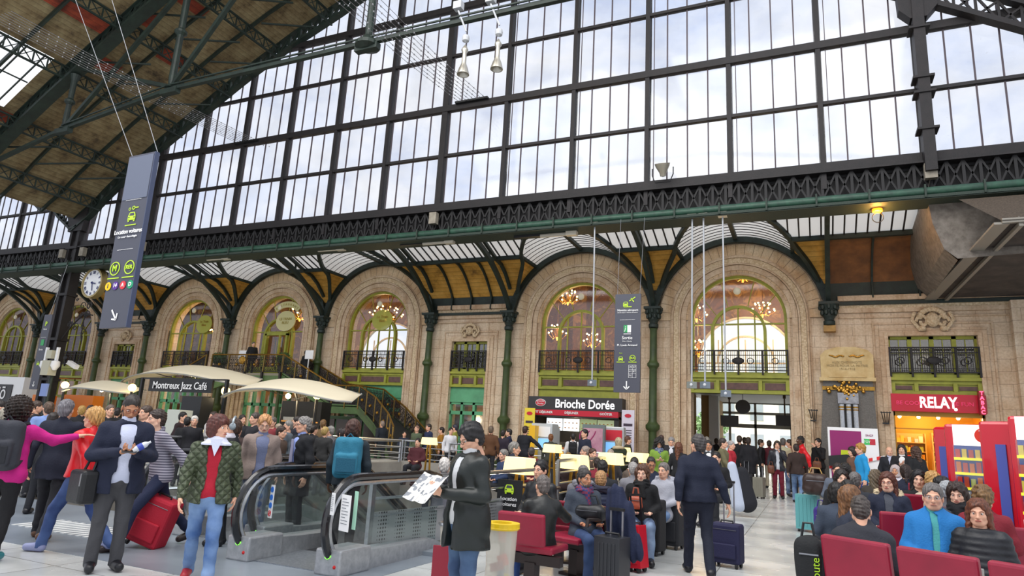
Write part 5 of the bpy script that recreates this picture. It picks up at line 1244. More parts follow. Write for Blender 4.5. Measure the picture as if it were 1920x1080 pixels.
class SDF:
    def __init__(s,lo,hi,h):
        s.h=h;s.o=np.array(lo,float);s.n=np.maximum(4,np.ceil((np.array(hi)-s.o)/h).astype(int)+1);s.f=np.full(tuple(s.n),1.0)
        s.ax=[s.o[i]+h*np.arange(s.n[i]) for i in range(3)]
    def sub(s,lo,hi):
        a=[int(max(0,math.floor((lo[i]-s.o[i])/s.h))) for i in range(3)];b=[int(min(s.n[i],math.ceil((hi[i]-s.o[i])/s.h)+1)) for i in range(3)]
        if any(b[i]-a[i]<1 for i in range(3)): return None
        sl=tuple(slice(a[i],b[i]) for i in range(3));X=np.meshgrid(s.ax[0][sl[0]],s.ax[1][sl[1]],s.ax[2][sl[2]],indexing='ij');return sl,X
    def _comb(s,sl,d,k,op):
        f=s.f[sl]
        if op=='u':
            if k>0: hh=np.maximum(k-np.abs(f-d),0)/k;s.f[sl]=np.minimum(f,d)-hh*hh*k*.25
            else: s.f[sl]=np.minimum(f,d)
        else:
            d=-d
            if k>0: hh=np.maximum(k-np.abs(f-d),0)/k;s.f[sl]=np.maximum(f,d)+hh*hh*k*.25
            else: s.f[sl]=np.maximum(f,d)
    def cone(s,a,b,ra,rb,k=.03,op='u',sq=None):   # round cone ; sq=(axis vector scale) flatten
        a=np.array(a,float);b=np.array(b,float);m=max(ra,rb)*(max(sq) if sq else 1)+k+3*s.h
        r=s.sub(np.minimum(a,b)-m,np.maximum(a,b)+m)
        if r is None: return s
        sl,(X,Y,Z)=r;P=np.stack([X,Y,Z],-1)
        if sq is not None:
            q=1/np.array(sq);P=P*q;a=a*q;b=b*q
        ba=b-a;L=(ba*ba).sum();t=np.clip(((P-a)@ba)/max(L,1e-9),0,1);d=np.sqrt(((P-a-t[...,None]*ba)**2).sum(-1))-(ra+(rb-ra)*t)
        if sq is not None: d=d*min(sq)
        s._comb(sl,d,k,op);return s
    def ell(s,c,r,k=.03,op='u',R=None):
        c=np.array(c,float);r=np.array(r,float);m=r.max()+k+3*s.h;q=s.sub(c-m,c+m)
        if q is None: return s
        sl,(X,Y,Z)=q;P=np.stack([X-c[0],Y-c[1],Z-c[2]],-1)
        if R is not None: P=P@R
        k0=np.sqrt(((P/r)**2).sum(-1));k1=np.sqrt(((P/(r*r))**2).sum(-1));d=np.where(k1>1e-9,k0*(k0-1)/np.maximum(k1,1e-9),-r.min())
        s._comb(sl,d,k,op);return s
    def box(s,c,hx,k=.02,op='u',R=None,rd=.02):
        c=np.array(c,float);hx=np.array(hx,float);m=np.linalg.norm(hx)+k+3*s.h;q=s.sub(c-m,c+m)
        if q is None: return s
        sl,(X,Y,Z)=q;P=np.stack([X-c[0],Y-c[1],Z-c[2]],-1)
        if R is not None: P=P@R
        v=np.abs(P)-(hx-rd);d=np.sqrt((np.maximum(v,0)**2).sum(-1))+np.minimum(v.max(-1),0)-rd;s._comb(sl,d,k,op);return s
    def plane(s,p,n):  # keep the side where (x-p).n<0
        X,Y,Z=np.meshgrid(*s.ax,indexing='ij',sparse=True);s.f=np.maximum(s.f,(X-p[0])*n[0]+(Y-p[1])*n[1]+(Z-p[2])*n[2]);return s
    def noise(s,amp,fr,seed=0):
        X,Y,Z=np.meshgrid(*s.ax,indexing='ij',sparse=True);r=np.random.RandomState(seed)
        w=0
        for k in range(4):
            d=r.normal(size=3);d/=np.linalg.norm(d);w=w+np.sin((X*d[0]+Y*d[1]+Z*d[2])*fr*(1+.5*k)+r.rand()*6)
        s.f=s.f+amp*w/2*(s.f<.2);return s
    def mesh(s):
        s.f[0]=s.f[-1]=1;s.f[:,0]=s.f[:,-1]=1;s.f[:,:,0]=s.f[:,:,-1]=1;return surfnet(s.f,s.o,s.h)
def mobj(name,parts,mats,parent,smooth=True):
    """parts: list of (V,F,matindex)"""
    vs=[];fs=[];mi=[];o=0
    for V,F,m in parts:
        if len(V)==0: continue
        vs.append(np.asarray(V,float));fs+= [tuple(int(x)+o for x in f) for f in F];mi+=[m]*len(F);o+=len(V)
    me=bpy.data.meshes.new(name);me.from_pydata(np.concatenate(vs).tolist() if vs else [],[],fs)
    for m in mats: me.materials.append(m)
    me.polygons.foreach_set('material_index',mi);me.polygons.foreach_set('use_smooth',[smooth]*len(me.polygons));me.update()
    ob=bpy.data.objects.new(name,me);COL.objects.link(ob)
    if parent is not None: ob.parent=parent
    return ob
def cloth(col,kind='plain',col2=None):
    nm='cloth %s %s %s'%(kind,col,col2 or '')
    if nm in _M: return _M[nm]
    if kind in('plain','leather','puffer','shiny'):
        m=mat(nm,col,{'plain':.85,'leather':.42,'puffer':.5,'shiny':.38}[kind],noise=None,bump={'plain':.25,'leather':.2,'puffer':.3,'shiny':.25}[kind],bscale=60 if kind=='plain' else 14)
    else:
        m=mat(nm,col,.85);nt=m.node_tree;L=nt.links.new;b=nt.nodes['Principled BSDF'];t=nn(nt,'ShaderNodeTexCoord')
        if kind=='stripe':
            w=nn(nt,'ShaderNodeTexWave',i_Scale=10.);w.bands_direction='Z';L(t.outputs['Object'],w.inputs[0]);L(ramp(nt,w.outputs['Fac'],[(.45,lin(col)),(.55,lin(col2))]),b.inputs['Base Color'])
        elif kind=='check':
            w=nn(nt,'ShaderNodeTexChecker',i_Scale=34.);L(t.outputs['Object'],w.inputs[0]);w.inputs[1].default_value=(*lin(col),1);w.inputs[2].default_value=(*lin(col2),1);L(w.outputs[0],b.inputs['Base Color'])
        elif kind=='quilt':
            mp=nn(nt,'ShaderNodeMapping');mp.inputs['Rotation'].default_value=(0,math.radians(45),0);L(t.outputs['Object'],mp.inputs[0])
            hs=[]
            for ax in'XZ':
                w=nn(nt,'ShaderNodeTexWave',i_Scale=5.2);w.bands_direction=ax;L(mp.outputs[0],w.inputs[0]);hs.append(w)
            mm=nn(nt,'ShaderNodeMath',operation='MINIMUM');L(hs[0].outputs['Fac'],mm.inputs[0]);L(hs[1].outputs['Fac'],mm.inputs[1]);pw=nn(nt,'ShaderNodeMath',operation='POWER',i_1=.4);L(mm.outputs[0],pw.inputs[0])
            bp=nn(nt,'ShaderNodeBump',i_Strength=1.,i_Distance=.03);L(pw.outputs[0],bp.inputs['Height']);L(bp.outputs[0],b.inputs['Normal']);b.inputs['Roughness'].default_value=.55
            L(ramp(nt,pw.outputs[0],[(.0,tuple(v*.75 for v in lin(col))),(.35,lin(col))]),b.inputs['Base Color'])
        elif kind=='denim':
            n=nn(nt,'ShaderNodeTexNoise',i_Scale=3.,i_Detail=5.);L(t.outputs['Object'],n.inputs['Vector']);L(ramp(nt,n.outputs['Fac'],[(.35,lin(col)),(.68,lin(col2 or '8FA6C4'))]),b.inputs['Base Color'])
    return m
SKINS={'l':'E0AC90','m':'C08A68','t':'B98262','d':'5A3A28','p':'E3B59C'}
def skin(k):
    m=mat('skin '+k,SKINS[k],.5,noise=None,spec=.4);m.node_tree.nodes['Principled BSDF'].inputs['Subsurface Weight'].default_value=.08;return m
EYEW=mat('eye white','E8E4DC',.25);IRIS=mat('dark iris','2E2118',.2)
def hairmat(c):
    nm='hair '+c
    if nm in _M:return _M[nm]
    m=mat(nm,c,.5);nt=m.node_tree;L=nt.links.new;b=nt.nodes['Principled BSDF'];t=nn(nt,'ShaderNodeTexCoord');mp=nn(nt,'ShaderNodeMapping');mp.inputs['Scale'].default_value=(60,60,7);L(t.outputs['Object'],mp.inputs[0]);n=nn(nt,'ShaderNodeTexNoise',i_Scale=1.5,i_Detail=3.);L(mp.outputs[0],n.inputs['Vector'])
    L(ramp(nt,n.outputs['Fac'],[(.35,tuple(v*.45 for v in lin(c))),(.65,tuple(min(1,v*1.25) for v in lin(c)))]),b.inputs['Base Color']);bp=nn(nt,'ShaderNodeBump',i_Strength=.5,i_Distance=.01);L(n.outputs['Fac'],bp.inputs['Height']);L(bp.outputs[0],b.inputs['Normal']);return m
def rotm(yaw,pit=0.,roll=0.):
    return np.array(Matrix.Rotation(yaw,3,'Z')@Matrix.Rotation(pit,3,'X')@Matrix.Rotation(roll,3,'Y'))
# skeleton: local frame faces -Y, person's left is +X. all lengths for 1.75 m
def pose(kind,h=1.75,**k):
    s=h/1.75;J={}
    def P(x,y,z): return np.array([x,y,z])*s
    ld=k.get('lean',0.);sw=k.get('step',.0)
    if kind.startswith('sit'):
        hz=.50;J['pel']=P(0,0,hz+.06);b=k.get('back',.10);J['che']=P(0,b,hz+.42);J['nek']=P(0,b-.01,hz+.60);J['head']=P(0,b-.03,hz+.735)
        for i,sx in(('L',1),('R',-1)):
            J['hip'+i]=P(.10*sx,-.02,hz+.03);J['kne'+i]=P(.13*sx,-.47,hz+.02);J['ank'+i]=P(.13*sx,-.46+k.get('feet',0),.09);J['toe'+i]=P(.15*sx,-.62+k.get('feet',0),.05)
            J['sho'+i]=P(.170*sx,b,hz+.505);J['elb'+i]=P(.25*sx,b-.02,hz+.26);J['wri'+i]=P(.13*sx,b-.27,hz+.19)
    else:
        J['pel']=P(0,0,.96);J['che']=P(0,-.01-ld*.5,1.30);J['nek']=P(0,.0-ld*.8,1.47);J['head']=P(0,-.02-ld,1.62)
        for i,sx,st in(('L',1,sw),('R',-1,-sw)):
            J['hip'+i]=P(.09*sx,0,.90);J['kne'+i]=P(.10*sx,-.02-st*.32-.06*abs(sw),.50+.0*abs(st));J['ank'+i]=P(.11*sx,.02-st*.62+ (.08 if st<0 else 0),.09+(.10*abs(st) if st<0 else 0));J['toe'+i]=J['ank'+i]+P(.02*sx,-.15,-.04-(.08*abs(st) if st<0 else 0))
            J['sho'+i]=P(.175*sx,.0-ld*.7,1.395);J['elb'+i]=P(.25*sx,.03+st*.28-ld*.6,1.14);J['wri'+i]=P(.26*sx,-.03+st*.5-ld*.6,.89)
    J['s']=s
    for n,v in k.get('J',{}).items(): J[n]=np.array(v)*s
    if 'phone' in k: # both hands in front of the chest
        z=k['phone'];base=J['che']
        for i,sx in(('L',1),('R',-1)): J['elb'+i]=base+P(.27*sx,.0,-.17);J['wri'+i]=np.array([.07*sx*s,base[1]-.30*s,base[2]+(z)*s])
    return J
def head_mesh(h,c,R,S,fine):
    """returns parts list for the head (skin)"""
    r=S;f=SDF(np.array([-.13,-.15,-.19])*r,np.array([.13,.15,.16])*r,fine)
    f.ell((0,.015*r,.045*r),(.074*r,.094*r,.082*r),0)
    f.ell((0,-.02*r,-.03*r),(.060*r,.070*r,.085*r),.04*r)         # face
    f.ell((0,-.052*r,-.088*r),(.032*r,.030*r,.026*r),.03*r)       # chin
    for sx in(-1,1):
        f.ell((.040*sx*r,-.055*r,-.025*r),(.020*r,.02*r,.018*r),.025*r)  # cheek
        f.cone((.060*sx*r,.0,-.06*r),(.03*sx*r,-.05*r,-.092*r),.014*r,.012*r,.03*r) # jaw
        f.ell((.031*sx*r,-.093*r,.004*r),(.018*r,.012*r,.010*r),.016*r,'s') # eye socket
        f.cone((.014*sx*r,-.088*r,.022*r),(.05*sx*r,-.074*r,.022*r),.008*r,.006*r,.014*r) # brow
        f.ell((.079*sx*r,.012*r,-.012*r),(.010*r,.020*r,.032*r),.008*r)  # ear
        f.ell((.010*sx*r,-.098*r,-.036*r),(.010*r,.010*r,.008*r),.008*r)
    f.cone((0,-.088*r,.012*r),(0,-.112*r,-.032*r),.009*r,.012*r,.014*r)  # nose
    f.ell((0,-.086*r,-.062*r),(.026*r,.012*r,.011*r),.012*r)  # mouth
    f.cone((0,.02*r,-.05*r),(0,.03*r,-.185*r),.056*r,.058*r,.03*r)
    V,F=f.mesh();parts=[(V,F,0)]
    return parts
def sph(c,r,n=8,sc3=(1,1,1)):
    m=MB();m.sphere(c,r,n,sc3=sc3);return np.array(m.v),m.f
def tub(pts,r,n=6):
    m=MB();m.tube(pts,r,n);return np.array([tuple(v) for v in m.v]),m.f
def hair_mesh(style,r,fine,seed=0):
    lo=-.36 if style in('long','longc','pony') else (-.16 if style in('bob','curly','afro') else -.12)
    f=SDF(np.array([-.2,-.2,lo])*r,np.array([.2,.22,.22])*r,fine);t={'short':.010,'crop':.004,'fringe':.014,'wavy':.02,'long':.018,'longc':.022,'bob':.022,'pony':.012,'curly':.045,'afro':.06,'bald':.003,'side':.016,'hijab':.02,'hood':.035}.get(style,.012)
    f.ell((0,.018*r,.048*r),((.076+t)*r,(.096+t)*r,(.084+t)*r),0)
    if style in('crop','short','side','bald','fringe','wavy','pony'): f.ell((0,.055*r,-.01*r),((.066+t)*r,(.058+t)*r,(.085+t*.5)*r),.03*r)
    if style in('long','longc'):
        for sx in(-1,1): f.cone((.075*sx*r,.02*r,.0),(.095*sx*r,-.0*r,-.30*r),.035*r,.028*r,.05*r)
        f.cone((0,.08*r,0),(0,.10*r,-.31*r),.07*r,.055*r,.06*r)
    if style in('bob','curly','afro'):
        for sx in(-1,1): f.ell((.07*sx*r,.02*r,-.03*r),((.030+t*.4)*r,.06*r,(.085)*r),.04*r)
        f.ell((0,.07*r,-.02*r),(.075*r,.055*r,.10*r),.05*r)
    if style=='pony': f.cone((0,.12*r,.06*r),(0,.17*r,-.16*r),.03*r,.018*r,.03*r)
    if style in('hijab','hood'):
        f.ell((0,.03*r,-.02*r),(.10*r,.11*r,.15*r),.03*r);f.cone((0,0,-.12*r),(0,.0,-.2*r),.085*r,.12*r,.05*r)
    # face opening
    if style in('hijab','hood'): f.ell((0,-.12*r,-.015*r),(.062*r,.10*r,.085*r),.01*r,'s')
    else:
        top=.045 if style not in('fringe','bob') else .02
        if style=='bald': f.ell((0,-.03*r,.10*r),(.085*r,.12*r,.075*r),.01*r,'s')
        f.ell((0,-.135*r,-.045*r),(.078*r,.115*r,(.13 if top>.03 else .10)*r),.015*r,'s')
        if style in('crop','short','side','bald','fringe','wavy'):
            for sx in(-1,1): f.ell((.085*sx*r,-.02*r,-.055*r),(.035*r,.055*r,.05*r),.01*r,'s')
    f.noise({'curly':.012,'afro':.014,'longc':.010,'wavy':.007}.get(style,.004)*r,{'curly':90,'afro':110,'longc':60,'wavy':70}.get(style,90)/r,seed)
    return f.mesh()
def hand_parts(w,d,up,s,fine,curl=.5,side=1):
    """hand at wrist w, pointing along d, palm normal = up; five fingers"""
    w=np.array(w,float);d=np.array(d,float);d/=np.linalg.norm(d);n=np.array(up,float);n-=d*(n@d);n/=np.linalg.norm(n);a=np.cross(d,n)*side
    lo=w-.2*s;hi=w+.2*s;f=SDF(w+d*.09*s-.13*s,w+d*.09*s+.13*s,fine)
    f.cone(w-d*.03*s,w+d*.02*s,.026*s,.025*s,.01);
    for k in range(4):
        b=w+d*.085*s+a*(-.030+.020*k)*s;f.cone(w+d*.01*s+a*(-.014+.010*k)*s,b,.017*s,.012*s,.012*s)
        L=(.036,.043,.040,.030)[k]*s;c1=curl*.8;q=b
        dd=d
        for j in range(3):
            ang=c1*(j+1)*.8;dr=d*math.cos(ang)+n*math.sin(ang);q2=q+dr*L*(1,.72,.55)[j];f.cone(q,q2,(.0095-.0008*j)*s,(.0088-.0008*j)*s,.004*s);q=q2
    t0=w+d*.025*s-a*.022*s;t1=t0+(d*.55-a*.65+n*.35)*.040*s;t2=t1+(d*.75-a*.15+n*.5)*.032*s;f.cone(t0,t1,.014*s,.011*s,.01*s);f.cone(t1,t2,.0105*s,.0085*s,.004*s)
    return f.mesh()
NPERS=[0]
def person(label,loc,rz,P='stand',h=1.75,skin_='l',hair=('short','3A2C22'),top=('plain','22252E'),shirt=None,legs=('plain','1E2026'),shoes='15151A',lod=1,group=None,build_=1.0,headyaw=0.,headpitch=0.,headroll=0.,coat=.0,skirt=0,glasses=None,scarf=None,beard=None,open_=.0,hat=None,hood=None,torso=0.,lips=False,**pk):
    """one continuous skinned body with clothes as children"""
    NPERS[0]+=1;rs=np.random.RandomState(NPERS[0]*17)
    J=pose(P,h,**pk);s=J['s'];b=build_;fine={0:.012,1:.02,2:.03}[lod]
    root=thing('person',label,'person',loc,rz,group)
    hf={0:.0065,1:.009,2:.013}[lod]
    R=rotm(headyaw,headpitch,headroll);H=J['head'];hr=s*1.02
    # ---- body
    lo=np.array([-.75,-.95,-.02]);hi=np.array([.75,.75,1.95*s])
    allj=np.array([v for k_,v in J.items() if k_!='s']);lo=allj.min(0)-.2;hi=allj.max(0)+.2;lo[2]=-.02
    f=SDF(lo,hi,fine*1.25);f.cone(J['pel'],J['che'],.13*s,.13*s,.05,sq=(1.1,.8,1));f.cone(J['che'],J['nek'],.12*s,.06*s,.05)
    f.cone(J['nek']-np.array([0,0,.04]),H-np.array([0,0,.05])*s,.055*s,.052*s,.03)
    for i in'LR':
        f.cone(J['sho'+i],J['elb'+i],.045*s,.037*s,.04);f.cone(J['elb'+i],J['wri'+i],.037*s,.025*s,.02);f.cone(J['hip'+i],J['kne'+i],.075*s,.052*s,.04);f.cone(J['kne'+i],J['ank'+i],.05*s,.030*s,.03);f.cone(J['che'],J['sho'+i],.07*s,.05*s,.04);f.cone(J['ank'+i],J['toe'+i],.026*s,.022*s,.02)
    V,F=f.mesh();parts=[(V,F,0)]
    for V,F,m in head_mesh(h,H,R,hr,hf): parts.append((V@R.T+H,F,m))
    for sx in(-1,1):
        V,F=sph((.031*sx*hr,-.0745*hr,.003*hr),.0120*hr,8);parts.append((V@R.T+H,F,1))
        V,F=sph((.031*sx*hr,-.0848*hr,.002*hr),.0064*hr,6,(1,.45,1));parts.append((V@R.T+H,F,2))
        V,F=tub([(.016*sx*hr,-.099*hr,.021*hr),(.033*sx*hr,-.094*hr,.027*hr),(.05*sx*hr,-.080*hr,.022*hr)],.0026*hr,5);parts.append((V@R.T+H,F,3))
    V,F=tub([(-.022*hr,-.092*hr,-.062*hr),(0,-.1005*hr,-.0615*hr),(.022*hr,-.092*hr,-.062*hr)],.0045*hr,6);parts.append((V@R.T+H,F,4))
    # hands
    hd=pk.get('hands',{})
    for i,sx in(('L',1),('R',-1)):
        d=J['wri'+i]-J['elb'+i];q=hd.get(i,{});dd=np.array(q.get('d',d),float);up=np.array(q.get('n',(-sx,0,0) if abs(d[2])>.5*np.linalg.norm(d) else (0,0,1)),float)
        V,F=hand_parts(J['wri'+i],dd,up,s,{0:.0055,1:.008,2:.012}[lod],q.get('curl',.55),sx);parts.append((V,F,0))
    LIP=mat('lips red','B0433F',.4) if lips else mat('lips '+skin_,{'l':'B5705F','m':'9C5E4C','t':'7E4A3A','d':'4A2C24','p':'C27B6E'}[skin_],.45)
    mobj('body',parts,[skin(skin_),EYEW,IRIS,hairmat(hair[1] if hair[0]!='bald' else '4A4038'),LIP],root)
    # ---- hair
    if hair[0]!='none':
        V,F=hair_mesh(hair[0],hr,hf,NPERS[0]);mobj('hair' if hair[0] not in('hijab','hood') else 'head_scarf',[(V@R.T+H,F,0)],[hairmat(hair[1]) if hair[0]!='hijab' else cloth(hair[1])],root)
    if beard:
        f=SDF(np.array([-.1,-.14,-.15])*hr,np.array([.1,.05,.0])*hr,hf);f.ell((0,-.052*hr,-.086*hr),(.043*hr,.042*hr,.036*hr),.0)
        for sx in(-1,1): f.cone((.066*sx*hr,0,-.03*hr),(.04*sx*hr,-.05*hr,-.085*hr),.012*hr,.015*hr,.02)
        f.ell((0,-.099*hr,-.063*hr),(.02*hr,.02*hr,.009*hr),.004,'s');V,F=f.mesh();mobj('beard',[(V@R.T+H,F,0)],[hairmat(beard)],root)
    if glasses:
        pt=[]
        for sx in(-1,1):
            pt.append(tub([(.032*sx*hr+.020*hr*math.cos(a)*1.15,-.112*hr,.002*hr+.015*hr*math.sin(a)) for a in np.linspace(0,2*pi,13)],.0022*hr,5));pt.append(tub([(.054*sx*hr,-.110*hr,.006*hr),(.079*sx*hr,.01*hr,.004*hr)],.002*hr,4))
        pt.append(tub([(-.01*hr,-.114*hr,.004*hr),(.01*hr,-.114*hr,.004*hr)],.002*hr,4));mobj('glasses',[(V@R.T+H,F,0) for V,F in pt],[mat('glasses frame '+glasses,glasses,.3)],root)
    sit=P.startswith('sit')
    # ---- shirt / under layer
    sc_=shirt or (top if not open_ else ('plain','D8D8DC'))
    def torso_(f,t,bot,neck=.0):
        w=b
        f.cone(J['pel']+np.array([0,0,.02]),J['che'],(.125+t)*s*w,(.135+t)*s*w,.05,sq=(1.15,.86,1));f.cone(J['che'],J['nek']-np.array([0,0,.05])*s,(.125+t)*s,(.075+t)*s,.05,sq=(1.1,.9,1))
        for i in'LR': f.cone(J['che']+np.array([0,0,.04])*s,J['sho'+i],(.09+t)*s,(.050+t)*s,.05)
        for i in'LR': f.cone(J['hip'+i],J['pel'],(.10+t)*s*w,(.11+t)*s*w,.05)
    if shirt:
        f=SDF(lo,hi,fine);torso_(f,.012,0);f.cone(J['nek']-np.array([0,0,.05])*s,J['nek']+np.array([0,-.01,.035])*s,.078*s,.068*s,.01)
        f.plane((0,0,J['pel'][2]-.10*s),(0,0,-1));V,F=f.mesh()
        ps=[(V,F,0)]
        mobj('shirt',ps,[cloth(*shirt[1:] if 0 else (shirt[1],shirt[0],*(shirt[2:])))],root)
    # ---- top / jacket
    t=.026 if top[0]!='puffer' else .036
    if not shirt and coat==0: t=min(t,.02)
    f=SDF(lo-.05,hi+.05,fine);torso_(f,t,0)
    tor=f.f.copy()
    for i in'LR':
        w_=J['wri'+i];e=J['elb'+i];d=w_-e;f.cone(J['sho'+i],e,(.049+t*.9)*s,(.042+t*.8)*s,.035);f.cone(e,w_-d*.06,(.043+t*.8)*s,(.032+t*.6)*s,.02)
    if coat>0 and not sit:
        zc=J['pel'][2]-coat*s;f.cone(J['pel'],(0,J['pel'][1],zc),(.135+t)*s*b,(.150+t+.05*coat)*s*b,.06,sq=(1.12,.9,1));f.plane((0,0,zc),(0,0,-1))
    elif sit:
        for i in'LR':
            if coat>0: f.cone(J['hip'+i],J['hip'+i]*.45+J['kne'+i]*.55,(.105+t)*s,(.095+t)*s,.05)
    else: f.plane((0,0,J['pel'][2]-.13*s),(0,0,-1))
    # neck hole and collar
    f.cone(J['nek']-np.array([0,.0,.03])*s,J['nek']+np.array([0,-.02,.2])*s,.060*s,.09*s,.01,'s')
    if top[0]!='skinless': f.cone(J['nek']-np.array([0,-.005,.03])*s,J['nek']+np.array([0,.01,.03])*s,.078*s,.070*s,.02);f.cone(J['nek']-np.array([0,.0,.06])*s,J['nek']+np.array([0,-.025,.2])*s,.060*s,.085*s,.006,'s')
    if open_>0: # open front : wedge
        c=J['che'];z0=J['pel'][2];fr=np.array([0,c[1]-.20*s,0])
        for k in range(10):
            u=k/9;zz=z0-.12*s+(J['nek'][2]-z0+.05*s)*u;w_=open_*(1-.35*math.sin(u*pi))*s;yy=(J['pel'][1]*(1-u)+c[1]*u)-.24*s
            f.box((0,yy,zz),(w_,.16*s,.06*s),.01,'s',rd=.01)
        if coat>0 and not sit: f.box((0,J['pel'][1]-.25*s,J['pel'][2]-coat*s*.5-.1),(open_*s*1.0,.18*s,coat*s*.6+.1),.01,'s',rd=.01)
    if top[0]=='puffer':
        Z=f.ax[2][None,None,:];f.f=f.f+.0035*np.cos(Z*2*pi/(.062*s))*(np.abs(f.f)<.06)
    else: f.noise(.0045,26,NPERS[0])
    V,F=f.mesh();mobj('jacket' if (shirt or coat) else 'sweater',[(V,F,0)],[cloth(top[1],top[0],*top[2:])],root)
    # ---- trousers
    f=SDF(lo-.03,hi,fine);wd=pk.get('wide',1.)
    f.cone(J['hipL'],J['hipR'],.105*s*b,.105*s*b,.05);f.cone(J['hipL']*.5+J['hipR']*.5,J['pel'],.115*s*b,.12*s*b,.05)
    for i in'LR':
        f.cone(J['hip'+i],J['kne'+i],.095*s*b,.068*s*wd,.03);f.cone(J['kne'+i],J['ank'+i]+np.array([0,.01,-.035])*s,.067*s*wd,.060*s*wd,.02)
    if skirt: f.cone(J['pel'],(J['kneL']+J['kneR'])/2,.14*s,.18*s,.04)
    f.plane((0,0,J['pel'][2]+.06*s),(0,0,1));f.plane((0,0,.045),(0,0,-1)) if 1 else 0
    f.noise(.004,30,NPERS[0]+3);V,F=f.mesh();mobj('trousers',[(V,F,0)],[cloth(legs[1],legs[0],*legs[2:])],root)
    # ---- shoes
    for i in'LR':
        a=J['ank'+i];tt=J['toe'+i];lo2=np.minimum(a,tt)-.12;hi2=np.maximum(a,tt)+.12;f=SDF(lo2,hi2,min(fine,.015));fl=0 if (a[2]>.12*s) else 1
        f.cone(a+np.array([0,.03,-.03])*s,a+np.array([0,0,-.01])*s,.045*s,.042*s,.02);f.cone(a+np.array([0,.03,-.045])*s,tt+np.array([0,0,.0]),.043*s,.040*s,.03)
        f.cone(a+np.array([0,0,-.02])*s,tt,.045*s,.032*s,.03)
        if fl:f.plane((0,0,.004),(0,0,-1))
        V,F=f.mesh();mobj('shoe',[(V,F,0)],[mat('shoe '+shoes,shoes,.4)],root)
    if scarf:
        f=SDF(J['nek']-.22,J['nek']+.22,fine);f.cone(J['nek']+np.array([-.03,-.01,-.02])*s,J['nek']+np.array([.03,-.02,-.01])*s,.095*s,.095*s,.02);f.noise(.008,60,5);f.cone(J['nek']+np.array([0,-.1,-.03])*s,J['nek']+np.array([.03,-.13,-.2])*s,.04*s,.035*s,.03);V,F=f.mesh();mobj('scarf',[(V,F,0)],[cloth(scarf[1],scarf[0],*scarf[2:])],root)
    if hood:
        f=SDF(J['nek']-.26,J['nek']+.26,fine);
        for k in range(9):
            a=pi*k/8;f.ell(J['nek']+np.array([.13*math.cos(a),.02+.10*math.sin(a),-.01+.02*math.sin(a)])*s,(.05*s,.05*s,.05*s),.03)
        f.noise(.010,90,5);V,F=f.mesh();mobj('hood_trim',[(V,F,0)],[cloth(hood)],root)
    return root,J
# ================================================================ stairwell, escalators, guard rails
x0,x1,y0,y1=OP['x0'],OP['x1'],OP['y0'],OP['y1'];LZ=-4.3
CONC=mat('grey concrete lining','8F8C86',.7,noise='77736C',scale=1.)
m=MB();m.box(x0-.2,y0-.2,LZ,x0,y1+.2,-.02).box(x1,y0-.2,LZ,x1+.2,y1+.2,-.02).box(x0,y1,LZ,x1,y1+.2,-.02).box(x0,y0-.2,LZ,x1,y0,-.02);struct(m.build('wall_stairwell',CONC))
struct(MB().box(x0,y0,LZ-.1,x1,y1,LZ).build('floor',mat('lower dark floor','4A4C50',.3)))
struct(MB().box(x0-5.8,y1+.02,G(20),x1+.1,y1+.3,.55).box(x0-.3,y0+4,G(14),x0-.02,y1+.3,.5).build('trim_70',mat('pale concrete curb','A9A59C',.7,noise='8E8A82',scale=1.)))
light('lower_level_light','POINT',(-9,12,-1.6),90,(1,.93,.8),shadow_soft_size=.4);light('lower_level_light','POINT',(-7,17,-1.6),60,(1,.9,.75),shadow_soft_size=.4)
def guard(P,lab,bars=(1.12,.9,.7,.52),zb=0.,step=1.6,panel=False):
    t=thing('guard_rail',lab,'railing',(0,0,0));P=[Vector(p) for p in P]
    for i,zh in enumerate(bars):
        m=MB()
        for a,b in zip(P[:-1],P[1:]): m.tube([(a.x,a.y,a.z+zh),(b.x,b.y,b.z+zh)],.032 if i==0 else .018,8)
        m.build('top_rail' if i==0 else 'rail_tube',CHROME,t,smooth=True)
    for a,b in zip(P[:-1],P[1:]):
        n=max(1,int(round((b-a).length/step)))
        for k in range(n+1):
            p=a.lerp(b,k/n);MB().box(p.x-.025,p.y-.04,p.z+zb,p.x+.025,p.y+.04,p.z+bars[0]).box(p.x-.07,p.y-.08,p.z+zb,p.x+.07,p.y+.08,p.z+zb+.015).build('rail_post',CHROME,t)
        if panel:
            o=MB().bar((a.x,a.y,a.z+.33),(b.x,b.y,b.z+.33),.01,.46,up=(0,0,1)).build('perforated_panel',PERFM,t)
    return t
PERFM=bpy.data.materials.new('perforated steel');PERFM.use_nodes=True
def _p():
    nt=PERFM.node_tree;L=nt.links.new;b=nt.nodes['Principled BSDF'];b.inputs['Metallic'].default_value=.7;b.inputs['Roughness'].default_value=.35;t=nn(nt,'ShaderNodeTexCoord');v=nn(nt,'ShaderNodeTexVoronoi',i_Scale=22.,i_Randomness=0.);L(t.outputs['Object'],v.inputs['Vector']);L(ramp(nt,v.outputs['Distance'],[(.28,(.08,.08,.08)),(.34,(.55,.56,.57))]),b.inputs['Base Color'])
_p()
guard([(x0-5.6,y1+.15,.12),(x0,y1+.15,.12)],'steel guard rail along the far side of the stairwell, left part behind the lamps',step=1.9)
guard([(x0-.1,y1+.15,.12),(-9.5,y1+.15,.12),(x1+.6,y1+.2,.12)],'long steel guard rail along the far edge of the escalator stairwell',step=2.2)
guard([(x0-.1,y1,.1),(x0-.1,14,.06),(x0-.1,9.5,0)],'steel guard rail along the left side of the escalator stairwell',step=2.2)
guard([(x1+.25,12.3,.05),(x1+.15,y1-.3,.15)],'steel guard rail between the red seats and the stairwell',step=2.0)
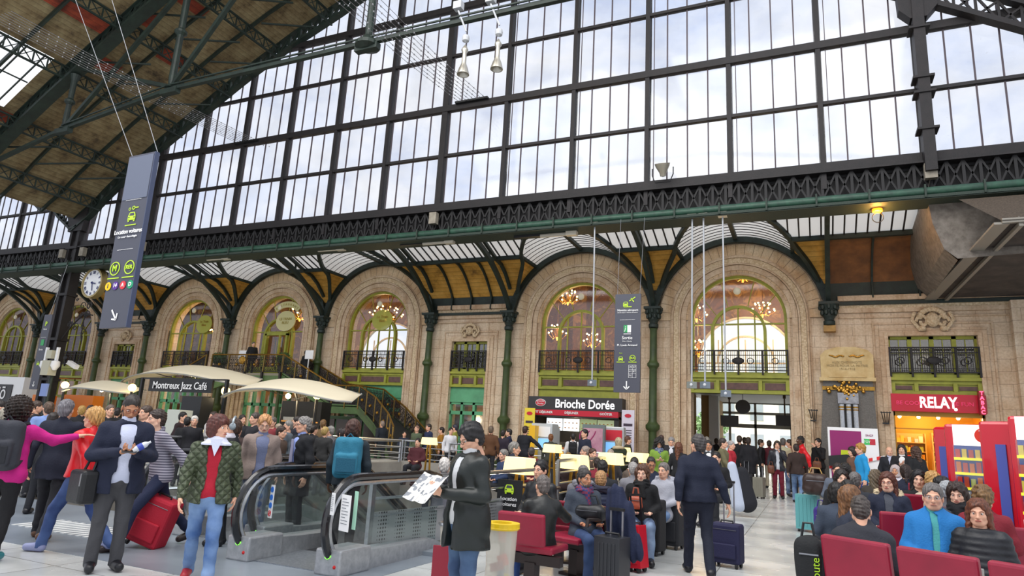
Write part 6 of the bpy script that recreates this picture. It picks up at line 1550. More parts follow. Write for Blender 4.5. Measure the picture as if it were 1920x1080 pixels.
guard([PG(686,1052),PG(870,1018)+Vector((0,0,0)),Vector((PG(870,1018).x+.1,11.6,.04))],'steel guard rail with perforated panel beside the nearest escalator',bars=(.97,.72,.52),step=2.3,panel=True)
RUB=mat('black rubber handrail','15161A',.25,coat=.5);SKIRT=mat('scratched steel skirt','BDBFC1',.34,.45,noise='A0A2A6',scale=14.)
EG=glassmat('green edged balustrade glass',(.80,.88,.87),.04,False,gloss=.12)
def escal(xc,ya,lab,width=1.05,up=False):
    t=thing('escalator',lab,'escalator',(xc,ya,0));hw=width/2;fl=2.0;run=6.6;ang=math.radians(30)
    yb=fl+run;zb=-run*math.tan(ang)
    for s in(-1,1):
        x=s*(hw+.12)
        pts=[(x,.42-.42*math.sin(a)*1.0,.52-.42*math.cos(a)) for a in np.linspace(-.5,pi,14)]
        pts=[(x,.40-.50*math.cos(a),.52+.49*math.sin(a)) for a in np.linspace(-1.3,pi/2,14)]
        pts+=[(x,y,1.01) for y in(.9,1.4,fl)]+[(x,fl+.25,.97),(x,fl+.6,.78),(x,yb,zb+1.0)]
        MB().tube(pts,.045,8).build('handrail',RUB,t,smooth=True);MB().tube([(p[0],p[1]+.0,p[2]-.0) if 0 else (p[0],.45+(p[1]-.45)*.86 if p[1]<.45 else p[1],.5+(p[2]-.5)*.86 if p[1]<.9 else p[2]-.065) for p in pts],.028,6).build('handrail_guide',CHROME,t,smooth=True)
        g=MB();top=[(.02,.5),(.1,.75),(.36,.91),(.9,.93),(fl,.93),(fl+.6,.72),(yb,zb+.9)];bot=[(.2,.22),(.3,.2),(.5,.2),(.9,.2),(fl,.2),(fl+.6,0),(yb,zb+.2)]
        vs=[(x,p[0],p[1]) for p in top]+[(x,p[0],p[1]) for p in bot];n=len(top);g.add(vs,[(i,i+1,n+i+1,n+i) for i in range(n-1)]);g.build('glass_balustrade',EG,t)
        sk=MB();prof=[(.05,0),(.05,.24),(.9,.20),(fl,.18),(fl+.5,.02),(yb,zb+.22),(yb,zb-.25),(fl+.4,-.3),(fl,-.3)]
        T=Matrix.Translation((x,0,0))@Matrix.Rotation(pi/2,4,'Z')@Matrix.Diagonal((1,1,1,1))
        vs=[(x-.13,p[0],p[1]) for p in prof]+[(x+.13,p[0],p[1]) for p in prof];n=len(prof);sk.add(vs,[tuple(range(n)),tuple(range(n,2*n))[::-1]]+[(i,i+n,(i+1)%n+n,(i+1)%n) for i in range(n)]);sk.build('skirt_panel',SKIRT,t)
        MB().box(x-.17,.0,0,x+.17,.55,.27).build('newel_box',SKIRT,t,bevel=.02)
        MB().lathe([(0,-.005),(.04,-.005),(.04,.005),(0,.005)],n=14,T=Matrix.Translation((x,-.005,.21))@Matrix.Rotation(pi/2,4,'X')).build('green_arrow_light',mat('green arrow light','7ADB4A',.4,emit='70E040',estr=1.5),t)
        MB().sphere((x+.1,-.0,.1),.02,6).build('stop_button',mat('red button','D02020',.4),t)
    m=MB()
    for k in range(24):
        y=1.0+k*.4;z=0 if y<fl else -(y-fl)*math.tan(ang);m.box(-hw,y,z-.25,hw,y+.4,z+.01)
    m.build('step_band',mat('ribbed step metal','5A5C60',.4,.6,noise='3E4044',scale=60.),t)
    MB().box(-hw,.1,0,hw,1.0,.015).build('comb_plate',mat('grooved landing plate','A9AEB4',.35,.6,noise='7F858C',scale=40.),t)
    MB().box(-hw-.2,fl-.1,-.6,hw+.2,yb+.2,-.55,T=None).build('truss_cover',SKIRT,t) if 0 else None
    return t
escal(-5.45,6.15,'nearest escalator with big black handrail loops, right of the person in the green jacket')
escal(-7.25,6.9,'second escalator left of the nearest one, behind the person in the green jacket')
escal(-9.2,7.9,'third escalator farther left, behind the person looking at a phone',1.2)
# striped landing grid
p=PG(130,990);o=MB()
for k in range(14): o.box(-1.0+k*.15,-.35,0,-.93+k*.15,.35,.012)
struct(o.build('trim_71',mat('pale grille','D8D9D6',.5),loc=(p.x+.3,p.y,p.z)))
# notices on the glass
def notice(x,y,D,w,h,lab,paint):
    p=PD(x,y,D);t=thing('notice',lab,'notice',tuple(p),-pi/2*0-.35);MB().box(-w/2,-.005,-h/2,w/2,.005,h/2).build('sheet',WHITE,t);paint(t,w,h)
def blue3(t,w,h):
    for k in range(3): MB().lathe([(0,-.003),(w*.4,-.003),(w*.4,.003),(0,.003)],n=18,T=Matrix.Translation((0,-.008,h*.36-k*h*.24))@Matrix.Rotation(pi/2,4,'X')).build('blue_symbol',mat('mandatory blue','1E6FD0',.5),t)
    MB().ring((0,-h*.36),w*.3,w*.4,-.01,-.006,n=18).bar((-w*.25,-.008,-h*.36-w*.25),(w*.25,-.008,-h*.36+w*.25),.012,.004,up=(0,1,0)).build('prohibition_ring',mat('prohibition red','D8262E',.5),t)
notice(509,940,8.0,.085,.38,'strip of three blue round symbols and a red ring on the escalator glass',blue3)
def lines(t,w,h):
    m=MB()
    for k in range(9): m.box(-w*.35,-.008,h*.38-k*h*.085,w*(.35 if k%3 else .1),-.006,h*.395-k*h*.085)
    m.build('print_lines',mat('grey print','6A7078',.5),t)
notice(647,962,6.9,.17,.36,'white framed notice sheet inside the nearest escalator loop',lines);notice(624,945,6.9,.06,.22,'narrow white notice left of the framed sheet in the escalator loop',lines)
t=thing('notice','pale green upright strip right of the framed sheet in the escalator loop','notice',tuple(PD(666,957,6.9)),-.35);MB().box(-.03,-.004,-.19,.03,.004,.19).build('sheet',mat('mint strip','A9D8C0',.5),t)
t=thing('floor_sign','dark sign with lime car pictogram and the words Location voitures beside the seats','sign',tuple(PD(955,926,10.8)),0);MB().box(-.22,0,-.45,.22,.03,.22).build('panel',BLACK,t);carpict(t,0,.08,.16);text('Location\nvoitures',.085,WH,parent=t,loc=(0,-.02,-.12))
# ================================================================ lounge lamps
SHADE=mat('lit cream lampshade','F7EBB0',.7,emit='FFE08A',estr=.72);LGOLD=mat('golden lamp leg','A97F2E',.35,.8)
def lamp(x,y,wpx,hpx,w,lab):
    D=w*1240/wpx;p=PD(x,y,D);t=thing('lounge_lamp',lab,'lamp',(p.x,p.y,G(p.y)),-.43,group='lounge lamps');zc=p.z-G(p.y);hh=w*hpx/wpx/2
    vs=[];n=4
    m=MB();a,b=w/2*.92,w/2;d1,d2=.13,.16
    vs=[(-b,-d2,zc-hh),(b,-d2,zc-hh),(b,d2,zc-hh),(-b,d2,zc-hh),(-a,-d1,zc+hh),(a,-d1,zc+hh),(a,d1,zc+hh),(-a,d1,zc+hh)]
    m.add(vs,[(0,1,5,4),(1,2,6,5),(2,3,7,6),(3,0,4,7),(4,5,6,7)]);m.build('lamp_shade',SHADE,t,bevel=.012)
    for s in(-1,1): MB().bar((s*w*.3,0,0),(s*w*.12,0,zc-hh+.02),.05,.04).build('leg',LGOLD,t)
    MB().bar((-w*.2,0,zc*.55),(w*.2,0,zc*.55),.03).build('crossbar',LGOLD,t);MB().box(-.2,-.15,0,.2,.15,.03).build('base',LGOLD,t)
    return t
for a in((375,816,40,20,.55,'lit lampshade behind the person in the green quilted jacket'),(512,818,30,16,.55,'lit lampshade beside the blonde person in the beige cardigan'),(603,820,35,15,.55,'lit lampshade between the grey-haired person and the person with the blue backpack'),(805,827,30,13,.5,'lit lampshade in front of the bottom steps of the staircase'),(921,832,24,13,.5,'small lit lampshade just right of the reading person'),
    (1036,841,33,15,.5,'lit lampshade in front of the bakery queue'),(975,873,62,30,.62,'largest lit lampshade behind the black-haired seated person'),(1077,866,54,26,.6,'lit lampshade behind the bearded seated person'),(1145,860,46,21,.58,'lit lampshade in the middle of the group of four'),(1165,846,33,14,.55,'rear lit lampshade of the group of four'),(1196,858,41,17,.57,'rightmost lit lampshade, beside the long-haired seated person')): lamp(*a)
# ================================================================ red seats
REDV=mat('crimson vinyl','9C1C38',.42,noise='861530',scale=3.);SFR=mat('dark bronze seat frame','3A3230',.4,.5)
def seatrow(p0,n,rz,labs,pitch=.64,grp=None,ztop=.93):
    c,s_=math.cos(rz),math.sin(rz)
    for k in range(n):
        x=p0[0]+c*pitch*k;y=p0[1]+s_*pitch*k;t=thing('waiting_chair',labs[k],'chair',(x,y,G(y)),rz,grp)
        MB().box(-.258,-.02,.50,.258,.05,ztop,T=Matrix.Translation((0,-.05,0))@Matrix.Rotation(math.radians(8),4,'X')).build('backrest',REDV,t,bevel=.02)
        MB().box(-.27,.05,.40,.27,.52,.47).build('seat',REDV,t,bevel=.02);MB().box(-.33,.12,.28,.33,.22,.38).build('beam',SFR,t)
        for sx in(-1,): MB().tube([(sx*.31,.02,.45),(sx*.31,.05,.66),(sx*.31,.40,.68),(sx*.31,.42,.6)],.022,6).build('armrest',SFR,t,smooth=True)
        if k%2==0: MB().box(-.06,.1,0,.06,.24,.30).box(-.2,.1,0,.2,.24,.03).build('leg',SFR,t)
def backtop(x,y,D): p=PD(x,y,D);return p
# foreground right row seen from behind
a=PD(1625,1010,5.0);b=PD(1780,1024,4.55)
rzr=math.atan2(b.y-a.y,b.x-a.x);
seatrow((a.x,a.y+.12),3,rzr,['red vinyl seat back in front of the bald person in the grey suit','red vinyl seat back in front of the person in the blue jacket','red vinyl seat back cut off at the right edge of the picture'],pitch=(b-a).length,grp='red seats in the right foreground',ztop=a.z)
for (x,y,D,rz,lab) in((1692,958,6.9,.15,'wide red seat back between the bald suited person and the fur-hooded one'),(1688,985,7.0,.15,'red seat back beside the left shoulder of the person in the blue jacket'),(1900,985,6.8,.15,'red seat back behind the person in the puffer jacket at the right edge'),(1715,925,9.5,.1,'red seat back far behind, below the information board'),(1732,905,10.5,.1,'small red seat back near the dark-haired people under the shop'),(1770,948,8.4,.1,'small red seat back right of the fur-hooded person'),
    (1163,940,9.6,.2,'red seat back between the blond child and the curly-haired person'),(1138,925,10.5,.2,'small red seat back right of the blond child'),(1048,938,8.6,.2,'red seat part between the two black-haired people'),(1215,900,12,.2,'dark red seat farther back beside the person in the grey hoodie')):
    p=PD(x,y,D);seatrow((p.x,p.y),1,rz,[lab],ztop=max(.8,p.z-G(p.y)))
# left row (seats by the bins)
p=PD(986,958,6.9);seatrow((p.x+.02,p.y-.0),1,-.04,['near red seat carrying the bald person in the black leather jacket'],pitch=.66,grp='red seats right of the reading person',ztop=p.z)
for k,(x,y,D,lab) in enumerate(((1090,1000,7.9,'dark red seat under the bearded person'),(1135,1000,8.3,'dark red seat under the blond child'))):
    p=PD(x,y,D);seatrow((p.x,p.y+.15),1,pi-.3,[lab],ztop=.8)
# waste bags on hoops
def wastebag(x,y,D,lab,yellow,hh=.95):
    p=PD(x,y,D);t=thing('waste_bag_stand',lab,'bin',(p.x,p.y,0));BAG=mat('clear plastic bag','D8D4C6',.25,alpha=.55)
    MB().lathe([(.11,.10),(.14,.16),(.13,.4),(.145,hh-.05),(.145,hh)],n=18).build('clear_bag',BAG,t,smooth=True)
    MB().tube([(.15*math.cos(a),.15*math.sin(a),hh) for a in np.linspace(0,2*pi,20)[:-1]],.018,6,closed=True).build('hoop',mat('yellow hoop','E8C21A',.4) if yellow else CHROME,t,smooth=True)
    if yellow: MB().ring((0,0),.09,.165,-.04,.0,n=24).build('yellow_lid',mat('yellow hoop'),t).matrix_local=Matrix.Translation((0,0,hh+.04))@Matrix.Rotation(pi/2,4,'X')
    MB().tube([(0,.17,0),(0,.17,hh)],.025,8).box(-.2,.05,0,.2,.4,.03).build('stand_post',CHROME,t)
    rs=np.random.RandomState(int(x));cs=['C9303A','6A4A3A','D8C64A','3A6AA0','E8E4DA','8A2A4A']
    for k in range(7):
        a=rs.rand()*6;MB().box(-.05,-.035,-.03,.05,.035,.04,T=Matrix.Translation((.06*math.cos(a),.06*math.sin(a),.20+.055*k*hh))@Matrix.Rotation(a,4,'X')@Matrix.Rotation(a*1.3,4,'Z')).build('litter',mat('litter %s'%cs[k%6],cs[k%6],.6),t)
wastebag(940,1010,6.1,'clear waste bag with litter under a yellow lid, right of the reading person',True,.74);wastebag(848,1030,7.0,'clear waste bag on a hoop left of the reading person, with a red panel',False,.62)
o=MB().box(-.14,-.02,.02,.14,.02,.46).build('red_bin_panel',mat('dark red bin panel','8E1A30',.4),loc=tuple(PD(838,1060,6.6)*Matrix.Identity(3) if 0 else (PD(838,1040,6.6).x,PD(838,1040,6.6).y,0)),rotz=.4);tag(o,'dark red upright panel left of the clear waste bag','bin')
# ================================================================ vending machines
RED=mat('glossy red machine','C8142A',.22,coat=.4);BLU=mat('blue window back','2A3F86',.4,emit='2A3F86',estr=.25)
def vending(x,y,D,rz,lab,w=.95,h=2.05,win=True,side=None):
    p=PD(x,y,D);t=thing('vending_machine',lab,'machine',(p.x,p.y,G(p.y)),rz);h=p.z-G(p.y)
    MB().box(-w/2,0,0,w/2,.6,h).build('cabinet',RED,t,bevel=.04)
    if win:
        MB().box(-w*.38,-.03,h-.30,w*.30,0,h-.01).build('white_header',mat('lit white header','F6F2EC',.4,emit='FFFFFF',estr=.4),t)
        MB().lathe([(0,-.01),(.10,-.01),(.10,.01),(0,.01)],n=24,T=Matrix.Translation((0,-.04,h-.155))@Matrix.Rotation(pi/2,4,'X')).build('red_logo',mat('orange red logo','E0341C',.4),t);MB().tube([(-.04,-.055,h-.09),(.03,-.055,h-.12),(-.02,-.055,h-.17),(.05,-.055,h-.21)],.012,6).build('logo_curl',WHITE,t)
        MB().box(-w*.38,-.02,.95,w*.30,0,h-.3).build('window_back',BLU,t);MB().box(-w*.38,-.09,.95,w*.30,-.085,h-.3).build('window_glass',GLASSD,t)
        rs=np.random.RandomState(int(x));nr=4;dz=(h-.3-.95)/nr
        for r_ in range(nr):
            z=.95+dz*r_;MB().box(-w*.38,-.085,z,w*.30,0,z+.035).build('price_rail',mat('yellow price rail','E2DE3A',.4,emit='D8D43A',estr=.4),t)
            for k in range(8):
                c=pc[rs.randint(8)];MB().box(-w*.36+k*w*.083,-.07,z+.035,-w*.36+k*w*.083+.055,-.03,z+.14+.04*rs.rand()).build('snack',mat('packet %s'%c),t)
        MB().box(-w*.40,-.06,.55,w*.34,0,.90).build('screen_frame',WHITE,t,bevel=.02);MB().box(-w*.3,-.07,.6,w*.2,-.06,.85).build('screen',mat('green lcd','8FA080',.3,emit='8FA080',estr=.35),t)
        MB().box(w*.34,-.02,.3,w*.42,0,h-.35).build('silver_strip',mat('dark reflective strip','9AA4B4',.15,.8),t)
    else:
        for i in(-.2,.2): MB().box(w*i-.06,-.02,.4,w*i+.06,0,h-.3).build('blue_strip',mat('blue strip','4A58A8',.4),t)
    return t
vending(1778,800,10.2,-.9,'red vending machine side with reflective black strip, leftmost of the red machines',w=.6,win=False)
vending(1842,796,9.3,-.35,'red snack machine with white header, goods window and small screen')
vending(1900,790,8.6,-.6,'tall red machine with two vertical blue strips right of the snack machine',w=.85,win=False)
vending(1958,780,8.2,-.5,'red machine with white header cut off by the right edge',w=.8)
# ================================================================ people
def put(label,x,y,D,a=0,P='stand',zoff=0.,h=None,off=True,**k):
    p=PD(x,y,D);g=G(p.y)+zoff
    if h is None:
        zt=p.z-g;h=(zt-.0)/(1.0) if not P.startswith('sit') else zt/1.375*1.75
        h=max(1.5 if not P.startswith('sit') else 1.25,min(1.92 if not P.startswith('sit') else 1.95,h))
    rz=math.atan2(-p.x,p.y)+math.radians(a)
    kk={q:k[q] for q in('lean','step','back','feet','J','phone') if q in k}
    H=pose(P,h,**kk)['head'];c,s=math.cos(rz),math.sin(rz)
    lx,ly=p.x-(c*H[0]-s*H[1]),p.y-(s*H[0]+c*H[1])
    r,J=person(label,(lx,ly,g),rz,P=P,h=h,**k);return r,J,rz
def W_(r,v): return r.matrix_basis@Vector(v) if 0 else (Matrix.Translation(r.location)@Matrix.Rotation(r.rotation_euler.z,4,'Z'))@Vector(v)
N='short';bl='15161B';nv='1A2036'
# ---- foreground
r,J,a_=put('person in a magenta jacket with grey backpack, pointing to the right at the left edge',40,752,7.3,a=158,hair=('curly','2A1E18'),top=('plain','C2187E'),legs=('plain','121216'),shoes='1B7A84',lod=0,h=1.66,skin_='l',J={'elbR':(-.38,-.13,1.30),'wriR':(-.58,-.22,1.36)},hands={'R':dict(curl=.3,n=(0,0,-1))},step=.12,build_=1.08)
def backpack(r,J,lab,c,c2,s=1.,kind='plain'):
    h=J['s'];f=SDF((-.25,-.15,-.35),(.25,.3,.35),.012);f.box((0,.10,0),(.16*s,.085*s,.235*s),.02,rd=.07);f.box((0,.20*s,-.07*s),(.13*s,.04,.12*s),.02,rd=.035);f.noise(.004,30,3);V,F=f.mesh()
    t=thing('backpack',lab,'backpack',tuple(W_(r,J['che']+np.array([0,.105,-.06])*h)),r.rotation_euler.z);mobj('bag_body',[(V,F,0)],[cloth(c,kind)],t)
    MB().box(-.11*s,.24*s,-.16*s,.11*s,.25*s,.0).build('front_pocket',cloth(c2),t,bevel=.01)
    for sx in(-1,1): MB().tube([(sx*.10,.03,.20*s),(sx*.12,-.10,.23),(sx*.135,-.21,.10),(sx*.15,-.15,-.1),(sx*.14,.02,-.2)],.02,6).build('shoulder_strap',cloth(c2),t,smooth=True)
    MB().tube([(-.04,.08,.235*s),(0,.08,.275*s),(.04,.08,.235*s)],.01,5).build('top_loop',cloth(c2),t);return t
backpack(r,J,'large dark grey backpack on the person in the magenta jacket','34363E','22242A',1.1)
put('grey-haired person in a dark navy coat behind the magenta jacket',128,750,8.6,a=160,hair=(N,'77757A'),top=('plain','151A2C'),legs=('plain','17181E'),shoes='5A3A22',lod=0,coat=.22,step=.3)
put('short blonde person in a bright red jacket striding left in jeans',178,765,7.9,a=-128,hair=('wavy','C99A5A'),top=('shiny','D4141F'),legs=('denim','25396A','4A6294'),shoes='8D93B8',lod=0,step=.55,coat=.06,build_=1.08)
r,J,rz=put('balding person in an open navy coat looking down at a phone in both hands',250,742,7.1,a=8,hair=('crop','2E2724'),top=('plain','171E35'),shirt=('plain','C9CFE6'),legs=('plain','46464A'),coat=.20,open_=.075,lod=0,phone=-.12,glasses='7A2E22',headpitch=.42,build_=1.18,skin_='t',beard='2A2320',
  hands={'L':dict(d=(-.8,-.35,.1),n=(-.2,0,1),curl=.9),'R':dict(d=(.8,-.35,.1),n=(.2,0,1),curl=.9)})
w=(J['wriL']+J['wriR'])/2;t=thing('smartphone','small dark smartphone held in both hands by the person in the navy coat','phone',tuple(W_(r,w+np.array([0,-.07,.015]))),r.rotation_euler.z);MB().box(-.07,-.035,-.004,.07,.035,.004,T=Matrix.Rotation(.5,4,'X')).build('phone_body',mat('dark phone','2B2C30',.2),t,bevel=.003)
t=thing('plastic_bottle','crumpled clear plastic bottle with blue label in the hand holding the phone','bottle',tuple(W_(r,w+np.array([.10,-.06,.06]))),r.rotation_euler.z);MB().lathe([(0,-.08),(.03,-.08),(.034,0),(.03,.05),(.012,.08),(.012,.1),(0,.1)],n=12,T=Matrix.Rotation(1.0,4,'Y')).build('bottle_body',mat('frosted bottle','E4E8EE',.15,alpha=.8),t,smooth=True);MB().lathe([(.035,-.03),(.036,.02)],n=12,T=Matrix.Rotation(1.0,4,'Y')).build('bottle_label',mat('blue label','3348A8',.4),t)
t=thing('shoulder_bag','black shoulder bag with grey zip hanging at the hip of the navy coat','bag',tuple(W_(r,(-.30,.0,.86))),r.rotation_euler.z+.3);MB().box(-.09,-.16,-.2,.09,.16,.13).build('bag_body',cloth('16171A','leather'),t,bevel=.04);MB().box(-.094,-.13,-.02,.0,-.12,.1).build('zip',CHROME,t);MB().tube([(.02,-.1,.1),(.10,-.05,.35),(.20,.0,.60),(.12,.12,.35),(.02,.1,.1)],.013,6).build('strap',cloth('16171A','leather'),t,smooth=True)
r,J,_=put('person in a grey striped shirt leaning forward and walking left behind the navy coat',296,768,8.3,a=-70,hair=(N,'3A2C26'),top=('stripe','A8A4B0','5C5A6A'),legs=('plain','1A2340'),shoes='2E2220',lod=0,lean=.16,step=.75,skin_='p')
put('person in an olive quilted jacket, red sweater and jeans, head turned right',412,793,6.7,a=-2,h=1.60,hair=('bob','5A2A20'),top=('quilt','4E5840'),shirt=('plain','B01830'),legs=('denim','3E5F94','86A4CC'),coat=.13,open_=.07,lod=0,step=.33,shoes='B02A34',headyaw=.9,lips=True)
o=MB().lathe([(.07,0),(.11,-.05),(.15,-.07),(.15,-.085),(.09,-.06),(.055,-.01)],n=14).build('shirt_collar',cloth('D9DDF0'));h_=bpy.data.objects['person.%03d'%(NPERS[0]-1)] if NPERS[0]>1 else None
o.parent=h_;o.location=(0,-.02,1.40)
MB().prism([(-.06,0),(.06,0),(0,-.17)],-.20,-.17).build('shirt_front',cloth('D9DDF0'),h_,loc=(0,.03,1.38))
put('person with grey headphones and white scarf in a black coat, facing left',438,785,8.8,a=-100,hair=('short','4A3428'),top=('plain',bl),scarf=('plain','C8C4CC'),coat=.2,lod=0)
f_=bpy.data.objects.get('person.%03d'%(NPERS[0]-1));o=MB();o.tube([(.115*math.cos(t),0.02,.115*math.sin(t)) for t in np.linspace(.1,pi-.1,14)],.016,6).sphere((.10,.02,-.01),.045,10,sc3=(.6,1,1.1)).sphere((-.10,.02,-.01),.045,10,sc3=(.6,1,1.1));o=o.build('headphones',mat('silver grey headphones','9AA4AA',.3,.3),f_,smooth=True);o.location=tuple(pose('stand',1.6)['head']+np.array([0,0,.02]))
put('blonde person with glasses in a beige cardigan over a blue grey top on the escalator',497,788,9.3,a=5,h=1.66,hair=('wavy','C8925E'),top=('plain','8E7E76'),shirt=('plain','6E7694'),open_=.09,coat=.12,legs=('denim','2A3454'),lod=0,glasses='8A6A5A',headpitch=.25,skin_='p',build_=1.1,lips=True)
r,J,_=put('grey-haired person with glasses in a black overcoat and grey tie on the escalator',568,800,9.6,a=-62,h=1.68,hair=(N,'8A8682'),top=('plain','17191E'),shirt=('plain','8FA0D8'),open_=.07,coat=.35,lod=0,glasses='2A2A2E',headyaw=-.2)
MB().prism([(-.03,0),(.03,0),(.04,-.35),(0,-.40),(-.04,-.35)],-.175,-.165).build('necktie',cloth('9A9AB4'),r,loc=(0,.02,1.36))
r,J,_=put('dark-skinned person with brown braids and a teal backpack seen from behind',663,798,9.0,a=172,h=1.66,skin_='d',hair=('bob','4A2A1E'),top=('plain','1C2830'),legs=('plain','15171C'),lod=0,coat=.1)
backpack(r,J,'blue teal backpack on the back of the person with brown braids','2C7690','1F5A72',1.12)
r,J,rz=put('dark-haired person in a dark green coat and jeans reading a newspaper',884,795,5.75,a=-58,hair=('wavy','1C1A1C'),top=('leather','161D1B'),shirt=('plain','D2D4D6'),legs=('denim','33486A','5E7A9C'),coat=.28,open_=.05,lod=0,phone=-.16,glasses='1A1A1E',headpitch=.42,build_=1.2,skin_='l',
  hands={'L':dict(d=(-.5,-.7,.25),n=(-.6,0,.6),curl=.8),'R':dict(d=(.5,-.7,.25),n=(.6,0,.6),curl=.8)})
w=(J['wriL']+J['wriR'])/2
NEWS=bpy.data.materials.new('newspaper print');NEWS.use_nodes=True
def _n():
    nt=NEWS.node_tree;L=nt.links.new;b=nt.nodes['Principled BSDF'];t=nn(nt,'ShaderNodeTexCoord');v=nn(nt,'ShaderNodeTexVoronoi',i_Scale=26.);v.distance='CHEBYCHEV';L(t.outputs['Object'],v.inputs['Vector']);L(ramp(nt,v.outputs['Color'],[(.25,lin('E6E4DE')),(.55,lin('D8D6D0')),(.7,lin('8A8E94')),(.85,lin('A8604E'))],'CONSTANT'),b.inputs['Base Color']);b.inputs['Roughness'].default_value=.8
_n()
t=thing('newspaper','open newspaper with small colour pictures held by the person in the dark green coat','newspaper',tuple(W_(r,w+np.array([0,-.12,.04]))),r.rotation_euler.z)
for sx in(-1,1):
    m=MB();n=6
    for i in range(n):
        a,b=i/n,(i+1)/n;za=.025*math.sin(a*3);zb=.025*math.sin(b*3);m.add([(sx*.20*a,.0-.0*a,-.14),(sx*.20*b,0,-.14),(sx*.20*b,0,.14),(sx*.20*a,0,.14)],[(0,1,2,3)]);
        for q in range(-4,0): x_,y_,z_=m.v[q];m.v[q]=(x_,(za if q in(-4,-1) else zb)-.10*abs(x_),z_)
    o=m.build('page',NEWS,t);o.rotation_euler=(-.75,0,0);s_=o.modifiers.new('s','SOLIDIFY');s_.thickness=.003
r,J,_=put('person in a dark navy suit walking away pulling a suitcase',1308,815,8.6,a=186,hair=(N,'4A4544'),top=('plain','141B30'),legs=('plain','12182A'),lod=0,step=.35,coat=.06,headyaw=.6,build_=1.12,J={'elbR':(-.29,.08,1.13),'wriR':(-.36,.06,.90)})
BW=r
# ---- seated left group
put('black-haired person in a black leather jacket seated, looking left beside the big lampshade',1014,862,8.5,a=-35,P='sit',hair=('short','1C191A'),top=('leather','17181B'),legs=('plain','16171C'),lod=0,open_=0)
r,J,_=put('bald person in a black leather jacket seated with back to the viewer',1018,889,7.1,a=-160,P='sit',hair=('crop','6A625E'),top=('leather','1B1D1C'),legs=('denim','1F3670','3E5FA0'),shoes='E4E4E8',lod=0,build_=1.15,J={'elbR':(-.38,-.02,.85),'wriR':(-.34,-.20,.90)})
put('bearded person in a grey jacket and plaid scarf seated with a black bag',1097,878,8.1,a=22,P='sit',hair=(N,'3A3634'),beard='5A5552',top=('plain','3A424E'),scarf=('check','7A3048','2A3A6A'),legs=('denim','25365A','3E5680'),shoes='E8E8EC',lod=0,headyaw=.25,skin_='t',build_=1.15)
put('grey-haired person in a grey hood seated behind the bearded person',1094,872,9.4,a=185,P='sit',hair=(N,'7A7674'),top=('plain','6E6E74'),hood='8A8A90',lod=1)
put('blond child in a navy puffer jacket seen from behind',1127,882,8.8,a=178,P='sit',hair=('short','B5895A'),top=('puffer','16213F'),lod=0,hood='2A2A3A')
put('person with cropped black hair seen from behind, behind the blond child',1130,862,10.,a=180,P='sit',hair=(N,'17140F'),top=('plain','1E2126'),lod=1)
put('person in a brown coat with hidden face seated beyond the curly-haired one',1190,857,13,a=170,P='sit',hair=(N,'2A2420'),top=('plain','5A4E44'),lod=1)
put('person with long curly brown hair, black coat and thick black scarf seated facing',1204,871,9.4,a=0,P='sit',hair=('longc','5A3A28'),top=('plain','131417'),scarf=('plain','101113'),legs=('denim','24385E'),lod=0,headyaw=-.15,skin_='p',lips=True)
put('person with short dark hair and glasses seated, looking down under the lampshade',1221,856,12,a=10,P='sit',hair=('crop','2A2422'),top=('plain','1A2338'),glasses='1A1A1E',lod=1,skin_='t',headpitch=.3)
put('grey-haired person in a light grey hoodie and jeans seated beside the suitcase',1244,867,10.4,a=-28,P='sit',hair=(N,'77706C'),top=('plain','A4A6B0'),hood='A4A6B0',legs=('denim','5A7AA6'),lod=1)
put('person with big black curly hair in a green vest holding a phone, standing',1236,824,16.5,a=5,hair=('afro','1C1614'),top=('plain','7A9A3A'),scarf=('check','2A3A5A','8A94A8'),legs=('denim','2A3450'),phone=-.1,lod=1,skin_='l',headpitch=.3)
put('grey-haired person in a black coat reading a white sheet, standing',1259,820,17.5,a=-5,hair=(N,'8A8684'),top=('plain','1A1B20'),shirt=('plain','C8C8D0'),open_=.05,phone=-.1,lod=1,headpitch=.3)
put('person with long auburn hair and black coat seen from behind near the column',1273,830,16.,a=160,hair=('long','6A3E28'),top=('plain','15161A'),lod=1)
put('dark-haired person in a dark jacket and white shirt facing the viewer at the passage',1328,826,15.5,a=0,hair=(N,'1A1614'),top=('plain','1C2026'),shirt=('plain','D8D8D8'),open_=.05,lod=1,skin_='t')
put('person in black drinking, seated behind the walking suited person',1342,846,13.5,a=-15,P='sit',hair=(N,'1A1614'),top=('plain','121216'),lod=1,J={'elbR':(-.24,-.18,.78),'wriR':(-.07,-.26,1.12)})
put('black silhouetted person far back left in the passage',1343,822,29.5,a=180,top=('plain','101012'),legs=('plain','101012'),lod=2)
put('white-haired person far back at the left of the passage',1325,819,27,a=180,hair=(N,'D8D4CC'),top=('plain','3A3A40'),lod=2)
put('person in an olive coat walking right through the passage',1356,822,17,a=80,hair=(N,'3A2E28'),top=('plain','6A6448'),lod=1,step=.5,coat=.1)
put('grey-haired person in a red sweater walking right behind the olive coat',1371,827,18.5,a=70,hair=(N,'A8A09C'),top=('plain','A81E2E'),legs=('plain','2A2A38'),lod=1,step=.4)
put('tall person in a black coat seen from behind in the passage, left of the pair',1386,817,24,a=185,top=('plain','16171A'),legs=('plain','131417'),coat=.3,lod=2)
put('person in a long dark coat seen from behind in the passage, right of the pair',1403,820,23.5,a=175,top=('plain','1A1A20'),legs=('plain','131417'),coat=.4,lod=2,build_=1.1)
put('small dark figure between the long-coated pair in the passage',1396,820,28,a=180,top=('plain','201C1C'),lod=2)
put('dark jacketed person standing sideways at the bright exit',1427,824,26,a=90,top=('plain','1E1E22'),legs=('plain','1A1A1E'),lod=2)
put('person in a maroon jacket at the bright exit',1442,826,26,a=180,top=('plain','5A1E2A'),legs=('plain','B8AE98'),lod=2)
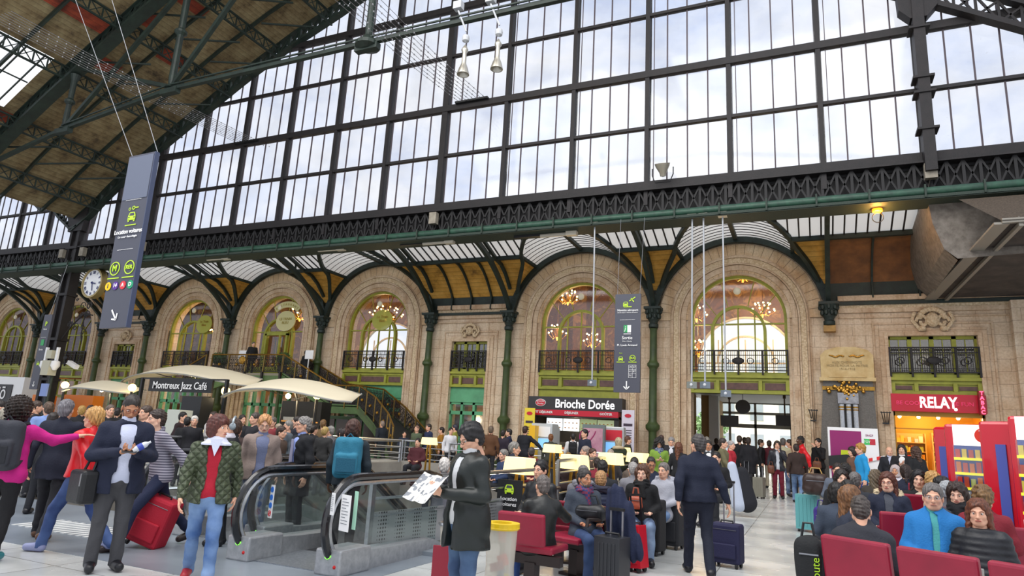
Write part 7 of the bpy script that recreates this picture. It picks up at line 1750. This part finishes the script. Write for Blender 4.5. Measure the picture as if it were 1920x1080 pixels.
put('person in a dark jacket and maroon trousers with hand at the mouth, facing the viewer',1457,827,20.6,a=0,hair=('long','2E2018'),top=('leather','22242C'),shirt=('plain','C8CCD4'),open_=.05,legs=('plain','6A1428'),lod=1,J={'elbL':(.26,-.10,1.15),'wriL':(.06,-.20,1.42)})
put('person in a pale jacket with a grey backpack seen from behind at the exit',1468,822,22,a=178,hair=(N,'5A5450'),top=('plain','B0AC8C'),legs=('denim','2E3E5E'),lod=1)
put('dark-haired person in a red top at the right of the exit',1479,824,24.5,a=-90,top=('plain','8A2430'),lod=2)
put('dark-skinned person in a bright red jacket walking left at the exit',1500,817,21.5,a=-80,skin_='d',hair=('crop','120E0C'),top=('shiny','D8101E'),legs=('plain','1A1A20'),lod=1,step=.4,coat=.12)
put('person in a brown coat and jeans walking away with a trolley',1493,838,19.5,a=178,hair=('short','2E201A'),top=('plain','33241F'),legs=('denim','2F4E78'),lod=1,step=.3,coat=.12,h=1.66)
put('person in black with a brown handbag leaning at the stone pier',1533,822,23,a=-40,hair=(N,'1A1614'),top=('plain','121216'),legs=('plain','121216'),lod=1,J={'elbL':(.25,-.1,1.15),'wriL':(.06,-.22,1.48)})
put('blonde person with a bright blue cape standing before the information board',1612,832,16.5,a=-70,hair=('wavy','B8863E'),top=('plain','1E8FC8'),legs=('plain','1A3A7A'),lod=1,coat=.0)
put('dark-haired person partly hidden behind the blue cape',1597,838,17.5,a=-60,hair=('bob','2A1A16'),top=('plain','6A4A3A'),lod=1)
put('person in a dark suit with blurred face at the left of the red shop',1667,838,18.5,a=10,hair=('none','3A2E28'),top=('plain','1E2028'),shirt=('plain','B8BCD0'),open_=.05,lod=1)
put('black-haired person in a white shirt and black coat before the shop window',1690,834,17.3,a=-5,hair=('long','1A1412'),top=('plain','16161A'),shirt=('plain','E0DEDC'),open_=.06,lod=1,J={'elbR':(-.25,-.1,1.15),'wriR':(-.05,-.25,1.25)},lips=True)
put('person with long brown wavy hair and black coat turned to the shop',1715,838,16.3,a=-135,hair=('longc','4A3022'),top=('plain','16171A'),lod=1,build_=1.1)
put('child in a pale head scarf seated between the standing shoppers and the seats',1678,872,14.5,a=-10,P='sit',hair=('hijab','B4A6A4'),top=('plain','C8C4CC'),lod=1,skin_='m')
# ---- seated right group
put('grey-jacketed dark-haired person seated far left of the right group',1570,868,12.5,a=0,P='sit',hair=(N,'2A2220'),top=('plain','5A6270'),lod=1)
put('person with long dark hair and black coat seated facing, left of the grey-haired one',1577,880,9.6,a=14,P='sit',hair=('long','241A18'),top=('plain','141417'),lod=0,skin_='p',lips=True)
put('dark-haired person seated with back turned beside the information board',1585,868,13,a=175,P='sit',hair=('bob','1A1614'),top=('plain','2A2A30'),lod=1)
put('balding grey-haired person in a dark jacket seated with back turned',1603,885,9.8,a=165,P='sit',hair=(N,'6E6A68'),top=('plain','2A2E36'),lod=0,build_=1.1)
put('black-haired person in a blue grey jacket bent over on a seat',1588,900,8.3,a=-150,P='sit',hair=(N,'14110F'),top=('plain','4E5C70'),lod=0,headpitch=.4)
put('person with straight brown blond hair and dark glasses in profile',1596,910,7.,a=115,P='sit',hair=('long','7A5230'),top=('plain','2A3040'),lod=0,glasses='1A1A1E')
put('bald person in a dark grey suit with back turned',1612,928,5.55,a=183,P='sit',hair=('crop','4A423E'),top=('plain','2C2E36'),legs=('plain','24262C'),lod=0,build_=1.4,headpitch=.3)
put('person with greying brown wavy hair in a fur-edged coat seen from behind',1641,881,11.5,a=170,P='sit',hair=('longc','6A5C48'),top=('plain','3A342E'),lod=1)
put('person with red glasses and a fur-hooded navy coat seated facing',1663,885,8.7,a=-2,P='sit',hair=('long','5A2E20'),top=('plain','1C2338'),shirt=('plain','4A4E58'),open_=.05,hood='C9B898',glasses='8A2A2E',lod=0,skin_='p',lips=True,headyaw=-.15)
put('person with tied dark hair and navy jacket seen from behind, below the child',1697,871,12,a=180,P='sit',hair=('pony','2A1A14'),top=('plain','1A2034'),lod=1)
put('black-haired person with sunglasses on the head in a black coat seated facing',1721,881,9.6,a=3,P='sit',hair=('long','131114'),top=('plain','141518'),lod=0,skin_='p',lips=True)
put('short blond person in a cream coat seen from behind',1748,884,9.4,a=170,P='sit',hair=('wavy','C0965A'),top=('plain','C0B49E'),lod=1)
put('black-haired person in profile with dark glasses near the cream coat',1762,892,8.9,a=-110,P='sit',hair=(N,'131012'),top=('plain','2A2A30'),lod=1,glasses='1A1A1E')
put('grey-haired person low behind the person in the bright blue jacket',1776,901,8.5,a=150,P='sit',hair=(N,'A0A4A8'),top=('plain','5A5A60'),lod=1)
put('person with long dark curly hair and grey jacket seated behind the blue jacket',1793,905,7.5,a=-8,P='sit',hair=('longc','33221C'),top=('plain','3E4654'),scarf=('plain','15161A'),lod=0,skin_='p',lips=True,headpitch=.1)
put('grey-haired person with glasses in a bright blue rain jacket seated facing',1748,918,6.35,a=0,P='sit',hair=('short','6A6664'),top=('plain','1E74B8'),shirt=('plain','4AA0A0'),open_=.03,lod=0,glasses='9A9AA0',build_=1.3,skin_='l',h=1.72)
r,J,_=put('person with long auburn hair in a black puffer jacket seated facing',1832,935,5.9,a=-10,P='sit',hair=('long','6A3A24'),top=('puffer','15181F'),legs=('plain','14151A'),lod=0,skin_='l',lips=True,build_=1.15,headyaw=.1)
t=thing('camera','small silver camera in the hands of the person in the puffer jacket','camera',tuple(W_(r,(J['wriL']+J['wriR'])/2+np.array([0,-.06,.04]))),r.rotation_euler.z);MB().box(-.05,-.015,-.03,.05,.015,.03).build('camera_body',mat('silver camera','B8BCB8',.3,.5),t,bevel=.005);MB().lathe([(.02,0),(.02,.02)],n=12,T=Matrix.Rotation(pi/2,4,'X')).build('lens',BLACK,t)
put('person with short tawny hair in a red coat with back turned at the far right',1841,910,6.9,a=172,P='sit',hair=('wavy','7A5A34'),top=('plain','7A1A28'),lod=0)
put('black-haired person low between brown hair and suited person on the right',1567,905,7.8,a=-170,P='sit',hair=('bob','16120F'),top=('plain','3A4454'),lod=1)
# ---- background, café side and centre
def bgp(lab,x,y,D,a,hc,tc,P='stand',lod=2,**k): return put(lab,x,y,D,a=a,P=P,hair=(k.pop('hs',N),hc),top=('plain',tc),lod=lod,**k)
for q in (('pale grey-haired person in a dark coat at the left edge',11,765,11,180,'A8A090','22242C'),('dark-haired person at the very left edge behind the pale grey hair',4,752,13,90,'2A2220','3A2E2A'),('person in navy facing right, behind the backpack',58,757,14,60,'3A2A20','1A2038'),
 ('ruddy person in a dark suit talking to the light blue shirt',72,752,14.5,100,'4A3A30','181A24'),('person in a light blue shirt with a dark strap seen from behind',93,754,12.5,195,'5A4636','7C94C8'),('person in black bending with a bag strap behind the navy coat',103,774,10.5,150,'2A221E','14151A'),
 ('blond person in black far behind the red jacket',155,761,16,180,'B08A4A','17171B'),('dark-haired person in dark red far behind the red jacket',171,760,17,180,'2A1A16','4A1E22'),('bald person in black far behind the blond hair',209,759,15,20,'6A5A50','17181C'),
 ('pink-faced person in navy between the coat and the striped shirt',275,761,12,-60,'4A3A30','1A2034'),('dark-haired person left of the menu pillar',222,765,18,170,'1E1614','2A2A2E'),('person with grey hair farther behind the navy coat',190,766,19,180,'6A645E','2A2C34'),
 ('dark-haired person seated at the café below the shop board',345,773,17,60,'1A1210','2A1A1E'),('person in black beside the white-haired café guest',353,782,15.5,170,'17120F','15161A'),('white-haired café guest in black',366,780,15.5,10,'D8D4CC','1A1A20'),
 ('person in a white shirt and black waistcoat at the café',401,772,16.5,-50,'3A2A20','C8C4C0'),('person in a dark jacket with pale collar at the café',456,778,17,30,'2A1E1A','2A2A30'),('tall dark-haired person left of the blonde cardigan',479,774,14,-60,'4A3E38','1A1A20'),
 ('person with a red scarf and grey hair at the café',512,782,16,-30,'6A625C','7A2A30'),('person in turquoise at the café',524,795,16.5,40,'B0A088','2A9A9A'),('grey-haired person in a grey fleece at the café',541,789,14.5,-70,'8A8680','4E565E'),
 ('person in a dark suit standing sideways at the black bar',557,781,15.5,-90,'2A201A','171A28'),('brown-haired person standing at the right of the black bar',607,787,18,170,'7A5A34','6A5436'),('seated person in black in front of the bar',590,797,16,120,'2A2018','1A1A1E'),
 ('blond person seated right of the bar',611,802,15,150,'B89A5A','2A2A2A'),('grey-haired person seated right of the blond café guest',620,799,15.5,-120,'8A8680','6A6A6E'),('person in dark red near the blue backpack',648,808,13.5,90,'2A1C18','5A2A26'),
 ('bald ruddy person right of the café',653,802,18,-30,'8A7A70','3A4450'),('person with brown hair behind the headphones',447,800,12,160,'4A3024','3A2A26'),('dark figure crouched behind the lampshade at left',640,822,14,60,'1E1614','202028'),
 ('dark-haired person in brown between the cardigan and grey hair',528,812,12,60,'3A2418','4A3A30'),('dark-haired person in a purple jacket behind the cardigan',492,800,15,60,'3A2A24','4A3A5A'),
 ('person in a tan jacket at the foot of the stairs',828,801,23.5,-90,'2A1C16','9A6A1E'),('dark-skinned person in a white T-shirt near the column foot',846,802,23,20,'15100E','D8D8DC'),('capped person in mustard green beside the white T-shirt',853,796,24,-100,'2A2A3A','8A8A3A'),
 ('bald person in a brown jacket seen from behind, right of the reading person',921,799,21,180,'6A5A4A','5A3A22'),('dark-clothed person left of the bakery, nearest the white machine',944,806,21.5,160,'2A2220','2A2230'),('navy-clothed person between the brown jacket and the bakery',954,804,22,-90,'1E1A1A','1C2240'),
 ('person in a black suit stretching an arm to the ticket machine',986,799,21,150,'3A241C','15171F'),('auburn-haired person at the white ticket machine screen',1033,814,20.5,185,'7A4A24','33362E'),('capped person in navy at the poster',1096,805,20,-50,'15151A','1C2236'),
 ('person with brown blurred hair right of the red and yellow machine',1178,818,21,100,'5A3626','2A2A22'),('dark-haired person behind the green vest',1240,816,20,180,'3A241E','1E1E24')):
    kw={}
    if 'stretching' in q[0]: kw=dict(J={'elbR':(-.40,-.10,1.22),'wriR':(-.58,-.18,1.02)})
    if 'seated' in q[0]: kw['step']=0
    bgp(*q,**kw)
r,J,_=bgp('person in a white jacket with a black backpack in the bakery queue',1075,812,21,180,'1E1814','D2D0D0');backpack(r,J,'small black backpack on the white jacket in the bakery queue','16171C','101014',.85)
bgp('person in a dark green fur-hooded coat at the red and yellow machine',1160,822,18,180,'B8A888','1E2A18',hs='hood',hood='B8A888',build_=1.25)
bgp('bald person in a long dark coat standing before the stair foot',717,789,25.5,-150,'8A7A70','17202A',coat=.35,hs='crop',lod=1,step=.25)
bgp('ruddy bald person in a green vest on the bottom of the stairs',782,798,24,-40,'8A6A5A','4E5A44',hs='crop')
bgp('person in a navy jacket on the bottom of the stairs',804,795,24,-60,'2A2420','1C2A4A')
for q in(('person in navy sitting on the stairs looking at a phone',759,808,25,10,'1E1814','1C2436',.25),('bearded person in maroon seated behind the guard rail',784,821,19.,-20,'1E1814','4A1A22',0),
 ('grey-haired person seated left of the bakery',966,828,13.5,90,'8A8680','2A2E3A',0),('person with cropped hair in dark red seated behind the rail',997,838,16,180,'4A4240','6A1A28',0),('bald person seated in profile before the poster',1097,836,15.5,-80,'9A8A80','2A2E34',0),
 ('brown-haired person seated before the poster',1112,840,15,30,'4A2E20','4A3A2E',0),('balding person seated right of the poster',1145,842,16,180,'9A8E84','3A3A44',0),('person leaning over a table right of the reading person',944,842,14,-60,'8A8680','2A3A5A',0),('dark-haired person in red seated behind the rail',1120,858,13,180,'2A1C18','7A1A2A',0),('person with gold hair seated under the middle lampshade',1066,848,15,170,'8A6A3A','3A2A2A',0),
 ('grey-haired person seated between lampshades on the right',1187,866,11,-170,'A8A4A0','7A7A80',0)):
    put(q[0],q[1],q[2],q[3],a=q[4],P='sit',hair=(N,q[5]),top=('plain',q[6]),lod=2 if q[3]>14 else 1,zoff=q[7])
put('white-haired person low on the descending escalator behind the newspaper',834,864,9.6,a=175,h=1.62,zoff=-.42,hair=(N,'D8D2CC'),top=('plain','6A6A72'),lod=1)
put('person in black on the restaurant landing left of the door',470,644,28.9,a=60,h=1.75,zoff=3.8,top=('plain','15161A'),lod=2,hair=(N,'2A2624')) if 0 else None
for x,Y,a,l,hc in((469,26.2,60,'person in black on the restaurant landing left of the door','6A645E'),(571,26.2,170,'person in a black coat at the top of the long flight, right of the door','15110F')):
    p=PY(x,690 if x<500 else 690,Y);person(l,(p.x,Y,4.0 if x<500 else 3.55),math.radians(a),h=1.72,hair=(N,hc),top=('plain','15161A'),legs=('plain','131417'),lod=2,coat=.2)
# ================================================================ luggage
def suitcase(x,yb,D,w,h,d,rz,lab,col,kind='soft',tilt=0.,handle=.0,zt=None,metal='A8AAB0'):
    p=PD(x,yb,D);t=thing('suitcase',lab,'suitcase',(p.x,p.y,G(p.y)),rz);t.rotation_euler=(0,tilt,rz)
    M_=mat('suitcase %s'%col,col,.35 if kind=='hard' else .7,bump=.0 if kind=='hard' else .2,bscale=60.)
    sh=MB().box(-w/2,-d/2,.05,w/2,d/2,h)
    if kind=='hard':
        for k in range(5): xx=-w/2+.06+k*(w-.12)/4;sh.box(xx-.012,-d/2-.008,.1,xx+.012,-d/2,h-.06)
    sh.build('shell',M_,t,bevel=.035)
    if kind!='hard': MB().box(-w*.38,-d/2-.03,.12,w*.38,-d/2+.01,h*.55).build('front_pocket',M_,t,bevel=.015);MB().box(-w*.40,-d/2-.006,h*.86,w*.40,-d/2+.0,h*.87).build('zip',mat('zip grey','8A8C92',.3,.6),t)
    for sx in(-1,1):
        MB().lathe([(0,-.015),(.035,-.015),(.035,.015),(0,.015)],n=12,T=Matrix.Translation((sx*(w/2-.05),-d/2+.03,.035))@Matrix.Rotation(pi/2,4,'Y')).build('wheel',BLACK,t);MB().lathe([(0,-.015),(.035,-.015),(.035,.015),(0,.015)],n=12,T=Matrix.Translation((sx*(w/2-.05),d/2-.03,.035))@Matrix.Rotation(pi/2,4,'Y')).build('wheel',BLACK,t)
    MB().tube([(-.08,0,h),(-.08,0,h+.03),(.08,0,h+.03),(.08,0,h)],.012,6).build('top_grip',BLACK,t)
    if handle: 
        for sx in(-1,1): MB().bar((sx*.07,d/2-.03,h-.02),(sx*.07,d/2-.03,h+handle),.016).build('telescopic_tube',mat('tube %s'%metal,metal,.3,.7),t)
        MB().box(-.085,d/2-.05,h+handle,.085,d/2-.01,h+handle+.03).build('pull_grip',BLACK,t)
    return t
suitcase(272,1000,8.1,.42,.62,.27,.35,'bright red soft suitcase tilted on its wheels between the legs at left','B3142E',tilt=.30)
suitcase(1364,1050,8.9,.40,.56,.25,-.2,'dark navy trolley case with long handle pulled by the suited person','1E1E44',handle=.52)
suitcase(1147,1060,6.9,.30,.60,.24,-.25,'dark grey upright suitcase at the end of the left seats with a coat over it','2B2D32',kind='hard',handle=.25)
suitcase(1196,1030,8.3,.22,.55,.2,-.3,'bright red narrow trolley behind the draped navy coat','C4182C',kind='hard',handle=.35,tilt=-.1,metal='303338')
suitcase(1222,1000,9.6,.34,.76,.3,-.2,'big black suitcase beside the suited person','1A1B1F');suitcase(1258,985,10.2,.36,.74,.3,-.2,'second big black suitcase partly behind the suited person','202126')
suitcase(1424,930,20.,.30,.62,.25,-.3,'small grey trolley case standing alone on the open floor','7E7B6E',kind='hard',handle=.3)
suitcase(1516,990,12.9,.40,.70,.28,-.2,'turquoise hard shell suitcase with black straps','5FA3A6',kind='hard')
suitcase(1400,870,23,.38,.6,.25,.2,'black trolley case behind the long-coated pair',bl,handle=.4)
def softbag(x,y,D,r3,lab,col,cat='bag',name='bag',kind='leather',trim_=None,lift=None,rot=0):
    p=PD(x,y,D);f=SDF((-.4,-.35,-.45),(.4,.35,.45),.016);f.box((0,0,0),r3,.02,rd=min(r3)*.8);f.noise(.006,22,int(x));V,F=f.mesh();t=thing(name,lab,cat,tuple(p),rot)
    mobj('bag_body',[(V,F,0)],[cloth(col,kind)],t);MB().tube([(-r3[0]*.5,0,r3[2]*.9),(-r3[0]*.3,0,r3[2]+.1),(r3[0]*.3,0,r3[2]+.1),(r3[0]*.5,0,r3[2]*.9)],.012,6).build('handle',mat('bag trim '+(trim_ or col),trim_ or col,.5),t,smooth=True)
    MB().box(-r3[0]*.7,-r3[1]-.004,r3[2]*.3,r3[0]*.7,-r3[1]+.01,r3[2]*.36).build('zip',mat('zip grey'),t);return t
softbag(1530,908,12.7,(.24,.15,.20),'dark brown rounded travel bag with cream corners standing on luggage','33231E',trim_='C9A45E')
softbag(1540,975,10.5,(.11,.08,.2),'violet blue paper bag beside the turquoise suitcase','3A2A7A',kind='plain')
t=softbag(1517,1052,5.3,(.10,.10,.19),'black backpack with lime lettering at the lower edge, left of the red seats','1B1D1F',name='backpack',cat='backpack',kind='plain')
o=text('route',.085,mat('lime print lettering','A8D020',.5),parent=t,loc=(.05,-.105,-.05),rot=(pi/2,-pi/2,0))
softbag(1108,962,7.9,(.20,.12,.10),'black box bag on the lap of the bearded person','15161A')
softbag(1192,942,9.1,(.09,.06,.09),'orange brown handbag on the lap of the curly-haired person','A8523A')
softbag(1532,872,22.6,(.13,.08,.14),'tan brown handbag carried by the person in black at the pier','7A4A30')
softbag(1446,880,20.4,(.10,.07,.13),'brown shoulder bag of the person in maroon trousers','6A3A24')
# sports bag (racket bag)
p=PD(1383,905,15);t=thing('racket_bag','white blue and black sports bag leaning beside the seated people','bag',(p.x,p.y,p.z-.06),.2)
f=SDF((-.35,-.2,-.6),(.35,.2,.6),.018);f.cone((-.12,0,.42),(.02,0,-.40),.10,.17,0,sq=(1,.7,1));V,F=f.mesh();mobj('white_side',[(V,F,0)],[cloth('B9C2D4')],t);f=SDF((-.2,-.2,-.6),(.5,.3,.6),.018);f.cone((.10,.05,.28),(.20,.05,-.36),.14,.22,0,sq=(1,.7,1));V,F=f.mesh();mobj('black_side',[(V,F,0)],[cloth('1A1B22')],t)
# draped navy coat
p=PD(1160,975,7.2);f=SDF((-.3,-.25,-.55),(.35,.25,.4),.014);f.cone((-.04,0,.28),(.02,0,.05),.09,.15,.05,sq=(1,.75,1));f.cone((.0,0,.1),(-.02,.02,-.42),.13,.15,.05,sq=(1,.6,1));f.cone((.06,0,.1),(.20,-.02,-.30),.09,.10,.05,sq=(1,.7,1))
X,Y,Z=np.meshgrid(*f.ax,indexing='ij',sparse=True);f.f=f.f+.010*np.sin(X*70+Z*6)*(f.f<.1);V,F=f.mesh();t=thing('draped_coat','navy blue coat draped over the upright suitcase handle','coat',tuple(p),-.2);mobj('coat_cloth',[(V,F,0)],[cloth('161F3C')],t)
# cafe tables
for k,(x,y,D,l) in enumerate(((380,822,13,'round dark café table behind the olive jacket'),(470,830,13,'round dark café table behind the cardigan'),(1010,870,11.5,'low lounge table under the largest lampshade'),(1110,885,11.,'low lounge table behind the bearded person'),(640,835,14,'round dark café table behind the blue backpack'))):
    p=PD(x,y,D);t=thing('lounge_table',l,'table',(p.x,p.y,G(p.y)));MB().lathe([(0,.70),(.4,.70),(.4,.73),(0,.73)],n=20).build('tabletop',mat('dark table top','3A2A22',.4),t);MB().lathe([(.25,0),(.25,.02),(.03,.05),(.03,.7)],n=12).build('pedestal',BLACK,t)
